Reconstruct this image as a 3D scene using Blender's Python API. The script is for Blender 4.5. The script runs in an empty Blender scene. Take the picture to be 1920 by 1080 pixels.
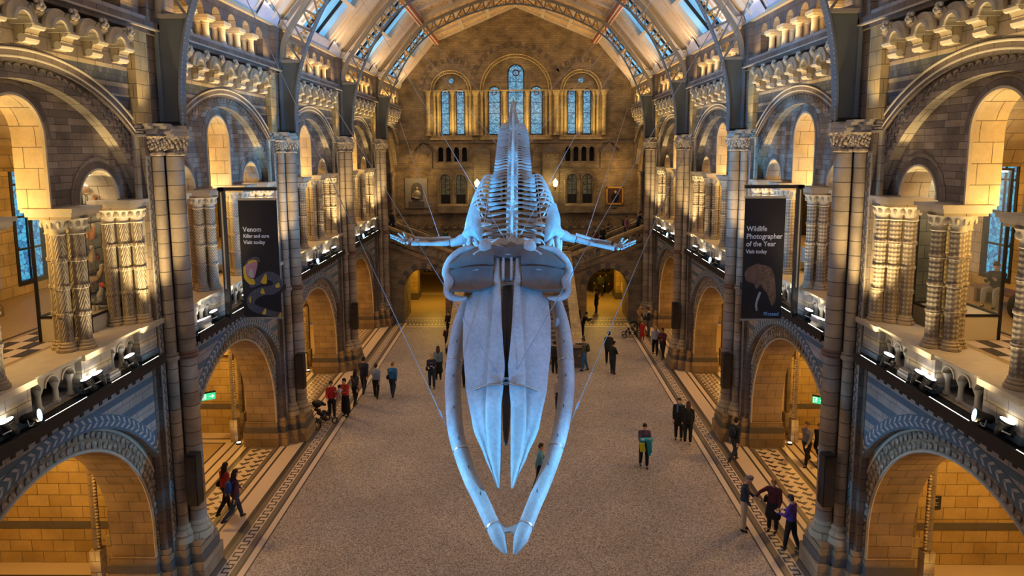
import bpy, bmesh, math, random
from math import sin, cos, pi, sqrt, atan2, acos, radians
from mathutils import Vector, Matrix
from mathutils.geometry import tessellate_polygon

random.seed(7)
S = bpy.context.scene
COL = S.collection

# ------------------------------------------------------------------ camera
B = 8.7
CX, CH = 0.344, 11.311
cd = bpy.data.cameras.new('camera')
cd.sensor_width = 36.0
cd.lens = 1280.0 / 1920 * 36
cd.shift_y = -100.0 / 1920
cd.clip_start = 0.05
cd.clip_end = 500
cam = bpy.data.objects.new('camera', cd)
COL.objects.link(cam)
TILT, ROLL, YAW = 0.12544, 0.00526, -0.01328
R_ = Matrix.Rotation(-YAW, 3, 'Z') @ Matrix.Rotation(pi / 2 - TILT, 3, 'X') @ Matrix.Rotation(-ROLL, 3, 'Z')
cam.matrix_world = Matrix.Translation((CX, 0, CH)) @ R_.to_4x4()
S.camera = cam

# ------------------------------------------------------------------ view and world
S.view_settings.view_transform = 'Standard'
S.view_settings.look = 'None'
S.view_settings.gamma = 1
S.view_settings.use_curve_mapping = False
S.view_settings.exposure = 0.0
S.cycles.use_denoising = True
S.cycles.max_bounces = 5
S.cycles.diffuse_bounces = 3
S.cycles.glossy_bounces = 2
S.cycles.transmission_bounces = 4
S.cycles.transparent_max_bounces = 6
S.cycles.sample_clamp_indirect = 6
S.cycles.caustics_reflective = False
S.cycles.caustics_refractive = False
W = bpy.data.worlds.new('dusk_sky')
S.world = W
W.use_nodes = True
W.node_tree.nodes['Background'].inputs[0].default_value = (0.34, 0.48, 0.85, 1)
W.node_tree.nodes['Background'].inputs[1].default_value = 0.10

MIDS = [12.85 + 8.7 * i for i in range(5)]          # bay centres along the hall
PIERS = [8.5 + 8.7 * i for i in range(5)]            # pier centres


def lamp(name, kind, loc, power, color, aim=None, size=None, size_y=None, blend=0.5, angle=60, spread=None):
    d = bpy.data.lights.new(name, kind)
    d.energy = power
    d.color = color
    if kind == 'AREA':
        d.shape = 'RECTANGLE'
        d.size = size
        d.size_y = size_y or size
        if spread:
            d.spread = radians(spread)
    elif kind == 'SPOT':
        d.spot_size = radians(angle)
        d.spot_blend = blend
        d.shadow_soft_size = size or 0.1
    else:
        d.shadow_soft_size = size or 0.15
    o = bpy.data.objects.new(name, d)
    COL.objects.link(o)
    o.location = loc
    if aim is not None:
        v = Vector(aim) - Vector(loc)
        o.rotation_euler = v.to_track_quat('-Z', 'Y').to_euler()
    return o


WARM = (1.0, 0.66, 0.22)
AMBER = (1.0, 0.48, 0.07)
CREAM = (1.0, 0.77, 0.43)
BLUE = (0.055, 0.43, 1.0)
LT = dict(led=11, alcove=620, gallery=210, roof=100, sky=34, spotb=6200, wash=420, back=70, flood=330)
for si in (-1, 1):
    for i, m in enumerate(MIDS):
        far = i == 4
        if not far:
            # LED strips and floods on the gallery ledge, grazing up the wall
            a = lamp('ledge_strip_light', 'AREA', (si * 8.50, m, 6.40), LT['led'], CREAM, (si * 8.98, m, 9.6), 6.0, 0.06, spread=95)
            # lamps standing by each pier, lighting its shafts
            for e in (-1, 1):
                lamp('pier_flood', 'SPOT', (si * 8.36, m + e * 2.6, 6.5), 1500, (1.0, 0.73, 0.34), (si * 8.72, m + e * 3.65, 9.6), 0.1, angle=48, blend=0.9)
            for e in (-2.4, -0.9, 0.95, 2.5):
                lamp('ledge_floodlight_beam', 'SPOT', (si * 8.36, m + e, 6.6), LT['flood'] * (1.0 if i < 2 else 0.8), (1.0, 0.78, 0.44), (si * 9.0, m + e * 0.8, 11.6), 0.22, angle=74, blend=1.0)
            # chapel behind the gallery arches
            lamp('gallery_lamp', 'POINT', (si * 11.6, m - 0.4, 11.4), LT['gallery'] * 1.0, AMBER, size=0.3)
            lamp('gallery_soffit_lamp', 'POINT', (si * 10.25, m, 9.9), LT['gallery'] * 0.75, WARM, size=0.15)
            # fill strips added under the ledge to brighten the nave floor
            lamp('floor_fill_light', 'AREA', (si * 8.34, m, 6.0), 27, (1.0, 0.86, 0.80), (si * 1.5, m, 0.0), 6.0, 0.08, spread=150)
            # ground floor chapel
            lamp('chapel_lamp', 'POINT', (si * 11.8, m + 1.2, 4.9), LT['alcove'], (1.0, 0.56, 0.13), size=0.25)
            lamp('chapel_up_light', 'SPOT', (si * 10.65, m + 3.2, 0.12), 22, (1.0, 0.66, 0.22), (si * 10.95, m + 4.7, 4.0), 0.06, angle=85, blend=0.8)
        # triforium floods hidden on the string course, up to the roof
        lamp('triforium_strip', 'AREA', (si * 8.54, m, 14.60), 52, (1.0, 0.62, 0.20), (si * 9.0, m, 16.2), 7.2, 0.06, spread=140)
        lamp('roof_flood', 'AREA', (si * 8.2, m, 15.9), 105, (1.0, 0.70, 0.42), (si * 5.2, m, 19.5), 6.5, 0.25, spread=150)
        lamp('string_uplight', 'AREA', (si * 8.36, m, 12.7), 34, (1.0, 0.72, 0.30), (si * 8.85, m, 14.2), 6.0, 0.05, spread=120)
        # daylight through the roof glazing
        lamp('skylight_daylight', 'AREA', (si * 6.9, m, 17.35), LT['sky'], (0.42, 0.58, 1.0), (si * 0.5, m, 6.0), 3.6, 2.6)
# blue theatre spots on the ledges and high galleries, all aimed at the skeleton
for si in (-1, 1):
    lamp('whale_spot', 'SPOT', (si * 8.3, 11.9, 6.6), LT['spotb'] * 0.9, (0.07, 0.48, 1.0), (0, 13.4, 4.5), 0.15, angle=31, blend=1.0)
    lamp('whale_spot', 'SPOT', (si * 8.3, 8.6, 6.4), LT['spotb'] * 0.5, (0.08, 0.40, 1.0), (0, 16.0, 6.8), 0.15, angle=34, blend=1.0)
    lamp('whale_spot', 'SPOT', (si * 8.3, 13.9, 6.6), LT['spotb'] * 1.5, (0.055, 0.44, 1.0), (si * 1.0, 19.0, 9.3), 0.12, angle=30, blend=0.7)
    lamp('whale_spot', 'SPOT', (si * 8.3, 20.6, 6.7), LT['spotb'] * 1.1, BLUE, (si * 0.6, 21.5, 9.4), 0.12, angle=50, blend=0.6)
    lamp('whale_spot', 'SPOT', (si * 8.3, 24.2, 6.7), LT['spotb'] * 0.5, BLUE, (si * 0.4, 26.5, 11.2), 0.12, angle=46, blend=0.6)
    lamp('whale_spot', 'SPOT', (si * 8.3, 29.6, 6.7), LT['spotb'] * 0.35, BLUE, (0, 32.5, 12.6), 0.12, angle=46, blend=0.6)
    # blue wash on the near piers and walls from unseen spots over the landing
    lamp('wall_wash', 'SPOT', (si * -4.5, 2.0, 13.5), LT['wash'] * 3.5, (0.28, 0.45, 1.0), (si * 8.9, 22.5, 11.2), 0.3, angle=30, blend=1.0)
for si in (-1, 1):
    for y in PIERS[1:]:
        for e in (-1, 1):
            lamp('pilaster_uplight', 'SPOT', (si * 8.15, y + e * 0.95, 12.05), 70, (1.0, 0.68, 0.24), (si * 8.70, y + e * 0.86, 13.6), 0.12, angle=80, blend=1.0)
# ambient fill added over the landing and down the nave, no real fittings
lamp('landing_fill_light', 'AREA', (0, 1.5, 18.5), LT['back'], (1.0, 0.83, 0.68), (0, 24, 2), 8.0, 3.0)
for y in (17.2, 30.2, 41):
    lamp('nave_fill_light', 'AREA', (0, y, 19.3), 45, (1.0, 0.80, 0.66), (0, y, 0), 5.0, 5.0)
# end wall
for x in (-4.75, 0, 4.75):
    lamp('window_cill_light', 'AREA', (x, 51.25, 12.35), 85, (1.0, 0.70, 0.22), (x, 51.9, 15.0), 2.4, 0.06, spread=140)
lamp('end_wall_flood', 'AREA', (0, 45.5, 14.5), 150, (1.0, 0.62, 0.22), (0, 52, 17.0), 10.0, 0.4)
for si in (-1, 1):
    lamp('stair_lamp', 'POINT', (si * 7.4, 50.2, 9.6), 110, (1.0, 0.60, 0.2), size=0.2)
    lamp('under_stair_lamp', 'POINT', (si * 6.0, 49.0, 3.0), 300, (1.0, 0.58, 0.08), size=0.2)

# ------------------------------------------------------------------ materials
MATS = {}


class NT:
    def __init__(s, name):
        s.m = bpy.data.materials.new(name)
        s.m.use_nodes = True
        s.t = s.m.node_tree
        s.b = s.t.nodes['Principled BSDF']
        MATS[name] = s.m

    def n(s, kind, **kw):
        x = s.t.nodes.new(kind)
        for k, v in kw.items():
            setattr(x, k, v)
        return x

    def l(s, a, b):
        s.t.links.new(a, b)

    def math(s, op, a, b=None, c=None):
        x = s.n('ShaderNodeMath', operation=op)
        for i, v in enumerate((a, b, c)):
            if v is None:
                continue
            if isinstance(v, (int, float)):
                x.inputs[i].default_value = v
            else:
                s.l(v, x.inputs[i])
        return x.outputs[0]

    def mix(s, f, a, b, mode='MIX'):
        x = s.n('ShaderNodeMix', data_type='RGBA', blend_type=mode)
        for i, v in ((0, f), (6, a), (7, b)):
            if isinstance(v, (int, float)):
                x.inputs[i].default_value = v
            elif isinstance(v, tuple):
                x.inputs[i].default_value = v + (1,)
            else:
                s.l(v, x.inputs[i])
        return x.outputs[2]

    def noise(s, scale, vec=None, detail=3, dim='3D'):
        x = s.n('ShaderNodeTexNoise')
        x.inputs['Scale'].default_value = scale
        x.inputs['Detail'].default_value = detail
        if vec is not None:
            s.l(vec, x.inputs['Vector'])
        return x.outputs[0]

    def pos(s):
        return s.n('ShaderNodeNewGeometry').outputs['Position']

    def uv(s):
        return s.n('ShaderNodeTexCoord').outputs['UV']

    def obj(s):
        return s.n('ShaderNodeTexCoord').outputs['Object']

    def ramp(s, f, stops):
        x = s.n('ShaderNodeValToRGB')
        e = x.color_ramp.elements
        while len(e) < len(stops):
            e.new(0.5)
        for k, (p, c) in zip(e, stops):
            k.position = p
            k.color = c + (1,) if len(c) == 3 else c
        s.l(f, x.inputs[0])
        return x.outputs[0]

    def bump(s, h, strength=0.4, dist=0.02):
        x = s.n('ShaderNodeBump')
        x.inputs['Strength'].default_value = strength
        x.inputs['Distance'].default_value = dist
        s.l(h, x.inputs['Height'])
        s.l(x.outputs[0], s.b.inputs['Normal'])

    def base(s, c, rough=0.75, metal=0.0):
        if isinstance(c, tuple):
            s.b.inputs['Base Color'].default_value = c + (1,)
        else:
            s.l(c, s.b.inputs['Base Color'])
        s.b.inputs['Roughness'].default_value = rough
        s.b.inputs['Metallic'].default_value = metal
        return s.m

    def emit(s, c, k):
        if isinstance(c, tuple):
            s.b.inputs['Emission Color'].default_value = c + (1,)
        else:
            s.l(c, s.b.inputs['Emission Color'])
        s.b.inputs['Emission Strength'].default_value = k
        return s.m


def plain(name, c, rough=0.7, metal=0.0, var=0.25, scale=4.0):
    t = NT(name)
    f = t.noise(scale, t.pos())
    t.base(t.mix(f, tuple(x * (1 - var) for x in c), tuple(min(1, x * (1 + var)) for x in c)), rough, metal)
    return t.m


def glow(name, c, k):
    t = NT(name)
    t.base((0.02, 0.02, 0.02), 0.5)
    return t.emit(c, k)


def masonry(name, c1, c2, mortar, bw=0.6, bh=0.3, ms=0.008, bump=0.5, stain=0.35, rough=0.8, squash=1.0):
    t = NT(name)
    u = t.uv()
    b = t.n('ShaderNodeTexBrick')
    b.offset = 0.5
    b.squash = squash
    t.l(u, b.inputs['Vector'])
    b.inputs['Color1'].default_value = c1 + (1,)
    b.inputs['Color2'].default_value = c2 + (1,)
    b.inputs['Mortar'].default_value = mortar + (1,)
    b.inputs['Scale'].default_value = 1.0
    b.inputs['Mortar Size'].default_value = ms
    b.inputs['Mortar Smooth'].default_value = 0.3
    b.inputs['Brick Width'].default_value = bw
    b.inputs['Row Height'].default_value = bh
    n1 = t.noise(1.3, t.pos(), 4)
    n2 = t.noise(14.0, t.pos(), 3)
    r = t.ramp(n1, [(0.3, (1 - stain,) * 3), (0.7, (1 + stain * 0.4,) * 3)])
    c = t.mix(1.0, b.outputs['Color'], r, 'MULTIPLY')
    c = t.mix(0.25, c, t.ramp(n2, [(0.3, (0.55,) * 3), (0.7, (1.0,) * 3)]), 'MULTIPLY')
    t.base(c, rough)
    h = t.math('SUBTRACT', t.math('MULTIPLY', n2, 0.25), b.outputs['Fac'])
    t.bump(h, bump, 0.02)
    return t.m


redbuff = masonry('russet_terracotta', (0.36, 0.255, 0.155), (0.27, 0.185, 0.11), (0.08, 0.06, 0.045), 0.62, 0.31)
buff = masonry('buff_terracotta', (0.50, 0.40, 0.26), (0.40, 0.31, 0.20), (0.10, 0.08, 0.06), 0.62, 0.31)
cream = masonry('cream_terracotta', (0.66, 0.56, 0.38), (0.56, 0.46, 0.30), (0.14, 0.11, 0.08), 0.55, 0.42)
rubble = masonry('grey_brown_coursed_stone', (0.21, 0.165, 0.13), (0.44, 0.35, 0.26), (0.07, 0.06, 0.055), 0.40, 0.15, 0.006, 0.6, 0.5, squash=1.7)
shaftm = masonry('banded_shaft_stone', (0.43, 0.34, 0.245), (0.30, 0.235, 0.18), (0.09, 0.075, 0.06), 3.0, 0.36, 0.012, 0.6, 0.4)
ochre = masonry('ochre_glazed_block', (0.52, 0.38, 0.17), (0.40, 0.27, 0.10), (0.12, 0.08, 0.04), 0.60, 0.33, 0.009, 0.5, 0.25, 0.55)
endm = masonry('end_wall_stone', (0.36, 0.27, 0.155), (0.26, 0.19, 0.11), (0.10, 0.07, 0.05), 0.42, 0.16, 0.006, 0.5, 0.45)
darkst = plain('dark_plinth_stone', (0.10, 0.09, 0.085), 0.6)
blueg = plain('blue_grey_terracotta', (0.085, 0.135, 0.18), 0.7, var=0.15)
pale = masonry('pale_grey_terracotta', (0.43, 0.39, 0.35), (0.35, 0.32, 0.29), (0.16, 0.14, 0.14), 0.55, 0.26, 0.008, 0.4, 0.3)
palep = plain('pale_inlay_terracotta', (0.44, 0.42, 0.39), 0.7)
carved = NT('carved_terracotta')
_h = carved.noise(9.0, carved.pos(), 2)
carved.base(carved.ramp(_h, [(0.35, (0.20, 0.15, 0.11)), (0.62, (0.44, 0.35, 0.25))]), 0.8)
carved.bump(_h, 1.0, 0.06)
carved = carved.m
moulding = plain('pale_moulding_stone', (0.47, 0.41, 0.32), 0.65, var=0.2)
gold = masonry('golden_stone', (0.58, 0.43, 0.20), (0.47, 0.34, 0.15), (0.12, 0.09, 0.05), 0.5, 0.33)
arcst = plain('arcade_stone', (0.66, 0.53, 0.33), 0.7, var=0.2)
slate = masonry('slate_chequer', (0.055, 0.065, 0.09), (0.12, 0.125, 0.14), (0.035, 0.035, 0.04), 0.14, 0.14, 0.006, 0.3, 0.3)
brownst = masonry('brown_pier_stone', (0.23, 0.175, 0.135), (0.17, 0.135, 0.115), (0.06, 0.05, 0.04), 0.45, 0.30)
ironweb = plain('grey_green_painted_iron', (0.115, 0.125, 0.115), 0.5, 0.2, 0.2, 2.0)
iron = plain('blue_grey_painted_iron', (0.16, 0.185, 0.21), 0.45, 0.3, 0.2, 2.0)
irontan = plain('taupe_painted_iron', (0.30, 0.27, 0.22), 0.5, 0.2, 0.2, 2.0)
rivet = plain('grey_rivet', (0.42, 0.43, 0.42), 0.4, 0.4)
gilt = plain('gilded_leaf', (0.80, 0.46, 0.10), 0.4, 0.5)
blackm = plain('matt_black_metal', (0.012, 0.012, 0.014), 0.45, 0.2)
dgrey = plain('dark_grey_metal', (0.05, 0.05, 0.052), 0.4, 0.6)
steel = plain('bright_steel', (0.62, 0.64, 0.66), 0.3, 0.9, 0.08)
wood = plain('stained_timber', (0.20, 0.10, 0.045), 0.5)
timber = NT('cream_painted_timber')
_p = carved and timber.obj()
_m = timber.n('ShaderNodeMapping')
_m.inputs['Scale'].default_value = (0.4, 9.0, 0.4)
timber.l(_p, _m.inputs[0])
timber.base(timber.ramp(timber.noise(2.0, _m.outputs[0], 4), [(0.3, (0.60, 0.50, 0.40)), (0.7, (0.66, 0.56, 0.46))]), 0.6)
timber = timber.m
plaster = plain('pale_plaster', (0.52, 0.52, 0.60), 0.8, var=0.12)
ringm = plain('brown_glazed_ring', (0.17, 0.085, 0.06), 0.4)
cablem = plain('grey_steel_cable', (0.40, 0.42, 0.46), 0.5, 0.2)
redpaint = plain('red_painted_beam', (0.34, 0.085, 0.05), 0.6)
coffer = NT('painted_ceiling_panel')
_n = coffer.n('ShaderNodeTexVoronoi')
_n.inputs['Scale'].default_value = 3.2
coffer.l(coffer.obj(), _n.inputs['Vector'])
_q = coffer.noise(5.0, coffer.obj(), 3)
coffer.base(coffer.mix(coffer.ramp(coffer.math('ADD', _n.outputs['Distance'], coffer.math('MULTIPLY', _q, 0.5)), [(0.48, (0, 0, 0)), (0.6, (1, 1, 1))]), (0.30, 0.14, 0.05), (0.72, 0.50, 0.28)), 0.6)
coffer = coffer.m

# ornamented gallery shafts: lozenge, chevron and leaf reliefs
def shaft_pattern(name, kind):
    t = NT(name)
    sep = t.n('ShaderNodeSeparateXYZ')
    t.l(t.uv(), sep.inputs[0])
    u, v = sep.outputs[0], sep.outputs[1]
    if kind == 'lozenge':
        a = t.math('SINE', t.math('MULTIPLY', t.math('ADD', u, v), 30.0))
        b = t.math('SINE', t.math('MULTIPLY', t.math('SUBTRACT', u, v), 30.0))
        h = t.math('MULTIPLY', a, b)
    elif kind == 'chevron':
        z = t.math('PINGPONG', u, 0.12)
        h = t.math('SINE', t.math('MULTIPLY', t.math('ADD', v, t.math('MULTIPLY', z, 1.2)), 70.0))
    else:
        z = t.math('PINGPONG', u, 0.15)
        h = t.math('ADD', t.math('SINE', t.math('MULTIPLY', t.math('ADD', v, t.math('MULTIPLY', z, 2.4)), 46.0)), t.math('SINE', t.math('MULTIPLY', u, 42.0)))
    t.base(t.ramp(h, [(0.0, (0.27, 0.22, 0.165)), (0.75, (0.50, 0.43, 0.32))]), 0.7)
    t.b.inputs['Specular IOR Level'].default_value = 0.15
    t.bump(h, 0.4, 0.025)
    return t.m


leafsh = shaft_pattern('leaf_carved_shaft', 'leaf')
lozsh = shaft_pattern('lozenge_carved_shaft', 'lozenge')
chevsh = shaft_pattern('chevron_carved_shaft', 'chevron')

# glass
def stained(name, lead=7.0, k=1.0, c1=(0.05, 0.22, 0.52), c2=(0.28, 0.62, 0.95)):
    t = NT(name)
    v = t.n('ShaderNodeTexVoronoi', feature='DISTANCE_TO_EDGE')
    v.inputs['Scale'].default_value = lead
    t.l(t.obj(), v.inputs['Vector'])
    v2 = t.n('ShaderNodeTexVoronoi')
    v2.inputs['Scale'].default_value = lead
    t.l(t.obj(), v2.inputs['Vector'])
    s2 = t.n('ShaderNodeSeparateColor')
    t.l(v2.outputs['Color'], s2.inputs[0])
    col = t.ramp(s2.outputs[0], [(0.0, c1), (0.45, tuple((a + b) / 2 for a, b in zip(c1, c2))), (0.9, c2)])
    e = t.math('GREATER_THAN', v.outputs['Distance'], 0.035)
    c = t.mix(e, (0.01, 0.012, 0.02), col)
    t.base((0.03, 0.05, 0.08), 0.25)
    return t.emit(c, k)


sg_end = stained('blue_stained_glass', 10.0, 0.85, (0.03, 0.16, 0.34), (0.22, 0.55, 0.78))
sg_side = stained('blue_leaded_glass', 6.5, 0.75, (0.03, 0.20, 0.50), (0.10, 0.62, 0.95))
sg_dark = stained('dark_leaded_glass', 7.0, 0.16, (0.22, 0.13, 0.04), (0.50, 0.36, 0.14))
skyglass = NT('skylight_glass')
skyglass.base((0.10, 0.2, 0.3), 0.2)
skyglass.emit(skyglass.ramp(skyglass.noise(0.35, skyglass.pos(), 2), [(0.3, (0.045, 0.20, 0.42)), (0.7, (0.16, 0.46, 0.70))]), 1.25)
skyglass = skyglass.m
led = glow('led_strip', (1.0, 0.93, 0.80), 7.0)
lampw = glow('lamp_lens_white', (1.0, 0.96, 0.90), 9.0)
lampb = glow('lamp_lens_blue', (0.25, 0.62, 1.0), 7.0)
lanternm = glow('lantern_glass', (1.0, 0.78, 0.35), 7.0)
exitg = glow('exit_sign_green', (0.03, 0.62, 0.24), 1.3)
exitw = glow('exit_sign_white', (0.85, 1.0, 0.90), 1.5)
clear = NT('clear_case_glass')
clear.base((0.5, 0.55, 0.55), 0.05)
clear.b.inputs['Alpha'].default_value = 0.05
clear = clear.m

# floors
terr = NT('terrazzo_floor')
_v = terr.n('ShaderNodeTexVoronoi')
_v.inputs['Scale'].default_value = 38.0
terr.l(terr.pos(), _v.inputs['Vector'])
_s = terr.n('ShaderNodeSeparateColor')
terr.l(_v.outputs['Color'], _s.inputs[0])
_c = terr.ramp(_s.outputs[0], [(0.0, (0.10, 0.08, 0.072)), (0.4, (0.26, 0.22, 0.205)), (1.0, (0.50, 0.44, 0.42))])
_c = terr.mix(1.0, _c, terr.ramp(terr.noise(0.35, terr.pos(), 4), [(0.3, (0.78,) * 3), (0.7, (1.1,) * 3)]), 'MULTIPLY')
terr.base(_c, 0.55)
terr = terr.m
mcream = plain('cream_mosaic', (0.56, 0.46, 0.37), 0.5, var=0.2, scale=30)
mdark = plain('charcoal_mosaic', (0.045, 0.040, 0.038), 0.5, var=0.3, scale=30)
mbrown = plain('brown_mosaic', (0.14, 0.115, 0.095), 0.5, var=0.3, scale=30)
mtan = plain('tan_terrazzo', (0.36, 0.27, 0.15), 0.5, var=0.45, scale=22)

# whale and people
bone = NT('whale_bone')
_n1 = bone.noise(1.4, bone.pos(), 4)
_n2 = bone.noise(12.0, bone.pos(), 4)
_c = bone.ramp(_n1, [(0.3, (0.47, 0.44, 0.43)), (0.7, (0.66, 0.64, 0.63))])
_c = bone.mix(0.5, _c, bone.ramp(_n2, [(0.3, (0.62,) * 3), (0.65, (1.0,) * 3)]), 'MULTIPLY')
bone.base(_c, 0.6)
bone.bump(_n2, 0.25, 0.03)
bone = bone.m
darkbone = plain('brown_shaded_bone', (0.19, 0.15, 0.135), 0.7, var=0.35)  # brown cast of the light on the skull plates, put into the bone colour


def cloth(name, c, rough=0.9):
    t = NT(name)
    f = t.noise(30.0, t.obj(), 3)
    g = t.noise(5.0, t.obj(), 2)
    t.base(t.mix(f, tuple(x * 0.75 for x in c), tuple(min(1, x * 1.2) for x in c)), rough)
    t.bump(g, 0.5, 0.03)
    return t.m


SKIN = [plain('skin_light', (0.60, 0.36, 0.26), 0.55, var=0.08), plain('skin_tan', (0.42, 0.24, 0.15), 0.55, var=0.08), plain('skin_brown', (0.20, 0.10, 0.06), 0.55, var=0.08)]
lipm = plain('lips', (0.36, 0.13, 0.11), 0.5)
eyem = plain('dark_eyes', (0.015, 0.012, 0.01), 0.3)
CL = {}


def clo(c):
    k = tuple(round(x, 3) for x in c)
    if k not in CL:
        CL[k] = cloth('cloth_%d' % len(CL), c)
    return CL[k]


# ------------------------------------------------------------------ mesh builder
class MB:
    def __init__(s):
        s.v, s.f, s.fm, s.fu, s.mats = [], [], [], [], []

    def mi(s, m):
        if m not in s.mats:
            s.mats.append(m)
        return s.mats.index(m)

    def add(s, vs, fs, m, uvs=None):
        k = len(s.v)
        s.v.extend([tuple(p) for p in vs])
        i = s.mi(m)
        for j, f in enumerate(fs):
            s.f.append([a + k for a in f])
            s.fm.append(i)
            s.fu.append(uvs[j] if uvs else None)

    def quad(s, a, b, c, d, m, uv=None):
        s.add([a, b, c, d], [(0, 1, 2, 3)], m, [uv] if uv else None)

    def box(s, x0, x1, y0, y1, z0, z1, m):
        s.add([(x0, y0, z0), (x1, y0, z0), (x1, y1, z0), (x0, y1, z0), (x0, y0, z1), (x1, y0, z1), (x1, y1, z1), (x0, y1, z1)],
              [(0, 3, 2, 1), (4, 5, 6, 7), (0, 1, 5, 4), (1, 2, 6, 5), (2, 3, 7, 6), (3, 0, 4, 7)], m)

    def obox(s, c, ax, ay, az, hx, hy, hz, m):
        c, ax, ay, az = Vector(c), Vector(ax).normalized(), Vector(ay).normalized(), Vector(az).normalized()
        vs = [c + ax * (i * hx) + ay * (j * hy) + az * (k * hz) for k in (-1, 1) for j in (-1, 1) for i in (-1, 1)]
        s.add(vs, [(0, 2, 3, 1), (4, 5, 7, 6), (0, 1, 5, 4), (1, 3, 7, 5), (3, 2, 6, 7), (2, 0, 4, 6)], m)

    def bar(s, a, b, w, t, m, up=(0, 0, 1)):
        a, b = Vector(a), Vector(b)
        d = (b - a)
        L = d.length
        d.normalize()
        u = Vector(up)
        if abs(d.dot(u)) > 0.97:
            u = Vector((0, 1, 0))
        x = d.cross(u).normalized()
        y = x.cross(d)
        s.obox((a + b) / 2, d, x, y, L / 2, w / 2, t / 2, m)

    def lathe(s, c, prof, m, n=16, axis='z', cap=True, a0=0.0, a1=2 * pi):
        """prof: list of (r, h)"""
        full = abs(a1 - a0 - 2 * pi) < 1e-6
        k = n if full else n + 1
        vs, fs, us = [], [], []
        for r, h in prof:
            for i in range(k):
                a = a0 + (a1 - a0) * i / n
                p = (r * cos(a), r * sin(a), h)
                if axis == 'x':
                    p = (h, r * cos(a), r * sin(a))
                elif axis == 'y':
                    p = (r * sin(a), h, r * cos(a))
                vs.append((c[0] + p[0], c[1] + p[1], c[2] + p[2]))
        rm = max(r for r, h in prof)
        for j in range(len(prof) - 1):
            for i in range(n):
                a, b = j * k + i, j * k + (i + 1) % k
                fs.append((a, b, b + k, a + k))
                u0, u1 = (a1 - a0) * i / n * rm, (a1 - a0) * (i + 1) / n * rm
                h0, h1 = c[2] + prof[j][1], c[2] + prof[j + 1][1]
                us.append([(u0, h0), (u1, h0), (u1, h1), (u0, h1)])
        if cap and full:
            for j in (0, len(prof) - 1):
                if prof[j][0] > 1e-4:
                    q = [j * k + i for i in range(k)]
                    fs.append(q[::-1] if j == 0 else q)
                    us.append([(0, 0)] * k)
        s.add(vs, fs, m, us)

    def sweep(s, path, rx, ry, m, n=10, up=(0, 0, 1), cap=True, phase=0.0):
        """elliptical tube along a path; rx, ry scalars or lists"""
        P = [Vector(p) for p in path]
        N = len(P)
        RX = rx if isinstance(rx, (list, tuple)) else [rx] * N
        RY = ry if isinstance(ry, (list, tuple)) else [ry] * N
        vs, fs, us = [], [], []
        L = 0
        Ls = []
        px = None
        for i in range(N):
            d = (P[min(i + 1, N - 1)] - P[max(i - 1, 0)]).normalized()
            if px is None:
                u = Vector(up)
                if abs(d.dot(u)) > 0.98:
                    u = Vector((1, 0, 0)) if abs(d.x) < 0.9 else Vector((0, 1, 0))
                px = d.cross(u).normalized()
            else:
                px = (px - d * px.dot(d)).normalized()
            py = px.cross(d)
            if i:
                L += (P[i] - P[i - 1]).length
            Ls.append(L)
            for k in range(n):
                a = 2 * pi * k / n + phase
                vs.append(P[i] + px * (RX[i] * cos(a)) + py * (RY[i] * sin(a)))
        r = max(max(RX), max(RY))
        for i in range(N - 1):
            for k in range(n):
                a, b = i * n + k, i * n + (k + 1) % n
                fs.append((a, b, b + n, a + n))
                u0, u1 = 2 * pi * k / n * r, 2 * pi * (k + 1) / n * r
                us.append([(u0, Ls[i]), (u1, Ls[i]), (u1, Ls[i + 1]), (u0, Ls[i + 1])])
        if cap:
            fs.append(list(range(n))[::-1])
            fs.append([(N - 1) * n + k for k in range(n)])
            us += [[(0, 0)] * n] * 2
        s.add(vs, fs, m, us)

    def ball(s, c, r, m, n=10, rings=6):
        r = r if isinstance(r, (list, tuple)) else (r, r, r)
        vs, fs = [(c[0], c[1], c[2] - r[2])], []
        for j in range(1, rings):
            t = -pi / 2 + pi * j / rings
            for i in range(n):
                a = 2 * pi * i / n
                vs.append((c[0] + r[0] * cos(t) * cos(a), c[1] + r[1] * cos(t) * sin(a), c[2] + r[2] * sin(t)))
        vs.append((c[0], c[1], c[2] + r[2]))
        for i in range(n):
            fs.append((0, 1 + (i + 1) % n, 1 + i))
            k = 1 + (rings - 2) * n
            fs.append((k + i, k + (i + 1) % n, len(vs) - 1))
        for j in range(rings - 2):
            for i in range(n):
                a, b = 1 + j * n + i, 1 + j * n + (i + 1) % n
                fs.append((a, b, b + n, a + n))
        s.add(vs, fs, m)

    def cone(s, a, ra, b, rb, m, n=10):
        """closed round-ended limb from a to b"""
        a, b = Vector(a), Vector(b)
        d = b - a
        L = max(d.length, 1e-4)
        d = d / L
        st = [(-0.97, ra, 0), (-0.7, ra, 0), (0, ra, 0), (0, rb, L), (0.7, rb, L), (0.97, rb, L)]
        path, rad = [], []
        for t, r, o in st:
            path.append(a + d * (o + t * r))
            rad.append(r * sqrt(max(0.02, 1 - t * t)))
        s.sweep(path, rad, rad, m, n)

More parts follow.
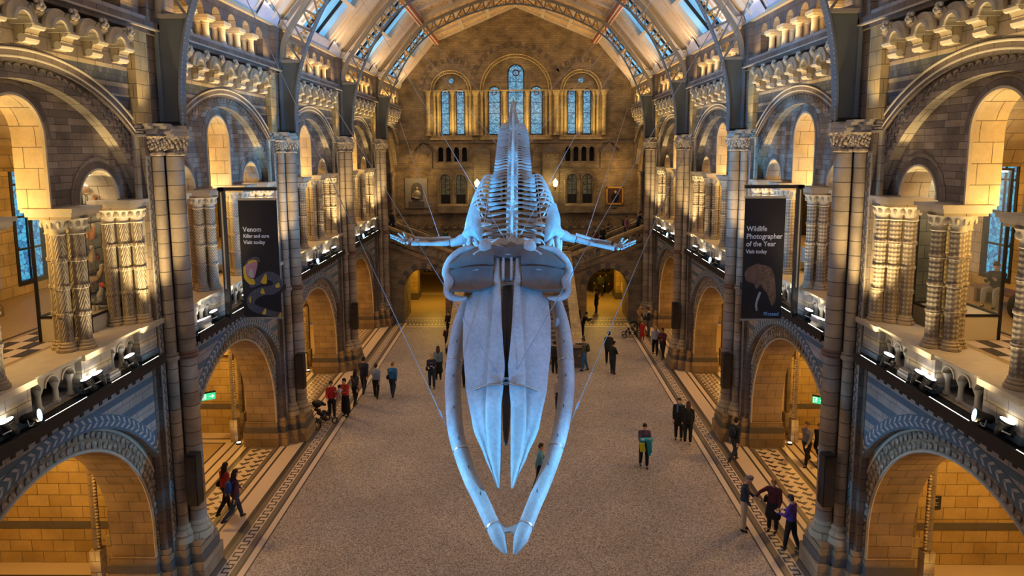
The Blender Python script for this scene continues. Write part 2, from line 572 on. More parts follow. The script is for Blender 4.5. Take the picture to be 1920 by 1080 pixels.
    def plate(s, outer, holes, k0, k1, m, frame, side=None, back=True):
        """flat plate with holes; frame(a, b, k) -> xyz"""
        loops = [outer] + holes
        tri = tessellate_polygon([[Vector((a, b, 0)) for a, b in lp] for lp in loops])
        flat = [p for lp in loops for p in lp]
        n = len(flat)
        s.add([frame(a, b, k0) for a, b in flat], [tuple(t) for t in tri], m)
        if back:
            s.add([frame(a, b, k1) for a, b in flat], [tuple(reversed(t)) for t in tri], m)
        sm = side or m
        for lp in loops:
            L = 0
            for i in range(len(lp)):
                p, q = lp[i], lp[(i + 1) % len(lp)]
                dl = sqrt((p[0] - q[0]) ** 2 + (p[1] - q[1]) ** 2)
                if dl < 1e-6:
                    continue
                s.quad(frame(p[0], p[1], k0), frame(q[0], q[1], k0), frame(q[0], q[1], k1), frame(p[0], p[1], k1), sm,
                       [(k0, L), (k0, L + dl), (k1, L + dl), (k1, L)])
                L += dl

    def build(s, name, parent=None, smooth=35, loc=None, recalc=True):
        me = bpy.data.meshes.new(name)
        me.from_pydata(s.v, [], s.f)
        for m in s.mats:
            me.materials.append(m)
        uvl = me.uv_layers.new(name='UVMap')
        fm, fu = s.fm, s.fu
        V = me.vertices
        for p in me.polygons:
            p.material_index = fm[p.index]
            u = fu[p.index]
            if u is None:
                nn = p.normal
                ax, ay, az = abs(nn.x), abs(nn.y), abs(nn.z)
                for li, vi in zip(p.loop_indices, p.vertices):
                    c = V[vi].co
                    uvl.data[li].uv = (c.y, c.z) if ax >= ay and ax >= az else ((c.x, c.z) if ay >= az else (c.x, c.y))
            else:
                for li, q in zip(p.loop_indices, u):
                    uvl.data[li].uv = q
        if recalc:
            bm = bmesh.new()
            bm.from_mesh(me)
            bmesh.ops.remove_doubles(bm, verts=bm.verts, dist=1e-5)
            bmesh.ops.recalc_face_normals(bm, faces=bm.faces)
            bm.to_mesh(me)
            bm.free()
        if smooth:
            me.shade_smooth()
            me.set_sharp_from_angle(angle=radians(smooth))
        o = bpy.data.objects.new(name, me)
        COL.objects.link(o)
        if parent is not None:
            o.parent = parent
        if loc is not None:
            o.location = loc
        return o


def tag(o, label=None, cat=None, group=None, kind=None):
    if label:
        o['label'] = label
    if cat:
        o['category'] = cat
    if group:
        o['group'] = group
    if kind:
        o['kind'] = kind
    return o


def empty(name, loc=(0, 0, 0), rz=0.0, parent=None):
    o = bpy.data.objects.new(name, None)
    o.empty_display_size = 0.2
    COL.objects.link(o)
    o.location = loc
    o.rotation_euler = (0, 0, rz)
    if parent is not None:
        o.parent = parent
    return o


def copy_tree(o, parent=None):
    c = o.copy()
    COL.objects.link(c)
    if parent is not None:
        c.parent = parent
    for ch in list(o.children):
        copy_tree(ch, c)
    return c


def arc(cy, cz, r, a0, a1, n):
    """points of a circle from angle a0 to a1 (degrees)"""
    return [(cy + r * cos(radians(a0 + (a1 - a0) * i / n)), cz + r * sin(radians(a0 + (a1 - a0) * i / n))) for i in range(n + 1)]


def arch_hole(cy, half, zs, zb, n=20):
    """round headed opening: springing zs, bottom zb"""
    return [(cy - half, zb), (cy + half, zb)] + arc(cy, zs, half, 0, 180, n)


FL = lambda a, b, k: (-k, a, b)      # left wall: (y, z) at distance k
FB = lambda a, b, k: (a, k, b)       # end wall: (x, z) at distance k


def ring(mb, cy, cz, r0, r1, a0, a1, k0, k1, m, frame=FL, n=36, uvk=1.0):
    """solid arch ring between radii r0 and r1, from depth k0 to k1"""
    vs, fs, us = [], [], []
    for i in range(n + 1):
        a = radians(a0 + (a1 - a0) * i / n)
        for r, k in ((r0, k0), (r1, k0), (r1, k1), (r0, k1)):
            vs.append(frame(cy + r * cos(a), cz + r * sin(a), k))
    rm = (r0 + r1) / 2
    for i in range(n):
        u0, u1 = radians(a0 + (a1 - a0) * i / n) * rm * uvk, radians(a0 + (a1 - a0) * (i + 1) / n) * rm * uvk
        w = [0, r1 - r0, r1 - r0 + abs(k1 - k0), 2 * (r1 - r0) + abs(k1 - k0), 2 * (r1 - r0) + 2 * abs(k1 - k0)]
        for j in range(4):
            q = (j + 1) % 4
            fs.append((i * 4 + j, i * 4 + q, i * 4 + 4 + q, i * 4 + 4 + j))
            us.append([(u0, w[j]), (u0, w[j + 1]), (u1, w[j + 1]), (u1, w[j])])
    fs.append((0, 3, 2, 1))
    fs.append((n * 4, n * 4 + 1, n * 4 + 2, n * 4 + 3))
    us += [[(0, 0)] * 4] * 2
    mb.add(vs, fs, m, us)
# ------------------------------------------------------------------ floor with mosaic borders
def floor_strip(mb, x0, x1, y0, y1, m, z=0.0):
    for s in (-1, 1):
        a, b = sorted((s * x0, s * x1))
        mb.quad((a, y0, z), (b, y0, z), (b, y1, z), (a, y1, z), m)


fl = MB()
Y0, Y1 = 5.0, 42.55
fl.quad((-7.07, Y0, 0), (7.07, Y0, 0), (7.07, Y1, 0), (-7.07, Y1, 0), terr)
for a, b, m in ((7.07, 7.12, mdark), (7.12, 7.30, mcream), (7.30, 7.36, mdark), (7.36, 7.52, mbrown), (7.84, 8.0, mbrown), (8.0, 8.16, mdark),
                (8.16, 8.68, mcream), (8.68, 8.76, mdark), (8.76, 8.94, mcream), (8.94, 9.0, mdark), (9.0, 9.14, mbrown), (9.98, 10.1, mbrown), (10.1, 10.2, mdark),
                (10.2, 10.42, mcream), (10.42, 10.5, mdark)):
    floor_strip(fl, a, b, Y0, 43.6, m)
# meander band: 8 x 5 cell fret between 7.52 and 7.84
KEY = ["11111111", "00000100", "11110100", "10010100", "10000100"]
KEY = ["11111000", "10001000", "10001000", "10001111", "10000000"]
KEY = ["1111100", "1000100", "1000100", "1000100", "1000111"]
cw = 0.32 / 7
y = 9.0
rows = [[0] * 4] * 0
PAT = [(0, 0, 0, 0, 0, 0), (1, 1, 1, 1, 1, 0), (1, 0, 0, 0, 0, 0), (1, 0, 0, 0, 0, 0), (0, 1, 1, 1, 1, 1), (0, 0, 0, 0, 0, 1), (0, 0, 0, 0, 0, 1)]
PAT = [(1, 1, 1, 1, 1), (1, 0, 0, 0, 0), (1, 0, 0, 0, 0), (1, 1, 1, 1, 1), (0, 0, 0, 0, 1), (0, 0, 0, 0, 1)]
floor_strip(fl, 7.52, 7.56, Y0, 43.6, mcream)
floor_strip(fl, 7.80, 7.84, Y0, 43.6, mcream)
ch = 0.062
k = 0
while y < 43.5:
    row = PAT[k % 6]
    k += 1
    j = 0
    while j < 5:
        e = j
        while e < 5 and row[e] == row[j]:
            e += 1
        floor_strip(fl, 7.56 + 0.048 * j, 7.56 + 0.048 * e, y, y + ch, mdark if row[j] else mcream)
        j = e
    y += ch
floor_strip(fl, 7.56, 7.80, Y0, 9.0, mbrown)
# arrow / ring mosaic between the piers
TRI = ["0001000", "0011100", "0111110", "1110000", "0100000", "0000000"]
RNG = ["0111100", "1100110", "1000010", "1100110", "0111100", "0000000"]
for bi, m in enumerate(MIDS[:4]):
    pat = TRI if bi in (0, 1) else RNG
    c = 0.84 / 14
    ya, yb = m - 3.1, m + 3.1
    floor_strip(fl, 9.14, 9.98, m - 4.35, ya, mbrown)
    floor_strip(fl, 9.14, 9.98, yb, m + 4.35, mbrown)
    y, k = ya, 0
    while y < yb - 0.01:
        h = min(c, yb - y)
        for rep in (0, 1):
            row = pat[(k + 3 * rep) % 6]
            j = 0
            while j < 7:
                e = j
                while e < 7 and row[e] == row[j]:
                    e += 1
                floor_strip(fl, 9.14 + c * (rep * 7 + j), 9.14 + c * (rep * 7 + e), y, y + h, mdark if row[j] == '1' else mcream)
                j = e
        y += h
        k += 1
    # chapel floors: framed terrazzo panels
    x0, x1, ya, yb = 10.5, 15.0, m - 4.35, m + 4.35
    fr = [(0.0, mcream), (0.28, mdark), (0.36, mcream), (0.66, mdark), (0.74, mtan)]
    for (o, mm), (o2, _) in zip(fr, fr[1:]):
        floor_strip(fl, x0 + o, x0 + o2, ya + o, yb - o, mm)
        floor_strip(fl, x1 - o2, x1 - o, ya + o, yb - o, mm)
        floor_strip(fl, x0 + o2, x1 - o2, ya + o, ya + o2, mm)
        floor_strip(fl, x0 + o2, x1 - o2, yb - o2, yb - o, mm)
    floor_strip(fl, x0 + 0.74, x1 - 0.74, ya + 0.74, yb - 0.74, mtan)
# far cross bands in front of the stair arches
fl.quad((-7.07, 42.55, 0), (7.07, 42.55, 0), (7.07, 42.78, 0), (-7.07, 42.78, 0), mcream)
fl.quad((-7.07, 42.78, 0), (7.07, 42.78, 0), (7.07, 43.0, 0), (-7.07, 43.0, 0), mbrown)
fl.quad((-7.07, 43.0, 0), (7.07, 43.0, 0), (7.07, 43.1, 0), (-7.07, 43.1, 0), mcream)
for i in range(118):
    xa = -7.07 + 0.12 * i
    fl.quad((xa, 43.1, 0), (xa + 0.12, 43.1, 0), (xa + 0.12, 43.4, 0), (xa, 43.4, 0), mcream if i % 2 else mdark)
fl.quad((-7.07, 43.4, 0), (7.07, 43.4, 0), (7.07, 43.6, 0), (-7.07, 43.6, 0), mbrown)
fl.quad((-15, 43.6, 0), (15, 43.6, 0), (15, 44.05, 0), (-15, 44.05, 0), mbrown)
fl.quad((-15, 44.05, 0), (15, 44.05, 0), (15, 45.0, 0), (-15, 45.0, 0), mcream)
for si in (-1, 1):
    for i in range(14):
        for j in (0, 1):
            xa = si * 6.05 - 1.4 + 0.2 * i + 0.1 * j
            fl.add([(xa, 44.2 + j * 0.28, 0.002), (xa + 0.1, 44.2 + j * 0.28, 0.002), (xa + 0.15, 44.44 + j * 0.28, 0.002), (xa + 0.02, 44.44 + j * 0.28, 0.002)], [(0, 1, 2, 3)], mdark)
fl.quad((-15, 45.0, 0), (15, 45.0, 0), (15, 62, 0), (-15, 62, 0), mtan)
o = fl.build('floor', smooth=0, recalc=False)
tag(o, 'speckled terrazzo hall floor edged with dark and cream mosaic bands', 'floor', kind='structure')

# ------------------------------------------------------------------ one bay of the side walls (built on the left, local y = 0 at mid bay)
CHZ, CHR0, CHR1 = 1.3, 4.2, 4.45         # chevron ring
za = CHZ + sqrt(CHR0 ** 2 - 3.54 ** 2)


def ground_wall():
    mb = MB()
    a0 = math.degrees(acos(3.54 / CHR0))
    outer = [(3.54, 6.1), (-3.54, 6.1), (-3.54, za)] + arc(0, CHZ, CHR0, 180 - a0, a0, 30)[1:]
    mb.plate(outer[::-1], [], 8.88, 9.2, pale, FL)
    # recessed order with the doorway arch
    R, zc = 3.42, 1.62
    outer = [(-4.35, 0), (-R, 0)] + arc(0, zc, R, 180, 0, 36) + [(R, 0), (4.35, 0), (4.35, 6.1), (-4.35, 6.1)]
    mb.plate(outer, [], 9.06, 10.2, redbuff, FL, side=redbuff)
    mb.box(-10.25, -8.9, -4.35, 4.35, 6.1, 6.28, buff)
    return mb


def ground_details(p):
    # chevron band: blue ring, two rows of pale leaves
    mb = MB()
    a0 = math.degrees(acos(3.54 / CHR0)) + 0.6
    ring(mb, 0, CHZ, CHR0 - 0.02, CHR1 + 0.04, a0, 180 - a0, 8.868, 8.88, blueg)
    n = 40
    for i in range(n):
        for r, sl in ((CHR0 + 0.035, 0.012), (CHR0 + 0.16, -0.012)):
            c = radians(a0 + (180 - 2 * a0) * (i + 0.5) / n)
            w = 0.009
            q = []
            for dr, da in ((0, -w + sl), (0, w + sl), (0.105, w - sl), (0.105, -w - sl)):
                q.append(FL((r + dr) * cos(c + da), CHZ + (r + dr) * sin(c + da), 8.862))
            mb.add(q, [(0, 1, 2, 3)], palep)
    mb.build('chevron_band', p, smooth=0)
    # horizontal blue courses of the spandrels and the pierced course below the ledge
    mb = MB()
    for z0, z1 in ((5.58, 5.73), (5.08, 5.27), (4.60, 4.80), (4.15, 4.34)):
        for s in (-1, 1):
            pts = []
            rr = CHR1 + 0.05
            for z in (z0, z1):
                yy = sqrt(max(0, rr * rr - (z - CHZ) ** 2))
                pts.append((yy, z))
            if pts[0][0] > 3.5:
                continue
            if z0 > 5.5:
                pts = [(0, z0 + 0.12), (0, z1)]
            mb.add([FL(s * 3.54, z0, 8.874), FL(s * pts[0][0], pts[0][1] if z0 < 5.5 else z0, 8.874), FL(s * pts[1][0], z1, 8.874), FL(s * 3.54, z1, 8.874)], [(0, 1, 2, 3)], blueg)
    mb.build('blue_course', p, smooth=0)
    mb = MB()
    for i in range(-9, 10):
        y = i * 0.325 + 0.1
        mb.plate([(y - 0.055, 5.79), (y + 0.055, 5.79), (y + 0.055, 5.89)] + arc(y, 5.89, 0.055, 0, 180, 5)[1:], [], 8.86, 8.872, blackm, FL)
        ring(mb, y, 5.89, 0.055, 0.075, 0, 180, 8.85, 8.88, moulding, n=6)
    mb.build('pierced_course', p, smooth=0)
    # carved ring and its roll moulding
    mb = MB()
    R, zc = 3.42, 1.62
    for rr, n in ((R + 0.13, 54), (R + 0.33, 58)):
        for i in range(n):
            c = pi * (i + 0.5) / n
            y, z = rr * cos(c), zc + rr * sin(c)
            if abs(y) > 3.9:
                continue
            sz = 0.085
            mb.ball((-9.05, y, z), (0.05, sz * (0.7 + 0.5 * abs(sin(i * 2.3))), sz * (0.7 + 0.5 * abs(cos(i * 1.7)))), carved, 6, 4)
    for j in range(14):
        for s in (-1, 1):
            for o_ in (0.13, 0.33):
                mb.ball((-9.05, s * (R + o_), 0.5 + j * 0.085 * 0.95), (0.05, 0.075, 0.045), carved, 6, 4)
    mb.build('carved_ring', p)
    mb = MB()
    pts = [(R, 0.3)] + arc(0, zc, R, 0, 180, 40) + [(-R, 0.3)]
    mb.sweep([FL(a, b, 9.06) for a, b in pts], 0.035, 0.035, moulding, 6)
    pts = arc(0, zc, R + 0.46, 20, 160, 40)
    mb.sweep([FL(a, b, 9.05) for a, b in pts], 0.04, 0.04, moulding, 6)
    mb.build('arch_moulding', p)
    # plinths of the jambs
    mb = MB()
    for s in (-1, 1):
        y0, y1 = sorted((s * 3.28, s * 4.35))
        mb.box(-10.32, -8.98, y0, y1, 0, 0.55, redbuff)
        mb.box(-10.28, -9.0, y0, y1, 0.55, 0.78, darkst)
        y0, y1 = sorted((s * 3.34, s * 4.35))
        mb.box(-10.25, -9.02, y0, y1, 0.78, 0.95, redbuff)
    mb.build('jamb_plinth', p, smooth=0)


def chapel(p):
    """partition, outer wall and vault of the ground floor chapel"""
    mb = MB()
    # partition facing the entrance, with a string of grey stone
    mb.box(-15.0, -10.86, 4.62, 4.9, 0, 6.0, ochre)
    mb.box(-15.3, -15.0, -4.35, 4.9, 0, 6.0, ochre)
    mb.build('partition_wall', p, smooth=0)
    mb = MB()
    mb.box(-15.0, -10.855, 4.605, 4.63, 1.02, 1.22, darkst)
    mb.box(-15.0, -10.855, 4.605, 4.63, 4.55, 4.72, darkst)
    mb.build('grey_string_course', p, smooth=0)
    mb = MB()
    n = 12
    for i in range(n):
        a, b = pi * i / n, pi * (i + 1) / n
        r = 4.62
        z0, z1 = 3.4 + 2.5 * sin(a), 3.4 + 2.5 * sin(b)
        mb.quad((-15.0, r * cos(a), z0), (-10.2, r * cos(a), z0), (-10.2, r * cos(b), z1), (-15.0, r * cos(b), z1), ochre)
    mb.build('vault', p)
    # transverse arch with carved edge between pier and partition
    mb = MB()
    for yy in (3.85, 4.55):
        pts = [(-10.86, 0.9), (-10.86, 3.3)] + [(-10.86 + 0.36 * (1 - cos(t * pi / 12)), 3.3 + 1.8 * sin(t * pi / 12)) for t in range(1, 7)]
        mb.sweep([(x, yy, z) for x, z in pts], 0.10, 0.10, brownst, 8)
        mb.box(-11.0, -10.72, yy - 0.14, yy + 0.14, 0, 0.9, buff)
    for i in range(26):
        mb.ball((-10.76, 3.78, 1.0 + i * 0.09), (0.05, 0.045, 0.04), carved, 6, 4)
    mb.build('transverse_arch', p)


def ledge(p):
    mb = MB()
    mb.box(-9.0, -8.46, -3.45, 3.45, 6.1, 6.26, blackm)
    mb.box(-8.50, -8.46, -3.45, 3.45, 6.26, 6.34, blackm)
    mb.build('ledge_trough', p, smooth=0)


HZ, HR = 7.6, 5.36
AZ, AR = 8.5, 4.15
zh = HZ + sqrt(HR ** 2 - 3.52 ** 2)


def upper_wall():
    mb = MB()
    a0 = math.degrees(acos(3.52 / HR))
    outer = [(3.52, 14.2), (-3.52, 14.2), (-3.52, zh)] + arc(0, HZ, HR, 180 - a0, a0, 36)[1:]
    mb.plate(outer[::-1], [], 8.86, 9.02, brownst, FL)
    return mb


def upper_details(p, stairs=False):
    # archivolt with its hood
    mb = MB()
    zb = 10.12
    yb = sqrt(AR ** 2 - (zb - AZ) ** 2)
    ab = math.degrees(acos(yb / AR))
    outer = [(-4.35, zb), (-yb, zb)] + arc(0, AZ, AR, 180 - ab, ab, 40)[1:-1] + [(yb, zb), (4.35, zb), (4.35, 13.3), (-4.35, 13.3)]
    mb.plate(outer, [], 8.95, 9.2, rubble, FL, side=cream)
    mb.build('archivolt', p)
    # scale relief on the archivolt
    mb = MB()
    for rr, n, rad in ((AR + 0.17, 62, 0.10), (AR + 0.36, 64, 0.11)):
        for i in range(n):
            c = pi * (i + 0.5 + (0.5 if rr > AR + 0.2 else 0)) / n
            y, z = rr * cos(c), AZ + rr * sin(c)
            if z < zb + 0.1 or abs(y) > 4.0 or z > HZ + sqrt(max(0, HR ** 2 - y * y)) - 0.1:
                continue
            ca = c
            pts = []
            for t in range(7):
                a = ca + pi * (t / 6.0) - pi / 2 + pi * 0
                pts.append((-8.935, y + rad * cos(a), z + rad * sin(a)))
            mb.sweep(pts, 0.014, 0.022, rubble, 5)
    mb.build('scale_relief', p)
    mb = MB()
    a0 = math.degrees(acos(3.52 / (HR + 0.1)))
    pts = arc(0, HZ, HR + 0.05, a0, 180 - a0, 44)
    full = [(4.0, pts[0][1] - 0.02)] + pts + [(-4.0, pts[-1][1] - 0.02)]
    for dr, rad, k in ((0.02, 0.020, 8.83), (0.16, 0.022, 8.81)):
        q = [(y_ * (1 + dr / HR * 0.9), z_ + dr) if abs(y_) < 3.9 else (y_, z_ + dr) for y_, z_ in full]
        mb.sweep([FL(a, b, k) for a, b in q], rad, rad * 1.2, moulding, 8)
    ring(mb, 0, HZ, HR - 0.02, HR + 0.24, a0, 180 - a0, 8.83, 8.90, brownst)
    mb.build('hood_moulding', p)
    # chequer bands
    mb = MB()
    for z0, z1, mm in ((12.85, 13.15, slate), (12.25, 12.55, slate), (13.15, 13.24, buff), (12.76, 12.85, buff), (12.16, 12.25, buff), (12.55, 12.6, buff)):
        for s in (-1, 1):
            rr = HR + 0.26
            ya_ = sqrt(max(0, rr * rr - (z0 - HZ) ** 2)) if z0 - HZ < rr else 0
            yb_ = sqrt(max(0, rr * rr - (z1 - HZ) ** 2)) if z1 - HZ < rr else 0
            if ya_ > 3.4:
                continue
            mb.add([FL(s * ya_, z0, 8.852), FL(s * 3.5, z0, 8.852), FL(s * 3.5, z1, 8.852), FL(s * yb_, z1, 8.852)], [(0, 1, 2, 3)], mm)
    mb.build('chequer_band', p, smooth=0)
    if stairs:
        return
    # tympanum wall with one tall and two low openings
    mb = MB()
    zt = 10.12
    outer = [(-4.1, zt), (-3.17, zt)] + arc(-2.45, 10.18, 0.72, 180, 0, 14) + [(-1.73, zt), (-0.8, zt)] + arc(0, 11.58, 0.8, 180, 0, 18) + \
            [(0.8, zt), (1.73, zt)] + arc(2.45, 10.18, 0.72, 180, 0, 14) + [(3.17, zt), (4.1, zt), (4.1, 12.9), (-4.1, 12.9)]
    mb.plate(outer, [], 9.2, 9.84, rubble, FL, side=cream)
    mb.build('tympanum', p)
    mb = MB()
    for s in (-1, 1):
        ring(mb, s * 2.45, 10.18, 0.70, 0.74, 0, 180, 9.15, 9.22, moulding, n=14)
        ring(mb, s * 2.45, 10.18, 0.74, 0.98, 0, 180, 9.185, 9.22, rubble, n=11)
    ring(mb, 0, 11.58, 0.78, 0.83, 0, 180, 9.15, 9.22, moulding, n=18)
    ring(mb, 0, 11.58, 0.83, 1.04, 0, 180, 9.185, 9.22, rubble, n=14)
    for s in (-1, 1):
        mb.box(-9.22, -9.15, s * 0.805 - 0.025, s * 0.805 + 0.025, zt, 11.58, moulding)
    mb.build('opening_surround', p)


def gallery_back(p, kind):
    """floor, vault and partitions of the gallery chapel"""
    mb = MB()
    mb.box(-15.0, -9.2, -4.35, 4.35, 6.75, 6.92, mtan)
    mb.build('gallery_floor', p, smooth=0)
    mb = MB()
    for i in range(12):
        for j in range(4):
            y = -3.6 + i * 0.6
            x = -10.35 - j * 0.3
            mb.quad((x, y, 6.925), (x - 0.3, y, 6.925), (x - 0.3, y + 0.6, 6.925), (x, y + 0.6, 6.925), mcream if (i + j) % 2 else mdark)
    mb.quad((-10.1, -4.3, 6.924), (-10.2, -4.3, 6.924), (-10.2, 4.3, 6.924), (-10.1, 4.3, 6.924), mdark)
    mb.quad((-11.7, -4.3, 6.924), (-11.8, -4.3, 6.924), (-11.8, 4.3, 6.924), (-11.7, 4.3, 6.924), mdark)
    mb.build('chequer_paving', p, smooth=0)
    mb = MB()
    # outer wall with a tall window opening at mid bay
    outer = [(-4.35, 6.9), (4.35, 6.9), (4.35, 13.0), (-4.35, 13.0)]
    mb.plate(outer, [arch_hole(-0.55, 0.68, 11.6, 7.25, 16)], 15.0, 15.35, gold, FL)
    mb.build('outer_wall', p, smooth=0)
    mb = MB()
    # cross arches at the bay ends stand on clustered responds
    for s in (-1, 1):
        mb.box(-15.0, -13.6, s * 4.35 - 0.35, s * 4.35 + 0.35, 6.9, 13.0, gold)
        mb.box(-10.6, -10.0, s * 4.35 - 0.5, s * 4.35 + 0.5, 6.9, 13.0, gold)
        pts = [(-13.6, 10.2)] + [(-12.1 - 1.5 * cos(pi * i / 12), 10.2 + 1.5 * sin(pi * i / 12)) for i in range(13)] + [(-10.6, 10.2), (-10.6, 13), (-13.6, 13)]
        mb.plate(pts, [], s * 4.35 - 0.3, s * 4.35 + 0.3, gold, lambda a, b, k: (a, k, b))
        for yy in (-0.5, 0.5):
            mb.lathe((-13.75, s * 4.35 + yy, 6.9), [(0.2, 0), (0.2, 0.25), (0.13, 0.35), (0.13, 3.0), (0.22, 3.25), (0.22, 3.4)], gold, 10)
    mb.build('gallery_cross_arch', p, smooth=30)
    mb = MB()
    n = 10
    for i in range(n):
        a, b = pi * i / n, pi * (i + 1) / n
        z0, z1 = 10.8 + 2.1 * sin(a), 10.8 + 2.1 * sin(b)
        mb.quad((-15.0, 4.35 * cos(a), z0), (-10.0, 4.35 * cos(a), z0), (-10.0, 4.35 * cos(b), z1), (-15.0, 4.35 * cos(b), z1), gold)
    mb.build('gallery_vault', p)


def gallery_window(bi, side):
    mb = MB()
    mb.plate(arch_hole(-0.55, 0.62, 11.6, 7.32, 16), [], 15.12, 15.16, sg_side, FL)
    o = mb.build('window_%d' % bi, smooth=0)
    f = MB()
    outer = arch_hole(-0.55, 0.70, 11.6, 7.2, 16)
    inner = arch_hole(-0.55, 0.58, 11.6, 7.34, 16)
    f.plate(outer, [inner], 14.98, 15.2, blackm, FL)
    for z in (8.3, 9.3, 10.3, 11.3):
        f.box(-15.13, -15.05, -1.17, 0.07, z - 0.03, z + 0.03, blackm)
    f.box(-15.13, -15.07, -0.57, -0.53, 7.3, 12.2, blackm)
    f.build('window_frame', o, smooth=0)
    return o


def triforium():
    """upper arcade wall above the string course, six little arches per bay"""
    mb = MB()
    sp, ha = 1.12, 0.30
    outer = [(-4.35, 14.5)]
    for i in range(6):
        c = (i - 2.5) * sp
        outer += [(c - ha, 14.5)] + arc(c, 15.26, ha, 180, 0, 10) + [(c + ha, 14.5)]
    outer += [(4.35, 14.5), (4.35, 15.78), (-4.35, 15.78)]
    # keep only the part above the capitals: the piers between are column pairs
    top = [(-4.35, 15.2), (-3.36, 15.2)]
    for i in range(6):
        c = (i - 2.5) * sp
        top += [(c - ha, 15.2)] + arc(c, 15.26, ha, 180, 0, 10) + [(c + ha, 15.2)]
    top += [(3.36, 15.2), (4.35, 15.2), (4.35, 15.80), (-4.35, 15.80)]
    mb.plate(top, [], 8.76, 9.2, brownst, FL, side=buff)
    for s in (-1, 1):
        y0, y1 = sorted((s * 3.12, s * 4.35))
        mb.box(-9.2, -8.76, y0, y1, 14.4, 15.2, brownst)
    mb.box(-9.7, -9.5, -4.35, 4.35, 14.3, 16.1, slate)
    return mb


def triforium_details(p):
    mb = MB()
    mb.box(-9.6, -8.62, -4.35, 4.35, 14.38, 14.50, pale)
    mb.box(-9.2, -8.52, -4.35, 4.35, 14.24, 14.38, brownst)
    mb.box(-9.2, -8.50, -4.35, 4.35, 14.20, 14.24, moulding)
    mb.box(-9.2, -8.60, -4.35, 4.35, 14.10, 14.20, brownst)
    mb.build('string_course', p, smooth=0)
    mb = MB()
    mb.box(-9.2, -8.62, -4.35, 4.35, 15.80, 15.93, arcst)
    mb.box(-9.2, -8.68, -4.35, 4.35, 15.93, 16.0, moulding)
    mb.build('eaves_cornice', p, smooth=0)
    pr = MB()
    for k in (8.85, 9.08):
        pr.lathe((-k, 0, 14.5), [(0.14, 0), (0.14, 0.05), (0.115, 0.08), (0.13, 0.11), (0.10, 0.14), (0.095, 0.46), (0.11, 0.48), (0.10, 0.50), (0.16, 0.59)], arcst, 12)
    pr.box(-9.22, -8.66, -0.26, 0.26, 15.10, 15.21, arcst)
    pr.box(-9.2, -8.70, -0.21, 0.21, 15.05, 15.10, arcst)
    first = pr.build('arcade_column_pair', p)
    for i in range(-2, 3):
        if i:
            c = first.copy()
            COL.objects.link(c)
            c.parent = p
            c.location = (0, i * 1.12, 0)


def corbels(p):
    mb = MB()
    # S-shaped bracket: stepped tongue with a rolled foot and a carved mask on top
    prof = [(8.86, 13.98), (8.50, 13.98), (8.50, 13.86), (8.56, 13.78), (8.60, 13.62), (8.60, 13.56), (8.66, 13.50), (8.70, 13.36), (8.76, 13.30), (8.86, 13.28)]
    fr = lambda a, b, k: (-a, k, b)
    mb.plate(prof, [], -0.18, 0.18, buff, fr)
    mb.sweep([(-8.58, -0.185, 13.60), (-8.58, 0.185, 13.60)], 0.07, 0.07, moulding, 8)
    mb.sweep([(-8.74, -0.185, 13.37), (-8.74, 0.185, 13.37)], 0.085, 0.085, moulding, 8)
    a = mb.build('corbel', p)
    mb = MB()
    random.seed(3)
    for i in range(14):
        mb.ball((-8.47 + random.uniform(-0.02, 0.02), random.uniform(-0.10, 0.10), 13.98 + random.uniform(-0.08, 0.08)), (0.05, 0.05, 0.05), moulding, 6, 4)
    mb.build('carved_mask', a)
    arcm = MB()
    ring(arcm, 0, 13.60, 0.19, 0.40, 0, 180, 8.46, 8.86, buff, n=14)
    ring(arcm, 0, 13.60, 0.19, 0.25, 0, 180, 8.42, 8.86, moulding, n=14)
    b = arcm.build('corbel_arch', p)
    first = True
    for i in range(-3, 4):
        y = i * 0.98
        if i:
            c = copy_tree(a, p)
            c.location = (0, y, 0)
        if i < 3:
            y = y + 0.49
            if first:
                b.location = (0, y, 0)
                first = False
            else:
                c = b.copy()
                COL.objects.link(c)
                c.parent = p
                c.location = (0, y, 0)


def column_cluster(pat, spots=((0.26, 0.0), (0.0, -0.22), (0.0, 0.22), (-0.26, 0.0)), ext=(0.44, 0.42)):
    """a freestanding trio of ringed shafts under one moulded block (local origin on the sill)"""
    mb = MB()
    ex, ey = ext
    for e, z0, z1, mm in ((0.04, 2.86, 2.95, moulding), (0.09, 2.95, 3.03, moulding), (0.0, 2.80, 2.86, buff)):
        mb.box(-ex - e, ex + e, -ey - e, ey + e, z0, z1, mm)
    root = mb.build('column_cluster', smooth=0)
    for x, y in spots:
        m2 = MB()
        h = [0.17]
        pr = [(0.135, 0.2)]
        for j in range(1, 4):
            z = 0.2 + 2.32 * j / 4
            pr += [(0.135, z - 0.05), (0.158, z - 0.03), (0.158, z + 0.03), (0.135, z + 0.05)]
        pr += [(0.135, 2.5)]
        m2.lathe((x, y, 0), pr, pat, 16, cap=False)
        sh = m2.build('shaft', root)
        m3 = MB()
        m3.lathe((x, y, 0), [(0.21, 0), (0.21, 0.06), (0.17, 0.08), (0.185, 0.12), (0.15, 0.15), (0.16, 0.18), (0.135, 0.21)], buff, 16)
        m3.build('base', root)
        m4 = MB()
        m4.lathe((x, y, 0), [(0.14, 2.46), (0.16, 2.48), (0.14, 2.51), (0.15, 2.6), (0.20, 2.74), (0.24, 2.80)], moulding, 16)
        for q in range(8):
            a = 2 * pi * q / 8
            m4.ball((x + 0.18 * cos(a), y + 0.18 * sin(a), 2.68), (0.05, 0.05, 0.08), moulding, 6, 4)
        m4.build('capital', root)
    return root


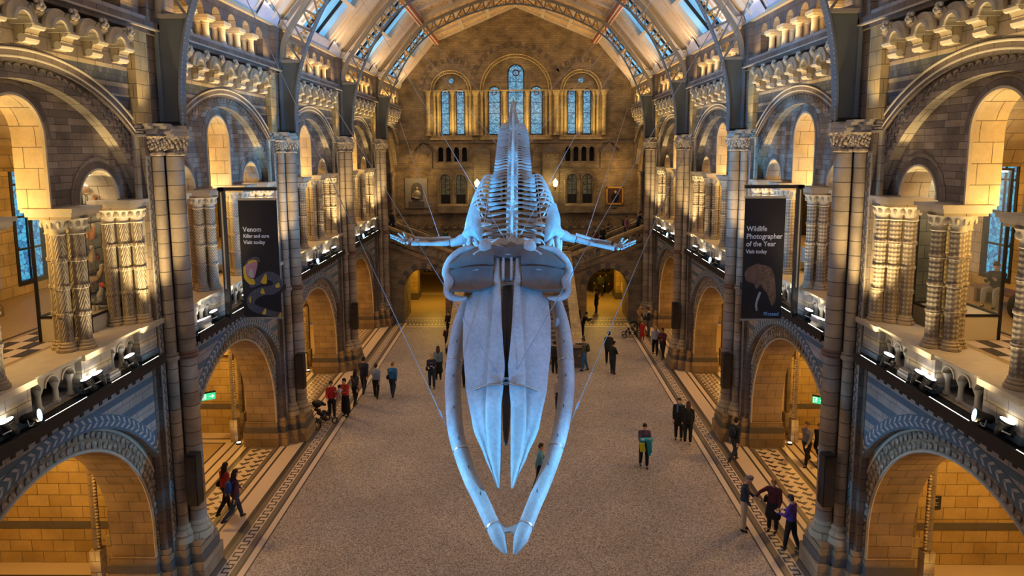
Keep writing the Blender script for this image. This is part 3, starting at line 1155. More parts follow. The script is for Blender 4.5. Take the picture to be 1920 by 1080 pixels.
def balustrade():
    mb = MB()
    # pedestals under the clusters, striped
    for s in (-1, 1):
        for a, b in ((0.74, 1.76), (2.90, 3.95)):
            y0, y1 = sorted((s * a, s * b))
            for z0, z1, m in ((6.28, 6.42, blueg), (6.42, 6.62, pale), (6.62, 6.78, cream), (6.78, 6.98, pale)):
                mb.box(-9.35, -8.78 if z0 > 6.4 else -8.75, y0, y1, z0, z1, m)
    mb.box(-9.35, -9.0, -4.1, 4.1, 6.26, 6.34, pale)
    root = mb.build('balustrade', smooth=0)
    mb = MB()
    for z0, z1, x in ((6.98, 7.03, 8.86), (7.03, 7.07, 8.80), (7.07, 7.12, 8.72)):
        mb.box(-9.75, -x, -4.1, 4.1, z0, z1, moulding)
    for s in (-1, 1):
        for a, b in ((0.70, 1.80), (2.86, 3.98)):
            y0, y1 = sorted((s * a, s * b))
            mb.box(-9.0, -8.66, y0, y1, 7.0, 7.118, moulding)
    mb.build('coping', root, smooth=0)
    mb = MB()
    secs = [(-0.74, 0.74), (1.76, 2.90), (-2.90, -1.76)]
    for a, b in secs:
        w = (b - a) / 3
        out = [(a, 6.74)]
        for i in range(3):
            c = a + w * (i + 0.5)
            out += arc(c, 6.74, w * 0.36, 180, 0, 10)
        out += [(b, 6.74), (b, 6.99), (a, 6.99)]
        mb.plate(out, [], 8.92, 9.12, moulding, FL)
        for i in range(3):
            c = a + w * (i + 0.5)
            ring(mb, c, 6.74, w * 0.36, w * 0.42, 0, 180, 8.89, 8.93, moulding, n=10)
    mb.build('balustrade_arcade', root, smooth=30)
    mb = MB()
    mb.lathe((-9.02, 0, 6.30), [(0.085, 0), (0.085, 0.05), (0.055, 0.09), (0.05, 0.30), (0.06, 0.32), (0.09, 0.40), (0.10, 0.45)], moulding, 10)
    f = mb.build('baluster', root)
    ys = []
    for a, b in secs:
        w = (b - a) / 3
        ys += [a + w, a + 2 * w, a + 0.06, b - 0.06]
    f.location = (0, ys[0], 0)
    for y in ys[1:]:
        c = f.copy()
        COL.objects.link(c)
        c.parent = root
        c.location = (0, y, 0)
    return root


def pier():
    """great pier: plinth, front shaft, side shafts, inlaid strips, capital (local y = 0 at its axis)"""
    mb = MB()
    mb.box(-8.98, -8.74, -0.69, 0.69, 0.9, 12.0, brownst)
    mb.box(-8.95, -8.86, -0.86, 0.86, 6.2, 11.85, cream)
    mb.box(-9.06, -8.86, -0.82, 0.82, 0.9, 6.2, brownst)
    mb.box(-10.0, -8.98, -0.32, 0.32, 6.2, 12.0, cream)
    root = mb.build('pier', smooth=0)
    mb = MB()
    for s in (-1, 1):
        mb.box(-8.80, -8.725, s * 0.58 - 0.10, s * 0.58 + 0.10, 1.2, 11.2, pale)
        # zigzag inlay
        n = 84
        pts = []
        for i in range(n + 1):
            z = 1.3 + (11.1 - 1.3) * i / n
            pts.append((s * 0.58 + (0.065 if i % 2 else -0.065), z))
        for p_, q_ in zip(pts, pts[1:]):
            mb.add([(-8.715, p_[0], p_[1] - 0.03), (-8.715, p_[0], p_[1] + 0.03), (-8.715, q_[0], q_[1] + 0.03), (-8.715, q_[0], q_[1] - 0.03)], [(0, 1, 2, 3)], darkst)
    mb.build('zigzag_strip', root, smooth=0)
    for x, y, r in ((-8.38, 0, 0.22), (-8.62, 0.345, 0.135), (-8.62, -0.345, 0.135)):
        m2 = MB()
        m2.lathe((x, y, 0), [(r, 1.5), (r, 11.2)], shaftm, 24, cap=False)
        m2.build('shaft', root)
        m2 = MB()
        m2.lathe((x, y, 0), [(r + 0.14, 1.05), (r + 0.14, 1.12), (r + 0.10, 1.2), (r + 0.12, 1.28), (r + 0.03, 1.38), (r + 0.05, 1.44), (r, 1.52)], buff, 24)
        m2.build('shaft_base', root)
        m2 = MB()
        m2.lathe((x, y, 0), [(r, 5.95), (r + 0.05, 5.98), (r + 0.06, 6.04), (r + 0.03, 6.08), (r + 0.05, 6.12), (r, 6.16)], ringm if r > 0.2 else shaftm, 24, cap=False)
        m2.build('shaft_ring', root)
        m2 = MB()
        m2.lathe((x, y, 0), [(r, 11.18), (r + 0.05, 11.2), (r + 0.05, 11.25), (r + 0.01, 11.28), (r + 0.04, 11.45), (r + 0.13, 11.62), (r + 0.15, 11.66)], carved, 20, cap=False)
        random.seed(5)
        for i in range(60):
            a = 2 * pi * i / 60
            z = 11.34 + 0.24 * ((i * 7) % 10) / 10
            rr = r + 0.04 + 0.08 * ((i * 7) % 10) / 10
            m2.ball((x + rr * cos(a), y + rr * sin(a), z), (0.034, 0.034, 0.045), moulding if i % 2 else carved, 6, 4)
        m2.build('carved_capital', root)
    m2 = MB()
    for z0, z1, e in ((11.62, 11.70, 0.0), (11.70, 11.77, 0.05), (11.77, 11.83, 0.02), (11.83, 11.90, 0.11), (11.90, 11.96, 0.16)):
        m2.box(-9.4, -8.16 - e, -0.40 - e, 0.40 + e, z0, z1, moulding)
        m2.box(-9.4, -8.46 - e, -0.54 - e, 0.54 + e, z0, z1, moulding)
        m2.box(-9.4, -8.72 - e * 0.5, -0.88 - e * 0.3, 0.88 + e * 0.3, z0 + 0.02, z1 - 0.001, moulding)
    for z0, z1, e in ((11.60, 11.66, 0.06),):
        m2.box(-9.4, -8.1, -0.34, 0.34, z0, z1, moulding)
    m2.build('abacus', root, smooth=0)
    m2 = MB()
    for e, z0, z1, m in ((0.12, 0, 0.52, redbuff), (0.06, 0.52, 0.74, darkst), (0.03, 0.74, 0.92, redbuff), (0.0, 0.92, 1.06, redbuff)):
        m2.box(-9.5, -8.02 - e if False else -(8.14 - e), -0.46 - e, 0.46 + e, z0, z1, m)
        m2.box(-9.5, -(8.46 - e), -0.62 - e, 0.62 + e, z0, z1, m)
        m2.box(-9.5, -(8.78 - e), -0.86 - e, 0.86 + e, z0, z1 - 0.001, m)
    m2.build('plinth', root, smooth=0)
    # upper stage between the bays
    m2 = MB()
    m2.box(-9.3, -8.70, -0.42, 0.42, 11.96, 14.12, brownst)
    m2.box(-9.3, -8.60, -0.45, 0.45, 14.12, 15.8, brownst)
    m2.build('upper_stage', root, smooth=0)
    m2 = MB()
    for s in (-1, 1):
        y0, y1 = sorted((s * 0.42, s * 0.98))
        m2.box(-9.3, -8.66, y0, y1, 11.96, 14.12, gold)
    m2.build('golden_pilaster', root, smooth=0)
    return root


SN = {-1: 'left', 1: 'right'}
BAYN = ['bay nearest the viewer', 'bay behind the banner', 'first bay past the banner', 'second bay past the banner', 'bay beside the staircase']
made = {}


def place(key, si, y, maker, label, cat, kind='structure', group=None, x=0, z=0):
    """first use builds the thing, later uses copy it; right-hand ones are mirrored"""
    if key in made:
        o = copy_tree(made[key])
    else:
        o = maker()
        made[key] = o
    o.location = (x, y, z)
    o.scale = (-si, 1, 1)
    tag(o, label, cat, group, kind)
    return o


def mk_ground():
    w = ground_wall().build('wall_left', smooth=0)
    ground_details(w)
    chapel(w)
    ledge(w)
    return w


def mk_upper():
    w = upper_wall().build('wall_left', smooth=0)
    upper_details(w)
    gallery_back(w, 0)
    return w


def mk_upper_stairs():
    w = upper_wall().build('wall_left', smooth=0)
    upper_details(w, True)
    return w


def mk_trif():
    w = triforium().build('wall_left', smooth=30)
    triforium_details(w)
    return w


def mk_corb():
    e = MB()
    e.box(-8.95, -8.84, -3.32, 3.32, 14.0, 14.12, brownst)
    r = e.build('corbel_table', smooth=0)
    corbels(r)
    return r


for si in (-1, 1):
    for i, m in enumerate(MIDS):
        where = '%s wall, %s' % (SN[si], BAYN[i])
        if i < 4:
            o = place('ground', si, m, mk_ground, 'round arched ground storey, ' + where, 'wall')
            o.name = 'wall_' + SN[si]
            o = place('upper', si, m, mk_upper, 'arched gallery storey, ' + where, 'wall')
            o.name = 'wall_' + SN[si]
            o = place('balus', si, m, balustrade, 'striped stone gallery balustrade, ' + where, 'balustrade')
            o = place('gwin', si, m, lambda: gallery_window(1, -1), 'tall blue leaded gallery window, ' + where, 'window')
            o.name = 'window_%d' % (1 + i + (4 if si > 0 else 0))
            pat = leafsh if (i == 0 and si < 0) else lozsh if (i == 0 or (i == 2)) else chevsh if i == 1 and si < 0 else lozsh
            for (yy, nm) in ((-3.34, 'outermost on the near side'), (-1.26, 'near side of the middle opening'), (1.26, 'far side of the middle opening'), (3.34, 'outermost on the far side')):
                q = 0 if abs(yy) < 2 else (1 if yy > 0 else -1)
                o = place('cluster_%s_%d' % (pat.name, q), si, m + yy, (lambda: column_cluster(pat, ((0.25, q * 0.17), (0.0, 0.0), (-0.25, -q * 0.17)), (0.42, 0.40))) if q else (lambda: column_cluster(pat)), 'carved column cluster, %s, %s' % (nm, where), 'column', x=si * 9.24, z=7.12)
        else:
            o = place('upst', si, m, mk_upper_stairs, 'dark arched upper storey, ' + where, 'wall')
            o.name = 'wall_' + SN[si]
        o = place('trif', si, m, mk_trif, 'golden lit upper arcade of small arches, ' + where, 'wall')
        o.name = 'wall_' + SN[si]
        o = place('corb', si, m, mk_corb, 'row of carved corbels under the upper arcade, ' + where, 'corbel table')
    for i, y in enumerate(PIERS):
        if i == 0:
            continue
        nm = ['', 'nearest the viewer', 'second from the viewer', 'third from the viewer', 'farthest, beside the staircase'][i]
        place('pier', si, y, pier, 'great shafted stone pier on the %s, %s' % (SN[si], nm), 'pier')
# ------------------------------------------------------------------ riveted iron roof arches
def interp(pts, n):
    L = [0]
    for a, b in zip(pts, pts[1:]):
        L.append(L[-1] + sqrt((a[0] - b[0]) ** 2 + (a[1] - b[1]) ** 2))
    out = []
    for i in range(n + 1):
        d = L[-1] * i / n
        k = 0
        while k < len(L) - 2 and L[k + 1] < d:
            k += 1
        t = (d - L[k]) / max(1e-9, L[k + 1] - L[k])
        p0 = pts[max(k - 1, 0)]
        p1, p2 = pts[k], pts[k + 1]
        p3 = pts[min(k + 2, len(pts) - 1)]
        out.append(tuple(0.5 * (2 * p1[j] + (p2[j] - p0[j]) * t + (2 * p0[j] - 5 * p1[j] + 4 * p2[j] - p3[j]) * t * t + (3 * p1[j] - p0[j] - 3 * p2[j] + p3[j]) * t ** 3) for j in range(len(p1))))
    return out


INN = [(-8.09, 11.97), (-8.06, 13.0), (-7.86, 14.25), (-7.43, 15.45), (-6.75, 16.75), (-5.9, 17.8), (-5.2, 18.38), (-4.6, 18.75), (-3.15, 19.4), (-1.5, 19.9), (0, 20.1)]
OUT = [(-8.52, 14.55), (-8.38, 15.35), (-7.8, 16.3), (-7.1, 17.25), (-6.4, 18.1), (-5.5, 18.95), (-4.6, 19.35), (-3.3, 19.9), (-1.6, 20.42), (0, 20.6)]
mirror = lambda P: P + [(-x, z) for x, z in reversed(P[:-1])]


def ribbon(mb, pts, hw, th, m):
    vs, fs = [], []
    N = len(pts)
    for i in range(N):
        a, b = pts[max(i - 1, 0)], pts[min(i + 1, N - 1)]
        dx, dz = b[0] - a[0], b[1] - a[1]
        l = sqrt(dx * dx + dz * dz)
        nx, nz = -dz / l * th / 2, dx / l * th / 2
        x, z = pts[i]
        vs += [(x - nx, -hw, z - nz), (x - nx, hw, z - nz), (x + nx, hw, z + nz), (x + nx, -hw, z + nz)]
    for i in range(N - 1):
        for j in range(4):
            q = (j + 1) % 4
            fs.append((i * 4 + j, i * 4 + q, i * 4 + 4 + q, i * 4 + 4 + j))
    fs += [(3, 2, 1, 0), tuple(4 * (N - 1) + j for j in range(4))]
    mb.add(vs, fs, m)


def roof_arch():
    inn = interp(mirror(INN), 120)
    outp = interp(mirror(OUT), 100)
    mb = MB()
    ribbon(mb, inn, 0.145, 0.05, iron)
    root = mb.build('iron_roof_arch', smooth=40)
    mb = MB()
    ribbon(mb, outp, 0.10, 0.16, irontan)
    mb.build('upper_chord', root, smooth=40)
    mb = MB()
    low = [p for p in interp(INN, 60) if p[1] < 14.6]
    for s in (-1, 1):
        mb = MB()
        poly = [(s * -x, z) for x, z in low] + [(s * 8.60, 14.6), (s * 8.60, 11.97)]
        mb.plate(poly, [], -0.05, 0.05, ironweb, FB)
        mb.box(*sorted((s * 8.72, s * 8.1)), -0.14, 0.14, 11.93, 12.02, blackm)
        mb.box(*sorted((s * 8.62, s * 7.78)), -0.12, 0.12, 14.52, 14.62, irontan)
        mb.box(*sorted((s * 8.62, s * 8.52)), -0.12, 0.12, 12.0, 14.6, iron)
        mb.build('web_plate', root, smooth=0)
    # lattice and gilded leaf sprays between the chords
    mb = MB()
    lf = MB()
    ia, oa = interp(INN, 200), interp(OUT, 200)
    st = [p for p in oa if p[1] > 14.7]
    n = 17
    prev = None
    for s in (-1, 1):
        for i in range(n + 1):
            o_ = st[int((len(st) - 1) * i / n)]
            near = min(ia, key=lambda q: (q[0] - o_[0]) ** 2 + (q[1] - o_[1]) ** 2)
            a = (-s * o_[0], 0, o_[1]) if s > 0 else (o_[0], 0, o_[1])
            b = (-s * near[0], 0, near[1]) if s > 0 else (near[0], 0, near[1])
            mb.bar(a, b, 0.09, 0.035, irontan, up=(0, 1, 0)) if (Vector(a) - Vector(b)).length > 0.1 else None
            if i:
                mb.bar(prev[1], a, 0.07, 0.03, irontan, up=(0, 1, 0))
                c = (Vector(prev[1]) + Vector(b) + Vector(a)) / 3
                c2 = (Vector(prev[0]) + Vector(prev[1]) + Vector(a)) / 3
                d = (Vector(a) - Vector(prev[0])).normalized()
                e = (Vector(b) - Vector(a)).normalized()
                for cc in (c,):
                    for k, (u, v) in enumerate(((0.08, 0.06), (-0.09, 0.05), (0.0, -0.10), (0.12, -0.06))):
                        q = cc + d * u + e * v
                        lf.lathe((q.x, q.y, q.z), [(0.055, -0.012), (0.055, 0.012)], gilt, 8, axis='y')
                    lf.bar(cc - d * 0.12, cc + d * 0.12, 0.02, 0.02, gilt)
            prev = (a, b)
    mb.build('lattice_bars', root, smooth=0)
    lf.build('gilded_leaves', root, smooth=0)
    mb = MB()
    dense = interp(INN, 110)
    for s in (-1, 1):
        for (x, z) in dense:
            if z > 17.8:
                continue
            for yy in (-0.105, 0.105):
                mb.ball((-s * x if s > 0 else x, yy, z), (0.03, 0.016, 0.018), rivet, 6, 4)
    for o_ in mb.v[:0]:
        pass
    r = mb.build('rivets', root)
    r['kind'] = 'stuff'
    r.location = (0, 0, 0)
    return root


# rivets sit on the nave face of the flange: push them inwards
for i, y in enumerate(PIERS[1:]):
    nm = ['nearest the viewer', 'second from the viewer', 'third from the viewer', 'nearest the end wall'][i]
    if 'arch' in made:
        o = copy_tree(made['arch'])
    else:
        o = made['arch'] = roof_arch()
        for ch in o.children:
            if ch.name.startswith('rivets'):
                for v in ch.data.vertices:
                    s = -1 if v.co.x < 0 else 1
                    v.co.x -= s * 0.022
                    v.co.z -= 0.012
    o.location = (0, y, 0)
    tag(o, 'riveted blue grey iron roof arch with gilded lattice, ' + nm, 'roof arch', 'iron roof arches')

# ------------------------------------------------------------------ roof
SA, SB = (8.78, 15.98), (5.92, 19.36)
_d = Vector((SB[0] - SA[0], SB[1] - SA[1]))
_L = _d.length
_d.normalize()
_n = Vector((-_d.y, _d.x))
if _n.y > 0:
    _n = -_n


def SL(t, y, off=0.0):
    X = SA[0] + _d.x * _L * t + _n.x * off
    z = SA[1] + _d.y * _L * t + _n.y * off
    return (-X, y, z)


def slab(mb, t0, t1, y0, y1, o0, o1, m):
    v = [SL(t, y, o) for o in (o0, o1) for t in (t0, t1) for y in (y0, y1)]
    mb.add(v, [(0, 1, 3, 2), (4, 6, 7, 5), (0, 4, 5, 1), (2, 3, 7, 6), (0, 2, 6, 4), (1, 5, 7, 3)], m)


UA, UB = (5.92, 19.36), (0.0, 21.82)


def UP(t, y, off=0.0):
    dx, dz = UB[0] - UA[0], UB[1] - UA[1]
    l = sqrt(dx * dx + dz * dz)
    return (-(UA[0] + dx * t - off * dz / l), y, UA[1] + dz * t + off * dx / l)


def uslab(mb, t0, t1, y0, y1, o0, o1, m):
    v = [UP(t, y, o) for o in (o0, o1) for t in (t0, t1) for y in (y0, y1)]
    mb.add(v, [(0, 1, 3, 2), (4, 6, 7, 5), (0, 4, 5, 1), (2, 3, 7, 6), (0, 2, 6, 4), (1, 5, 7, 3)], m)


def roof_bay():
    mb = MB()
    for s in (-1, 1):
        y0, y1 = sorted((s * 2.0, s * 4.35))
        slab(mb, 0, 1, y0, y1, -0.35, 0, timber)
        for k, w, h in ((2.06, 0.12, 0.10), (2.38, 0.05, 0.05), (2.62, 0.16, 0.12), (2.95, 0.05, 0.05), (3.2, 0.05, 0.04), (3.55, 0.18, 0.16), (3.95, 0.05, 0.06)):
            y0, y1 = sorted((s * k, s * (k + w)))
            slab(mb, 0.0, 1.0, y0, y1, 0, h, timber)
    root = mb.build('ceiling', smooth=0)
    m2 = MB()
    slab(m2, 0.0, 0.10, -2.0, 2.0, -0.35, 0.0, plaster)
    v = [SL(0.0, -2.6, 0.12), SL(0.0, 2.6, 0.12), SL(0.10, 2.3, 0.05), SL(0.10, -2.3, 0.05)]
    m2.add(v, [(0, 1, 2, 3)], plaster)
    for s in (-1, 1):
        m2.add([SL(0.0, s * 2.3, 0.20), SL(0.0, s * 4.3, 0.20), SL(0.06, s * 4.3, 0.12), SL(0.13, s * 2.3, 0.12)], [(0, 1, 2, 3)], plaster)
    m2.build('plaster_sill', root, smooth=0)
    m2 = MB()
    slab(m2, 0.50, 0.535, -2.0, 2.0, -0.25, 0.06, timber)
    slab(m2, 0.965, 1.0, -2.0, 2.0, -0.25, 0.02, timber)
    for y in (-0.66, 0.66):
        slab(m2, 0.10, 0.98, y - 0.05, y + 0.05, -0.26, -0.12, blackm)
    m2.build('glazing_frame', root, smooth=0)
    # upper slope: coffered painted panels between ribs
    m2 = MB()
    uslab(m2, 0, 1, -4.35, 4.35, -0.3, 0, coffer)
    m2.build('painted_panels', root, smooth=0)
    m2 = MB()
    for y in (-4.2, -2.1, 0, 2.1, 4.2):
        uslab(m2, 0, 1, y - 0.13, y + 0.13, 0, 0.16, timber)
        uslab(m2, 0, 1, y - 0.2, y + 0.2, 0, 0.06, timber)
    for t in (0.02, 0.34, 0.66, 0.985):
        uslab(m2, t - 0.02, t + 0.02, -4.35, 4.35, 0, 0.14, timber)
    m2.build('ceiling_ribs', root, smooth=0)
    m2 = MB()
    # purlin along the break of the roof
    m2.box(-6.02, -5.72, -4.35, 4.35, 18.98, 19.34, timber)
    m2.box(-5.92, -5.82, -4.35, 4.35, 18.94, 18.98, redpaint)
    m2.box(-5.72, -5.66, -4.35, 4.35, 19.02, 19.2, redpaint)
    m2.build('purlin', root, smooth=0)
    return root


def skylight(bi):
    mb = MB()
    for t0, t1 in ((0.10, 0.50), (0.535, 0.965)):
        slab(mb, t0, t1, -2.0, 2.0, -0.26, -0.24, skyglass)
    o = mb.build('window_20', smooth=0)
    m2 = MB()
    for s in (-1, 1):
        y0, y1 = sorted((s * 1.93, s * 2.0))
        slab(m2, 0.10, 0.965, y0, y1, -0.24, 0.0, timber)
    m2.build('window_frame', o, smooth=0)
    return o


for si in (-1, 1):
    for i, m in enumerate(MIDS):
        place('roof', si, m, roof_bay, 'cream timber roof slope on the %s over the %s' % (SN[si], BAYN[i]), 'ceiling').name = 'ceiling'
        w = place('sky', si, m, lambda: skylight(0), 'blue skylight on the %s over the %s' % (SN[si], BAYN[i]), 'skylight')
        w.name = 'window_%d' % (20 + i + (5 if si > 0 else 0))

# ------------------------------------------------------------------ end wall
EY = 52.0
mb = MB()
SX, CX2 = 4.87, 0.0
gable = [(-9.4, 3.7), (9.4, 3.7), (9.4, 15.4), (8.7, 15.9), (5.95, 19.45), (0, 21.95), (-5.95, 19.45), (-8.7, 15.9), (-9.4, 15.4)]
rec = [arch_hole(-SX, 1.30, 15.6, 12.05, 24), arch_hole(0, 2.45, 15.6, 12.05, 30), arch_hole(SX, 1.30, 15.6, 12.05, 24)]
small = []
for c in (-4.82, 0.0, 4.82):
    for k in range(4):
        small.append(arch_hole(c - 0.9 + 0.6 * k, 0.19, 11.25, 10.35, 8))
mids = []
for c in (-4.82, 4.82):
    for k in (-0.58, 0.58):
        mids.append(arch_hole(c + k, 0.36, 9.0, 7.15, 12))
door = [arch_hole(-1.35, 0.5, 9.0, 6.6, 12), arch_hole(0, 0.5, 9.0, 6.6, 12), arch_hole(1.35, 0.5, 9.0, 6.6, 12)]
mb.plate(gable, rec + small + mids + door, EY, EY + 0.45, endm, FB)
wb = mb.build('wall_back', smooth=0)
tag(wb, 'dim brown stone end wall with stained glass window groups', 'wall', kind='structure')
# recessed window walls
m2 = MB()
for c, hw, wins in ((-SX, 1.30, (('p', -5.34, 0.33, 15.45), ('p', -4.20, 0.33, 15.45))), (0, 2.45, (('p', -1.62, 0.48, 15.5), ('p', 0, 0.63, 16.95), ('p', 1.54, 0.48, 15.5))), (SX, 1.30, (('p', 4.20, 0.33, 15.45), ('p', 5.34, 0.33, 15.45)))):
    holes = [arch_hole(x, h, zs, 12.35, 14) for _, x, h, zs in wins]
    if abs(c) > 1:
        holes.append(arc(c, 16.38, 0.19, 0, 342, 19))
    m2.plate(arch_hole(c, hw + 0.1, 15.6, 11.9, 24), holes, EY + 0.25, EY + 0.45, endm, FB)
m2.build('window_wall', wb, smooth=0)
m2 = MB()
m2.box(-9.4, 9.4, EY + 0.8, EY + 0.9, 6.3, 11.8, blackm)
m2.build('dark_backing', wb, smooth=0)
# mouldings: lit roll, billet ring and outer voussoirs
m2 = MB()
for c, r, rv in ((-SX, 1.30, 2.40), (0, 2.45, 3.55), (SX, 1.30, 2.40)):
    for dr, rad, k in ((0.02, 0.045, EY - 0.04), (0.22, 0.05, EY - 0.10)):
        m2.sweep([(x, k, z) for x, z in arc(c, 15.6, r + dr, 0, 180, 36)], rad, rad, gold, 6)
    n = int(r * 22)
    for i in range(n):
        a = pi * (i + 0.5) / n
        m2.ball((c + (r + 0.12) * cos(a), EY - 0.05, 15.6 + (r + 0.12) * sin(a)), (0.05, 0.05, 0.05), gold, 6, 4)
m2.build('lit_arch_moulding', wb)
m2 = MB()
for c, rv, a0, a1 in ((-SX, 2.40, 12, 180), (0, 3.55, 0, 180), (SX, 2.40, 0, 168)):
    n = int(rv * 11)
    for i in range(n):
        b0 = a0 + (a1 - a0) * i / n
        b1 = a0 + (a1 - a0) * (i + 0.86) / n
        cx_, cz_ = c + rv * cos(radians(b0)), 15.6 + rv * sin(radians(b0))
        if c != 0 and sqrt(cx_ ** 2 + (cz_ - 15.6) ** 2) < 3.5:
            continue
        if cz_ > 15.9 + (8.7 - abs(cx_)) * 1.29 - 0.2:
            continue
        ring(m2, c, 15.6, rv - 0.30, rv, b0, b1, EY - (0.07 if i % 2 else 0.02), EY + 0.01, endm if i % 2 else brownst, FB, n=2)
m2.build('voussoir_ring', wb, smooth=0)
# shafts between the windows
m2 = MB()
def eshaft(x, r, z0=12.3, z1=15.25, k=EY + 0.08, mt=gold):
    m2.lathe((x, k, 0), [(r * 1.5, z0), (r * 1.5, z0 + 0.08), (r, z0 + 0.2), (r, z1), (r * 1.2, z1 + 0.05), (r * 1.7, z1 + 0.28), (r * 1.8, z1 + 0.36)], mt, 12)
for s in (-1, 1):
    for x, r, k in ((6.62, 0.16, EY - 0.06), (6.15, 0.10, EY + 0.05), (5.88, 0.09, EY + 0.14), (4.77, 0.10, EY + 0.16), (3.68, 0.09, EY + 0.14), (3.42, 0.10, EY + 0.05), (3.02, 0.17, EY - 0.06), (2.58, 0.10, EY + 0.03), (2.30, 0.09, EY + 0.14), (0.88, 0.10, EY + 0.16)):
        eshaft(s * x, r, k=k)
m2.build('window_shafts', wb)
m2 = MB()
for a, b in ((-6.5, -3.25), (-2.7, 2.7), (3.25, 6.5)):
    m2.box(a, b, EY - 0.12, EY + 0.22, 11.98, 12.12, gold)
    m2.box(a + 0.1, b - 0.1, EY - 0.05, EY + 0.25, 12.12, 12.3, gold)
m2.box(-7.0, 7.0, EY - 0.06, EY + 0.1, 15.60, 15.68, gold)
m2.box(-9.4, 9.4, EY - 0.14, EY, 11.72, 11.84, brownst)
m2.box(-9.4, 9.4, EY - 0.10, EY, 9.75, 9.85, brownst)
m2.box(-9.4, 9.4, EY - 0.12, EY, 6.35, 6.48, brownst)
m2.build('string_mouldings', wb, smooth=0)
m2 = MB()
for x in (-7.0, -2.6, 2.6, 7.0):
    m2.box(x - 0.62, x + 0.62, EY - 0.16, EY, 9.85 if abs(x) > 5 else 6.4, 11.0, endm)
    m2.plate([(x - 0.72, 11.0), (x + 0.72, 11.0), (x, 11.75)], [], EY - 0.24, EY, brownst, FB)
    ring(m2, x, 10.7, 0.30, 0.42, 0, 180, EY - 0.22, EY - 0.15, brownst, FB, n=12)
m2.build('gabled_buttress', wb, smooth=0)
m2 = MB()
for c in (-4.82, 4.82, 0):
    for k in range(5):
        m2.lathe((c - 1.2 + 0.6 * k, EY - 0.05, 10.3), [(0.09, 0), (0.06, 0.1), (0.055, 0.75), (0.1, 0.92)], brownst, 8)
    for k in (-0.58, 0.58):
        ring(m2, c + k, 9.0, 0.40, 0.56, 0, 180, EY - 0.08, EY + 0.01, brownst, FB, n=14)
    for k in (-1.12, 0, 1.12):
        m2.lathe((c + k, EY - 0.05, 7.1), [(0.12, 0), (0.08, 0.12), (0.07, 1.65), (0.13, 1.85)], endm, 8)
m2.build('arcade_shafts', wb)
# zigzag dado
m2 = MB()
m2.box(-9.4, 9.4, EY - 0.05, EY, 5.22, 5.92, endm)
n = 60
for i in range(n):
    x = -9.2 + 18.4 * i / n
    w = 18.4 / n
    m2.add([(x, EY - 0.06, 5.50), (x + w / 2, EY - 0.06, 5.78), (x + w, EY - 0.06, 5.50), (x + w, EY - 0.06, 5.58), (x + w / 2, EY - 0.06, 5.86), (x, EY - 0.06, 5.58)], [(0, 1, 4, 5), (1, 2, 3, 4)], gold)
    m2.add([(x + 0.05, EY - 0.06, 5.28), (x + w - 0.05, EY - 0.06, 5.28), (x + w - 0.05, EY - 0.06, 5.40), (x + 0.05, EY - 0.06, 5.40)], [(0, 1, 2, 3)], darkst if i % 2 else gold)
m2.build('zigzag_dado', wb, smooth=0)
m2 = MB()
ph = [(x0, x0 + 1.05) for x0 in (-5.95, 3.65)]
for c in (-4.82, 4.82):
    m2.box(c - 1.15, c + 1.15, EY - 0.5, EY, 6.48, 7.02, endm)
    m2.add([(c - 1.15, EY - 0.5, 7.02), (c + 1.15, EY - 0.5, 7.02), (c + 1.15, EY, 7.14), (c - 1.15, EY, 7.14)], [(0, 1, 2, 3)], endm)
m2.build('sloping_sill', wb, smooth=0)

rubyg = plain('ruby_glass', (0.12, 0.02, 0.025), 0.3)
k = 40
WL = [('tall middle stained glass window of the central group', 0, 0.60, 16.95), ('left stained glass light of the central group', -1.62, 0.45, 15.5), ('right stained glass light of the central group', 1.54, 0.45, 15.5),
      ('outer stained glass light of the left pair', -5.34, 0.31, 15.45), ('inner stained glass light of the left pair', -4.20, 0.31, 15.45), ('inner stained glass light of the right pair', 4.20, 0.31, 15.45), ('outer stained glass light of the right pair', 5.34, 0.31, 15.45)]
for lab, x, h, zs in WL:
    mb = MB()
    mb.plate(arch_hole(x, h, zs, 12.38, 14), [], EY + 0.36, EY + 0.40, sg_end, FB)
    o = mb.build('window_%d' % k, smooth=0)
    tag(o, 'arched blue ' + lab, 'window', kind='structure')
    f = MB()
    f.plate(arch_hole(x, h + 0.02, zs, 12.33, 14), [arch_hole(x, h - 0.05, zs, 12.43, 14)], EY + 0.31, EY + 0.37, blackm, FB)
    for z in [12.4 + 0.78 * j for j in range(1, 8)]:
        if z < zs + h - 0.15:
            f.box(x - h, x + h, EY + 0.33, EY + 0.36, z - 0.018, z + 0.018, blackm)
    if h > 0.5:
        f.box(x - 0.02, x + 0.02, EY + 0.33, EY + 0.36, 12.4, zs, blackm)
    f.build('window_frame', o, smooth=0)
    gl = MB()
    for j in range(9):
        for q in (-0.82, 0.82):
            gl.box(x + q * h - 0.016, x + q * h + 0.016, EY + 0.345, EY + 0.359, 12.55 + j * (zs - 12.6) / 9, 12.65 + j * (zs - 12.6) / 9, rubyg)
    ring(gl, x, zs, h * 0.30, h * 0.44, 0, 360, EY + 0.345, EY + 0.359, rubyg, FB, n=16)
    gl.build('ruby_border', o, smooth=0)
    k += 1
for s in (-1, 1):
    mb = MB()
    mb.plate(arc(s * SX, 16.38, 0.19, 0, 342, 19), [], EY + 0.36, EY + 0.38, sg_end, FB)
    o = mb.build('window_%d' % k, smooth=0)
    tag(o, 'little round blue window above the %s pair of lights' % SN[s], 'window', kind='structure')
    k += 1
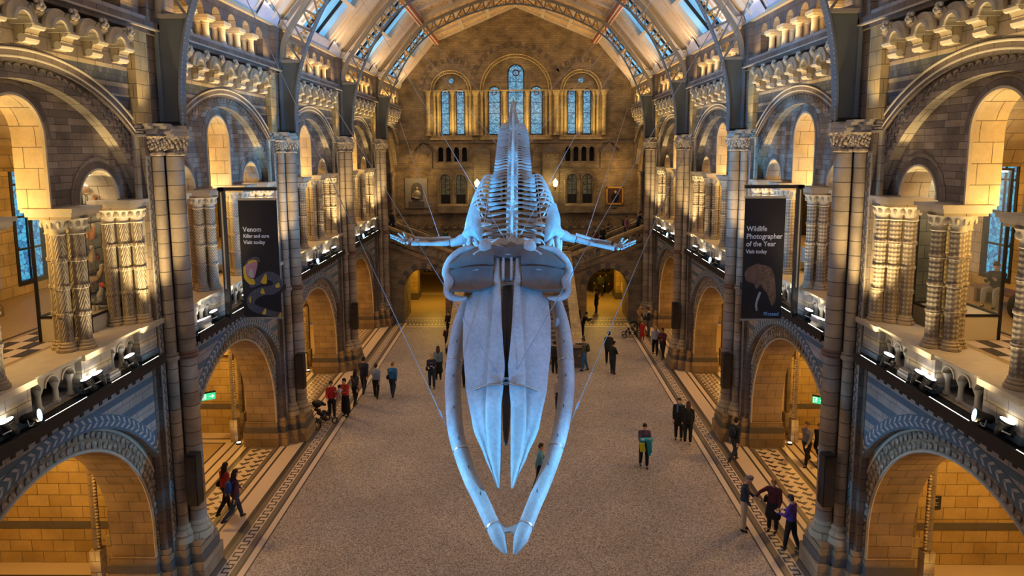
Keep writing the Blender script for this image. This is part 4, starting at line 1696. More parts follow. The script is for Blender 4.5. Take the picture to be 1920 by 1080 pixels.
for c in (-4.82, 4.82):
    for q in (-0.58, 0.58):
        mb = MB()
        mb.plate(arch_hole(c + q, 0.36, 9.0, 7.15, 12), [], EY + 0.2, EY + 0.24, sg_dark, FB)
        o = mb.build('window_%d' % k, smooth=0)
        tag(o, 'dark leaded round headed window, %s one of the pair on the %s of the end wall' % ('inner' if q * c < 0 else 'outer', SN[-1 if c < 0 else 1]), 'window', kind='structure')
        f = MB()
        f.plate(arch_hole(c + q, 0.37, 9.0, 7.12, 12), [arch_hole(c + q, 0.32, 9.0, 7.2, 12)], EY + 0.15, EY + 0.2, blackm, FB)
        f.box(c + q - 0.34, c + q + 0.34, EY + 0.13, EY + 0.22, 7.15, 7.85, blackm)
        f.box(c + q - 0.02, c + q + 0.02, EY + 0.15, EY + 0.2, 7.15, 9.3, blackm)
        for z in (8.2, 8.6, 9.0):
            f.box(c + q - 0.34, c + q + 0.34, EY + 0.15, EY + 0.2, z - 0.015, z + 0.015, blackm)
        f.build('window_frame', o, smooth=0)
        k += 1

# ------------------------------------------------------------------ great staircase
ST_Y0, ST_Y1, LZ = 34.9, 44.0, 3.5
mb = MB()
n = 22
for i in range(n):
    y0 = ST_Y0 + (ST_Y1 - ST_Y0) * i / n
    mb.box(-3.2, 3.2, y0, ST_Y1 + 0.05, LZ * i / n, LZ * (i + 1) / n, rubble)
mb.box(-3.4, 3.4, ST_Y1, EY, LZ - 0.3, LZ, rubble)
stair = mb.build('staircase', smooth=0)
tag(stair, 'broad stone staircase climbing to the landing behind the whale skeleton', 'staircase', kind='structure')
sl = LZ / (ST_Y1 - ST_Y0)
for s in (-1, 1):
    m2 = MB()
    fr = lambda a, b, kk: (kk, a, b)
    y0, y1 = 35.4, 44.2
    a, b = sorted((s * 3.14, s * 3.52))
    zb0, zb1 = sl * (y0 - ST_Y0), sl * (y1 - ST_Y0)
    m2.plate([(y0, 0), (y1, 0), (y1, zb1 + 0.85), (y0, zb0 + 0.85)], [], a, b, buff, fr)
    a, b = sorted((s * 3.06, s * 3.60))
    m2.plate([(y0 - 0.1, zb0 + 0.85), (y1, zb1 + 0.88), (y1, zb1 + 1.06), (y0 - 0.1, zb0 + 1.02)], [], a, b, gold, fr)
    m2.build('stair_parapet', stair, smooth=0)
    m2 = MB()
    m2.box(s * 3.0 - 0.62, s * 3.0 + 0.62, 34.35, 35.5, 0, 0.25, darkst)
    m2.box(s * 3.0 - 0.52, s * 3.0 + 0.52, 34.45, 35.45, 0.25, 1.05, darkst)
    m2.box(s * 3.0 - 0.60, s * 3.0 + 0.60, 34.37, 35.5, 1.05, 1.22, buff)
    m2.build('newel_pedestal', stair, smooth=0)
    # side flights over the arches
    m2 = MB()
    k_ = (5.75 - 3.45) / 5.8
    top = lambda x: 3.45 + (abs(x) - 3.4) * k_
    outer = [(s * 9.6, 0), (s * 9.6, top(9.2)), (s * 3.4, top(3.4)), (s * 3.4, 0)]
    cxa = s * 6.0
    hole = arch_hole(cxa, 1.36, 2.15, 0.0, 22)
    poly = [(-9.6, 0), (cxa - 1.36, 0)] + arc(cxa, 2.15, 1.36, 180, 0, 24) + [(cxa + 1.36, 0)]
    if s < 0:
        poly += [(-3.4, 0), (-3.4, top(3.4)), (-9.6, top(9.2))]
    else:
        poly = [(3.4, 0), (cxa - 1.36, 0)] + arc(cxa, 2.15, 1.36, 180, 0, 24) + [(cxa + 1.36, 0), (9.6, 0), (9.6, top(9.2)), (3.4, top(3.4))]
    m2.plate(poly, [], 44.0, 46.6, endm, FB, side=endm)
    f1 = m2.build('side_flight', stair, smooth=0)
    m2 = MB()
    nv = 15
    for i in range(nv):
        ring(m2, cxa, 2.15, 1.40, 1.78, 180 * i / nv, 180 * (i + 1) / nv, 43.94, 44.01, darkst if i % 2 else endm, FB, n=3)
    m2.build('voussoir_ring', f1, smooth=0)
    m2 = MB()
    nst = 14
    for i in range(nst):
        x0 = 3.4 + 5.6 * i / nst
        a, b = sorted((s * x0, s * 9.6))
        m2.box(a, b, 44.25, 46.4, top(x0) - 0.05, top(x0) + 0.13, rubble)
        a, b = sorted((s * x0, s * (x0 + 0.4)))
        m2.box(a, b, 43.9, 44.0, top(x0) - 0.28, top(x0) - 0.02, endm)
    m2.build('steps', f1, smooth=0)
    # pierced sloping balustrade, front and back
    for yy, nm in ((44.0, 'front'), (46.45, 'rear')):
        m2 = MB()
        shear = lambda a, b, kk: (s * a, kk, b + top(a))
        un = 0.46
        hs = []
        for i in range(11):
            hs.append(arch_hole(3.75 + un * (i + 0.5), 0.14, 0.48, 0.12, 8))
        m2.plate([(3.4, 0), (8.9, 0), (8.9, 0.78), (3.4, 0.78)], hs, yy, yy + 0.22, endm, shear)
        m2.plate([(3.3, 0.78), (8.9, 0.78), (8.9, 0.95), (3.3, 0.95)], [], yy - 0.08, yy + 0.30, gold, shear)
        a, b = sorted((s * 2.75, s * 3.5))
        m2.box(a, b, yy - 0.12, yy + 0.36, LZ, LZ + 0.95, endm)
        m2.box(a - 0.06, b + 0.06, yy - 0.18, yy + 0.42, LZ + 0.95, LZ + 1.12, gold)
        m2.build('sloping_balustrade', f1, smooth=0)
# upper landing and passage behind the arches
mb = MB()
for s in (-1, 1):
    a, b = sorted((s * 8.6, s * 15.0))
    mb.box(a, b, 44.0, EY, 5.7, 5.95, mtan)
    a, b = sorted((s * 3.4, s * 8.6))
    mb.box(a, b, 46.6, EY + 0.4, 3.3, 3.7, endm)
mb.box(-9.4, 9.4, 61.0, 61.4, 0, 6, ochre)
mb.box(-9.4, 9.4, EY, 61.4, 3.7, 3.95, ochre)
for s in (-1, 1):
    a, b = sorted((s * 9.2, s * 9.5))
    mb.box(a, b, 44.0, 61.4, 0, 5.7, ochre)
    a, b = sorted((s * 3.3, s * 3.5))
    mb.box(a, b, 46.6, 61.4, 0, 3.4, ochre)
    a, b = sorted((s * 7.5, s * 9.2))
    mb.box(a, b, 50.6, 52.0, 0, 3.4, ochre)
    mb.box(a - 0.08, b + 0.08, 50.5, 52.1, 0, 0.5, darkst)
    mb.quad((a, 52.2, 0.003), (a - s * 4, 52.2, 0.003), (a - s * 4, 53.2, 0.003), (a, 53.2, 0.003), mcream)
o = mb.build('wall_passage', smooth=0)
tag(o, 'amber lit passage beyond the arches under the stairs', 'wall', kind='structure')
# side walls of the stair bay, plain below and with a tall shadowy arch above
for s in (-1, 1):
    mb = MB()
    mb.plate([(43.4, 5.8), (45.2, 5.8)] + arc(47.65, 9.6, 2.45, 180, 0, 24) + [(50.1, 5.8), (52.4, 5.8), (52.4, 14.3), (43.4, 14.3)], [], 9.2, 9.7, endm, lambda a, b, kk: (s * kk, a, b))
    mb.box(*sorted((s * 8.9, s * 9.7)), 43.4, 44.2, 0, 6.0, endm)
    o = mb.build('wall_' + SN[s], smooth=0)
    tag(o, 'dim stone wall with a tall arch beside the %s stair flight' % SN[s], 'wall', kind='structure')
    m2 = MB()
    for y in (45.0, 45.45, 49.85, 50.3):
        m2.lathe((s * 9.12, y, 6.0), [(0.2, 0), (0.2, 0.2), (0.13, 0.35), (0.13, 3.2), (0.24, 3.5), (0.24, 3.6)], endm, 12)
    m2.build('arch_shafts', o)
# ------------------------------------------------------------------ blue whale skeleton
WL0 = Vector((0.05, 17.2, 8.6))
whale = empty('whale_skeleton', WL0)
tag(whale, 'huge pale blue lit whale skeleton diving from the roof, jaws towards the viewer', 'whale skeleton')


def wpart(mb, name, parent=None, smooth=50):
    o = mb.build(name, parent or whale, smooth=smooth)
    if parent is None:
        o.location = -WL0
    return o


KO = Vector((0.0, 17.2, 8.62))
KX, KF, KU = Vector((1, 0, 0)), Vector((0, -0.66, -0.751)).normalized(), Vector((0, -0.751, 0.66)).normalized()
SK = lambda u, v, h=0.0: KO + KX * u + KF * v + KU * h


def lerp(tab, v):
    if v <= tab[0][0]:
        return tab[0][1]
    for (a, p), (b, q) in zip(tab, tab[1:]):
        if v <= b:
            t = (v - a) / (b - a)
            t = t * t * (3 - 2 * t) * 0.35 + t * 0.65
            return p + (q - p) * t
    return tab[-1][1]


def shell(mb, rows, th, m, dirv):
    """curved bone plate: rows of points, thickened along -dirv"""
    R, N = len(rows), len(rows[0])
    vs = [p for r in rows for p in r] + [Vector(p) - dirv * th for r in rows for p in r]
    fs = []
    o = R * N
    for i in range(R - 1):
        for j in range(N - 1):
            a = i * N + j
            fs.append((a, a + 1, a + N + 1, a + N))
            fs.append((o + a, o + a + N, o + a + N + 1, o + a + 1))
    for i in range(R - 1):
        for j in (0, N - 1):
            a = i * N + j
            fs.append((a, a + N, o + a + N, o + a))
    for j in range(N - 1):
        for i in (0, R - 1):
            a = i * N + j
            fs.append((a, o + a, o + a + 1, a + 1))
    mb.add(vs, fs, m)


OUTER = [(0.95, 0.80), (1.25, 1.02), (1.84, 1.06), (2.4, 1.05), (3.46, 0.935), (4.44, 0.73), (5.13, 0.44), (5.5, 0.27), (5.76, 0.15)]
BND = [(0.2, 0.34), (1.26, 0.33), (2.4, 0.385), (3.2, 0.42), (4.0, 0.45), (4.44, 0.44), (5.0, 0.37), (5.35, 0.28), (5.76, 0.15)]
INNER = [(0.1, 0.17), (1.04, 0.165), (1.8, 0.13), (2.4, 0.09), (3.07, 0.035), (3.6, 0.07), (3.96, 0.105), (5.13, 0.105), (5.76, 0.115)]
for s in (-1, 1):
    mb = MB()
    rows = []
    for i in range(34):
        v = 0.95 + (5.74 - 0.95) * i / 33
        a, b = lerp(BND, v), max(lerp(OUTER, v), lerp(BND, v) + 0.01)
        row = []
        for j in range(10):
            t = j / 9
            row.append(SK(s * (a + (b - a) * t), v, 0.06 - 0.34 * (b - a) * t ** 1.6 + 0.03 * sin(v * 3 + j)*(0.3)))
        rows.append(row)
    shell(mb, rows, 0.05, bone, KU)
    mx = wpart(mb, 'maxilla')
    mb = MB()
    rows = []
    for i in range(40):
        v = 0.12 + (5.76 - 0.12) * i / 39
        a, b = lerp(INNER, v), lerp(BND, v) + 0.005
        b = max(b, a + 0.03)
        rows.append([SK(s * a, v, -0.22), SK(s * a, v, 0.06), SK(s * (a + 0.03), v, 0.10)] + [SK(s * (a + (b - a) * t), v, 0.11 + 0.035 * sin(pi * t)) for t in (0.3, 0.5, 0.7, 0.9)] + [SK(s * b, v, 0.075), SK(s * b, v, 0.0)])
    shell(mb, rows, 0.015, bone, KU)
    wpart(mb, 'premaxilla')
    # frontal shelf over the eye
    mb = MB()
    rows = []
    for i in range(12):
        t = i / 11
        row = []
        for j in range(14):
            q = j / 13
            u = 0.36 + (1.42 - 0.36) * q
            v0 = 0.52 - 0.06 * sin(pi * q) + 0.02 * q
            v1 = 1.05 + 0.14 * sin(pi * q * 0.9) * (1 - q) + 0.05 * q
            row.append(SK(s * u, v0 + (v1 - v0) * t, 0.20 - 0.16 * q + 0.10 * (2 * t - 1) ** 2 - 0.10 * sin(pi * t)))
        rows.append(row)
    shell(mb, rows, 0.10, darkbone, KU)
    fr = wpart(mb, 'frontal_bone')
    mb = MB()
    pts = interp([tuple(SK(s * u, v, h)) for u, v, h in ((0.78, -0.10, 0.22), (1.15, -0.04, 0.16), (1.42, 0.2, 0.08), (1.53, 0.5, 0.0), (1.46, 0.72, -0.02), (1.47, 0.95, -0.02), (1.44, 1.14, -0.04), (1.22, 1.24, -0.04), (0.98, 1.20, -0.06))], 26)
    mb.sweep(pts, [0.012 + 0.075 * abs(sin(pi * i / 26)) ** 0.6 for i in range(27)], [0.015 + 0.11 * abs(sin(pi * i / 26)) ** 0.6 for i in range(27)], bone, 10)
    wpart(mb, 'zygomatic_arch')
    mb = MB()
    rows = []
    for i in range(10):
        t = i / 9
        row = []
        for j in range(12):
            q = j / 11
            u = 0.34 + (1.44 - 0.34) * q
            v0 = 0.06 - 0.20 * sin(pi * min(1, q * 1.1)) + 0.20 * q * q
            v1 = 0.46 - 0.05 * (1 - q) + 0.02 * q
            row.append(SK(s * u, v0 + (v1 - v0) * t, 0.34 - 0.26 * q + 0.12 * sin(pi * t) - 0.10 * t))
        rows.append(row)
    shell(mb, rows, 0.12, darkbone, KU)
    wpart(mb, 'squamosal_bone')
    mb = MB()
    mb.ball(tuple(SK(s * 0.56, -0.05, 0.30)), (0.17, 0.17, 0.19), bone, 14, 10)
    mb.sweep([tuple(SK(s * 0.62, 0.0, 0.25)), tuple(SK(s * 0.85, 0.12, 0.22)), tuple(SK(s * 1.0, 0.22, 0.15))], [0.12, 0.10, 0.04], [0.08, 0.06, 0.03], bone, 8)
    wpart(mb, 'occipital_condyle')
    mb = MB()
    mb.sweep([tuple(SK(s * 0.42, 0.48, 0.16)), tuple(SK(s * 0.75, 0.50, 0.13)), tuple(SK(s * 1.1, 0.54, 0.07))], [0.05, 0.07, 0.02], [0.03, 0.05, 0.02], bone, 8)
    wpart(mb, 'jugal_bone')
mb = MB()
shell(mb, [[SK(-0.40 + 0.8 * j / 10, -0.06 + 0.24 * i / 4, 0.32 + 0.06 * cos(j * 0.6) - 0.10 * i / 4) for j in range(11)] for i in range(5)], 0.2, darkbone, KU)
wpart(mb, 'occipital_shield')
mb = MB()
for s in (-1, 1):
    mb.obox(SK(s * 0.10, 0.42, 0.12), KX, KF, KU, 0.03, 0.36, 0.05, bone)
mb.obox(SK(0, 0.09, 0.15), KX, KF, KU, 0.15, 0.03, 0.05, bone)
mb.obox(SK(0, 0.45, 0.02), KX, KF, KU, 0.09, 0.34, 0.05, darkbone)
wpart(mb, 'nasal_bones', smooth=0)
mb = MB()
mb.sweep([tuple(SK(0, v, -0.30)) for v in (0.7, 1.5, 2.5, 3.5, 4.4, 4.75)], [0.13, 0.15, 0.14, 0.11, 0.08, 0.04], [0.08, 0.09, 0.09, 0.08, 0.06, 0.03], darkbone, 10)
wpart(mb, 'vomer')
mb = MB()
mb.sweep([tuple(SK(0, v, -0.12)) for v in (0.85, 2.2, 3.4)], 0.022, 0.022, dgrey, 8)
mb.bar(SK(-0.16, 0.86, -0.05), SK(0.16, 0.82, -0.05), 0.035, 0.03, steel)
wpart(mb, 'steel_spine_rod', smooth=0)
# steel yoke carrying the beak
mb = MB()
pts = interp([tuple(SK(u, v, h)) for u, v, h in ((-0.72, 3.60, 0.02), (-0.45, 3.55, 0.16), (-0.15, 3.56, 0.20), (0, 3.52, 0.24), (0.15, 3.56, 0.20), (0.45, 3.58, 0.16), (0.70, 3.63, 0.02))], 24)
mb.sweep(pts, 0.028, 0.02, steel, 8)
mb.lathe(tuple(SK(0, 3.50, 0.26)), [(0.05, -0.03), (0.085, -0.03), (0.085, 0.03), (0.05, 0.03), (0.05, -0.03)], steel, 14, axis='y', cap=False)
wpart(mb, 'steel_yoke')

MAND = {-1: [(-1.02, 17.0, 7.45), (-1.2, 16.51, 6.85), (-1.28, 15.72, 6.0), (-1.23, 15.13, 5.44), (-1.10, 14.54, 4.92), (-0.78, 13.82, 4.40), (-0.46, 13.23, 4.06), (-0.19, 12.68, 3.80), (0.035, 12.22, 3.60)],
        1: [(1.23, 17.0, 7.45), (1.37, 16.51, 6.85), (1.41, 15.71, 6.0), (1.34, 15.12, 5.44), (1.14, 14.41, 4.88), (0.83, 13.68, 4.38), (0.58, 13.14, 4.07), (0.36, 12.6, 3.80), (0.19, 12.2, 3.60)]}
for s in (-1, 1):
    p = interp([tuple(a) for a in MAND[s]], 60)
    N = 61
    rx = [0.20 * (0.75 + 0.25 * min(1, i / 8)) * (1 - 0.30 * (i / 60) ** 1.3) * (1 if i < 56 else (60.6 - i) / 4.6) for i in range(N)]
    ry = [0.235 * (0.7 + 0.3 * min(1, i / 8)) * (1 - 0.38 * (i / 60) ** 1.3) * (1 if i < 56 else (60.6 - i) / 4.6) for i in range(N)]
    mb = MB()
    mb.sweep(p, rx, ry, bone, 18)
    cx_ = p[6]
    mb.ball((cx_[0] - s * 0.14, cx_[1], cx_[2] + 0.1), (0.10, 0.10, 0.20), bone, 8, 6)
    md = wpart(mb, 'mandible')
    for k in (13, 33, 53):
        m2 = MB()
        d = (Vector(p[k + 1]) - Vector(p[k - 1])).normalized()
        c = Vector(p[k])
        m2.sweep([c - d * 0.018, c + d * 0.018], [rx[k] + 0.014] * 2, [ry[k] + 0.014] * 2, steel, 18)
        o = m2.build('steel_clamp', md)
    for k in range(10, 50, 7):
        m2 = MB()
        c = Vector(p[k]) + Vector((s * -0.02, -0.13, 0.17))
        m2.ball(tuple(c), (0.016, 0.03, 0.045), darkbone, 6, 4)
        m2.build('nerve_pit', md)
mb = MB()
shell(mb, [[Vector((-0.20 + 0.06 * i + (0.57 - 0.12 * i) * j / 8, 12.78 - 0.13 * i - 0.05 * sin(pi * j / 8) * (1 - i), 3.93 - 0.06 * i - 0.05 * sin(pi * j / 8) * (1 - i))) for j in range(9)] for i in range(3)], 0.03, bone, Vector((0, 0, 1)))
wpart(mb, 'chin_plate')

# spine
SP = [(0.10, 17.35, 8.80), (0.10, 18.5, 8.98), (0.09, 20.0, 9.45), (0.08, 22.0, 10.09), (0.06, 25.0, 10.84), (0.04, 28.0, 11.54), (0.01, 31.0, 12.23), (-0.02, 34.0, 12.94), (-0.05, 37.0, 13.81), (-0.06, 38.2, 14.25)]
NV = 58
sp = interp(SP, NV * 4)


def vertebra(kind):
    mb = MB()
    L = 0.34
    if kind == 'cervical':
        mb.lathe((0, 0, 0), [(0.10, -0.05), (0.16, -0.045), (0.15, 0), (0.16, 0.045), (0.10, 0.05)], bone, 14, axis='y')
        for s in (-1, 1):
            mb.sweep([(s * 0.12, 0, 0.05), (s * 0.34, 0.02, 0.10), (s * 0.52, 0.03, 0.02), (s * 0.54, 0.02, -0.10)], [0.03, 0.025, 0.03, 0.02], [0.045, 0.04, 0.05, 0.03], bone, 8)
        mb.sweep([(0, 0, 0.1), (0, 0.04, 0.26)], [0.08, 0.02], [0.04, 0.02], bone, 8)
        return mb.build('vertebra', smooth=60)
    if kind == 'thoracic':
        tr, ns, w, r = 0.74, 0.40, 0.052, 0.17
    elif kind == 'lumbar':
        tr, ns, w, r = 0.66, 0.50, 0.045, 0.18
    else:
        tr, ns, w, r = 0.26, 0.44, 0.05, 0.15
    mb.lathe((0, 0, 0), [(r * 0.6, -L / 2), (r * 1.05, -L / 2 + 0.01), (r * 0.85, -L * 0.2), (r * 0.8, 0), (r * 0.85, L * 0.2), (r * 1.05, L / 2 - 0.01), (r * 0.6, L / 2)], bone, 16, axis='y')
    # neural arch and leaning spine
    mb.sweep([(0, -0.02, r * 0.7), (0, 0.0, r + 0.10), (0, 0.06, r + ns * 0.5), (0, 0.16, r + ns * 0.92), (0, 0.18, r + ns)], [0.09, 0.05, 0.032, 0.04, 0.02], [0.12, 0.11, 0.10, 0.12, 0.08], bone, 8, up=(0, 1, 0))
    for s in (-1, 1):
        mb.sweep([(s * r * 0.6, 0, 0.05), (s * (r + 0.10), 0.0, 0.05), (s * tr * 0.55, -0.01, 0.03), (s * tr * 0.88, -0.02, 0.0), (s * tr, -0.02, -0.01)],
                 [0.055, 0.03, 0.02, 0.022, 0.015], [w * 0.9, w * 0.62, w * 0.9, w * 1.2, w * 0.9], bone, 8, up=(0, 0, 1))
        mb.sweep([(s * 0.06, -0.10, r + 0.02), (s * 0.13, -0.20, r + 0.10), (s * 0.15, -0.27, r + 0.16)], [0.05, 0.04, 0.02], [0.04, 0.035, 0.02], bone, 6)
    return mb.build('vertebra', smooth=60)


protos = {}
thor = []
tail = 0
for i in range(NV):
    t = i / NV
    if i < 7:
        q = 0.045 + 0 * i
        pos_i = int((i * 0.10 / 22.0) * NV * 4 * 1.0) + i
        kind = 'cervical'
    dist = i * 0.10 if i < 7 else 0.75 + (i - 7) * 0.405
    k = min(len(sp) - 2, int(round(dist / 22.6 * (NV * 4))))
    c = Vector(sp[k])
    d = (Vector(sp[min(k + 3, len(sp) - 1)]) - Vector(sp[max(k - 3, 0)])).normalized()
    kind = 'cervical' if i < 7 else 'thoracic' if i < 22 else 'lumbar' if i < 45 else 'caudal'
    if kind in protos:
        o = protos[kind].copy()
        COL.objects.link(o)
    else:
        o = protos[kind] = vertebra(kind)
    o.parent = whale
    x = Vector((1, 0, 0))
    z = x.cross(d).normalized()
    x = d.cross(z).normalized()
    M = Matrix((x, d, z)).transposed().to_4x4()
    sc = 1.0
    if kind == 'thoracic':
        sc = 0.84 + 0.16 * min(1, (i - 7) / 4)
    if kind == 'lumbar':
        sc = 1.0 if i < 38 else 1.0 - 0.03 * (i - 38)
    if kind == 'caudal':
        sc = 1.0 - 0.65 * (i - 45) / (NV - 45)
    o.matrix_local = Matrix.Translation(c - WL0) @ M @ Matrix.Diagonal((sc, 1.0, sc, 1))
    if kind == 'thoracic':
        thor.append((c, x, d, z, sc))
# intervertebral rod
for i, (c, x, d, z, sc) in enumerate(thor):
    f = [0.52, 0.70, 0.86, 0.96, 1.0, 1.0, 1.0, 0.98, 0.95, 0.91, 0.86, 0.80, 0.72, 0.63, 0.52][i]
    g = [0.45, 0.62, 0.85, 0.98, 1.0, 1.0, 1.0, 0.98, 0.94, 0.90, 0.84, 0.76, 0.66, 0.55, 0.42][i]
    for s in (-1, 1):
        mb = MB()
        xs = 0.52 if i < 4 else 0.66
        ctl = [(xs * 0.95, 0.0, 0.0), (xs + 0.30 * f, 0.03, 0.07), (xs + 0.58 * f, 0.04, -0.12), (xs + 0.74 * f, 0.02, -0.50), (xs + 0.76 * f, -0.03, -0.95), (xs + 0.66 * f, -0.10, -1.40), (xs + 0.46 * f, -0.18, -1.78)]
        ctl = [(a, b, e * g) for a, b, e in ctl]
        pts = interp([tuple(c + x * (s * a) + d * b + z * e) for a, b, e in ctl], 26)
        n_ = 27
        mb.sweep(pts, [0.024 + 0.010 * sin(pi * min(1, j / 20)) for j in range(n_)], [(0.042 + 0.022 * sin(pi * j / 26)) * (1 if j < 23 else (27 - j) / 4) * (0.55 + 0.45 * min(1, j / 5)) for j in range(n_)], bone, 8, up=tuple(d))
        wpart(mb, 'rib')
# breast end pieces near the neck: short cervical ribs
for s in (-1, 1):
    mb = MB()
    for (u, y, zz) in ((0.78, 18.0, 9.30), (0.74, 17.9, 9.08), (0.66, 17.8, 8.88)):
        mb.sweep([(0.14 + s * (u - 0.18), y, zz + 0.03), (0.14 + s * u, y - 0.05, zz), (0.14 + s * (u + 0.06), y - 0.05, zz - 0.03)], [0.03, 0.06, 0.02], [0.03, 0.045, 0.02], bone, 8)
    wpart(mb, 'cervical_processes')
    mb = MB()
    mb.sweep([(0.1 + s * 0.16, 17.35, 8.70), (0.1 + s * 0.36, 17.32, 8.78), (0.1 + s * 0.56, 17.36, 8.72)], [0.10, 0.13, 0.06], [0.10, 0.12, 0.06], bone, 10)
    wpart(mb, 'atlas_wing')
    # steel hanger rods of the rib cage
    mb = MB()
    mb.sweep([(0.1 + s * 0.86, 19.6, 8.9), (0.1 + s * 0.78, 23.5, 10.4)], 0.012, 0.012, steel, 6)
    wpart(mb, 'rib_support_rod')

# shoulder blades
SC = [(-1.01, 9.84), (-0.91, 9.82), (-0.80, 9.68), (-0.73, 9.42), (-0.69, 9.07), (-0.69, 8.74), (-0.76, 8.80), (-0.90, 8.92), (-1.08, 8.90), (-1.25, 9.01), (-1.20, 9.12), (-1.13, 9.24), (-1.12, 9.48)]
sc_ = interp(SC + [SC[0]], 52)[:-1]
for s in (-1, 1):
    mb = MB()
    fx = (lambda x: x) if s < 0 else (lambda x: 0.28 - x)
    cx0, cz0 = -0.95, 9.25
    vs, fs = [], []
    R = 6
    for r in range(R + 1):
        t = 1 - r / R
        for (x, z) in sc_:
            X_, Z_ = cx0 + (x - cx0) * t, cz0 + (z - cz0) * t
            bul = 0.05 + 0.16 * (1 - t * t) * 0.6
            vs.append((fx(X_), 18.28 - bul - (X_ - cx0) * 0.35 + 0.10 * sin(Z_ * 4), Z_))
    n_ = len(sc_)
    for r in range(R + 1):
        pass
    for r in range(R):
        for j in range(n_):
            fs.append((r * n_ + j, r * n_ + (j + 1) % n_, (r + 1) * n_ + (j + 1) % n_, (r + 1) * n_ + j))
    k0 = len(vs)
    vs += [(a, b + (0.10 if i >= n_ else 0.05), c) for i, (a, b, c) in enumerate(vs[:k0])]
    fs += [tuple(k0 + a for a in reversed(f)) for f in fs[:]]
    for j in range(n_):
        fs.append((j, k0 + j, k0 + (j + 1) % n_, (j + 1) % n_))
    mb.add(vs, fs, bone)
    mb.sweep([(fx(-1.02), 18.12, 8.95), (fx(-1.03), 18.0, 8.72), (fx(-1.00), 17.95, 8.55)], [0.08, 0.07, 0.04], [0.05, 0.05, 0.03], bone, 8)
    mb.sweep([(fx(-0.86), 18.15, 8.95), (fx(-0.80), 18.02, 8.75), (fx(-0.70), 17.95, 8.62)], [0.09, 0.07, 0.05], [0.05, 0.05, 0.04], bone, 8)
    wpart(mb, 'scapula')

# flippers
def flipper(s):
    fx = (lambda x: x) if s < 0 else (lambda x: 0.24 - x)
    dz = (lambda x: 0.0) if s < 0 else (lambda x: 0.10 - 0.28 * max(0, min(1, (-x - 1.5) / 1.2)))
    P = lambda x, y, z: (fx(x), y, z + dz(x))
    root = None
    mb = MB()
    mb.sweep([P(-1.16, 18.35, 8.93), P(-1.28, 18.35, 8.86), P(-1.42, 18.38, 8.80), P(-1.56, 18.4, 8.78)], [0.13, 0.15, 0.12, 0.13], [0.13, 0.15, 0.11, 0.12], bone, 12)
    root = wpart(mb, 'humerus')
    mb = MB()
    mb.sweep([P(-1.60, 18.36, 8.79), P(-1.72, 18.36, 8.77), P(-2.1, 18.32, 8.76), P(-2.5, 18.28, 8.78), P(-2.62, 18.27, 8.79)], [0.09, 0.095, 0.06, 0.07, 0.085], [0.08, 0.085, 0.055, 0.065, 0.075], bone, 10)
    wpart(mb, 'radius_bone')
    mb = MB()
    mb.sweep([P(-1.60, 18.52, 8.86), P(-1.75, 18.52, 8.87), P(-2.1, 18.54, 8.86), P(-2.45, 18.52, 8.88), P(-2.56, 18.52, 8.88)], [0.08, 0.07, 0.045, 0.05, 0.065], [0.08, 0.07, 0.045, 0.05, 0.06], bone, 10)
    wpart(mb, 'ulna')
    mb = MB()
    for i, (x, y, z) in enumerate(((-2.72, 18.25, 8.80), (-2.70, 18.36, 8.84), (-2.68, 18.47, 8.87), (-2.80, 18.42, 8.87))):
        mb.ball(P(x, y, z), (0.06, 0.06, 0.05), bone, 8, 6)
    wpart(mb, 'carpal_bones')
    for d, (y0, y1, z1, L, n) in enumerate(((18.24, 18.08, 8.98, 3.16, 5), (18.34, 18.22, 9.0, 3.20, 6), (18.44, 18.44, 8.98, 3.02, 5), (18.52, 18.62, 8.95, 2.90, 4))):
        mb = MB()
        for k in range(n):
            t0, t1 = k / n, (k + 0.86) / n
            a = [-2.80 - (L - 2.80) * t for t in (t0, (t0 + t1) / 2, t1)]
            pts = [P(a[j], y0 + (y1 - y0) * t, 8.80 + 0.03 * d + (z1 - 8.80) * t ** 1.7 + 0.04 * sin(pi * t)) for j, t in enumerate((t0, (t0 + t1) / 2, t1))]
            r = 0.048 * (1 - 0.5 * t0)
            mb.sweep(pts, [r, r * 0.7, r * 0.95], [r, r * 0.7, r * 0.95], bone, 8)
        wpart(mb, 'digit')


flipper(-1)
flipper(1)

# suspension cables
CAB = [('left jawbone', (-1.33, 14.6, 5.14), (-5.5, 15.04, 14.49), 1.30), ('right jawbone', (1.46, 14.6, 5.31), (5.5, 16.0, 14.61), 1.30),
       ('steel yoke on the beak, left of two', (-0.05, 14.92, 6.02), (-5.5, 16.43, 14.78), 1.27), ('steel yoke on the beak, right of two', (0.05, 14.92, 6.02), (5.5, 17.55, 14.93), 1.26),
       ('back of the neck, from the left roof', (-0.06, 17.9, 8.9), (-5.5, 27.02, 16.59), 1.15), ('back of the neck, from the right roof', (0.24, 17.9, 8.9), (5.5, 29.13, 16.92), 1.13),
       ('left flipper', (-1.87, 18.5, 8.86), (-8.3, 47.89, 14.05), 1.0), ('right flipper', (2.1, 18.5, 8.86), (8.3, 51.31, 14.34), 0.99),
       ('tail, from the left roof', (-0.25, 32, 12.55), (-5.5, 48.08, 18.45), 1.0), ('tail, from the right roof', (0.25, 32, 12.55), (5.5, 48.6, 18.45), 1.0),
       ('middle of the back, from the left roof', (-0.2, 26, 11.05), (-5.5, 35.66, 17.22), 1.12), ('middle of the back, from the right roof', (0.3, 26, 11.05), (5.5, 36.4, 17.3), 1.12)]
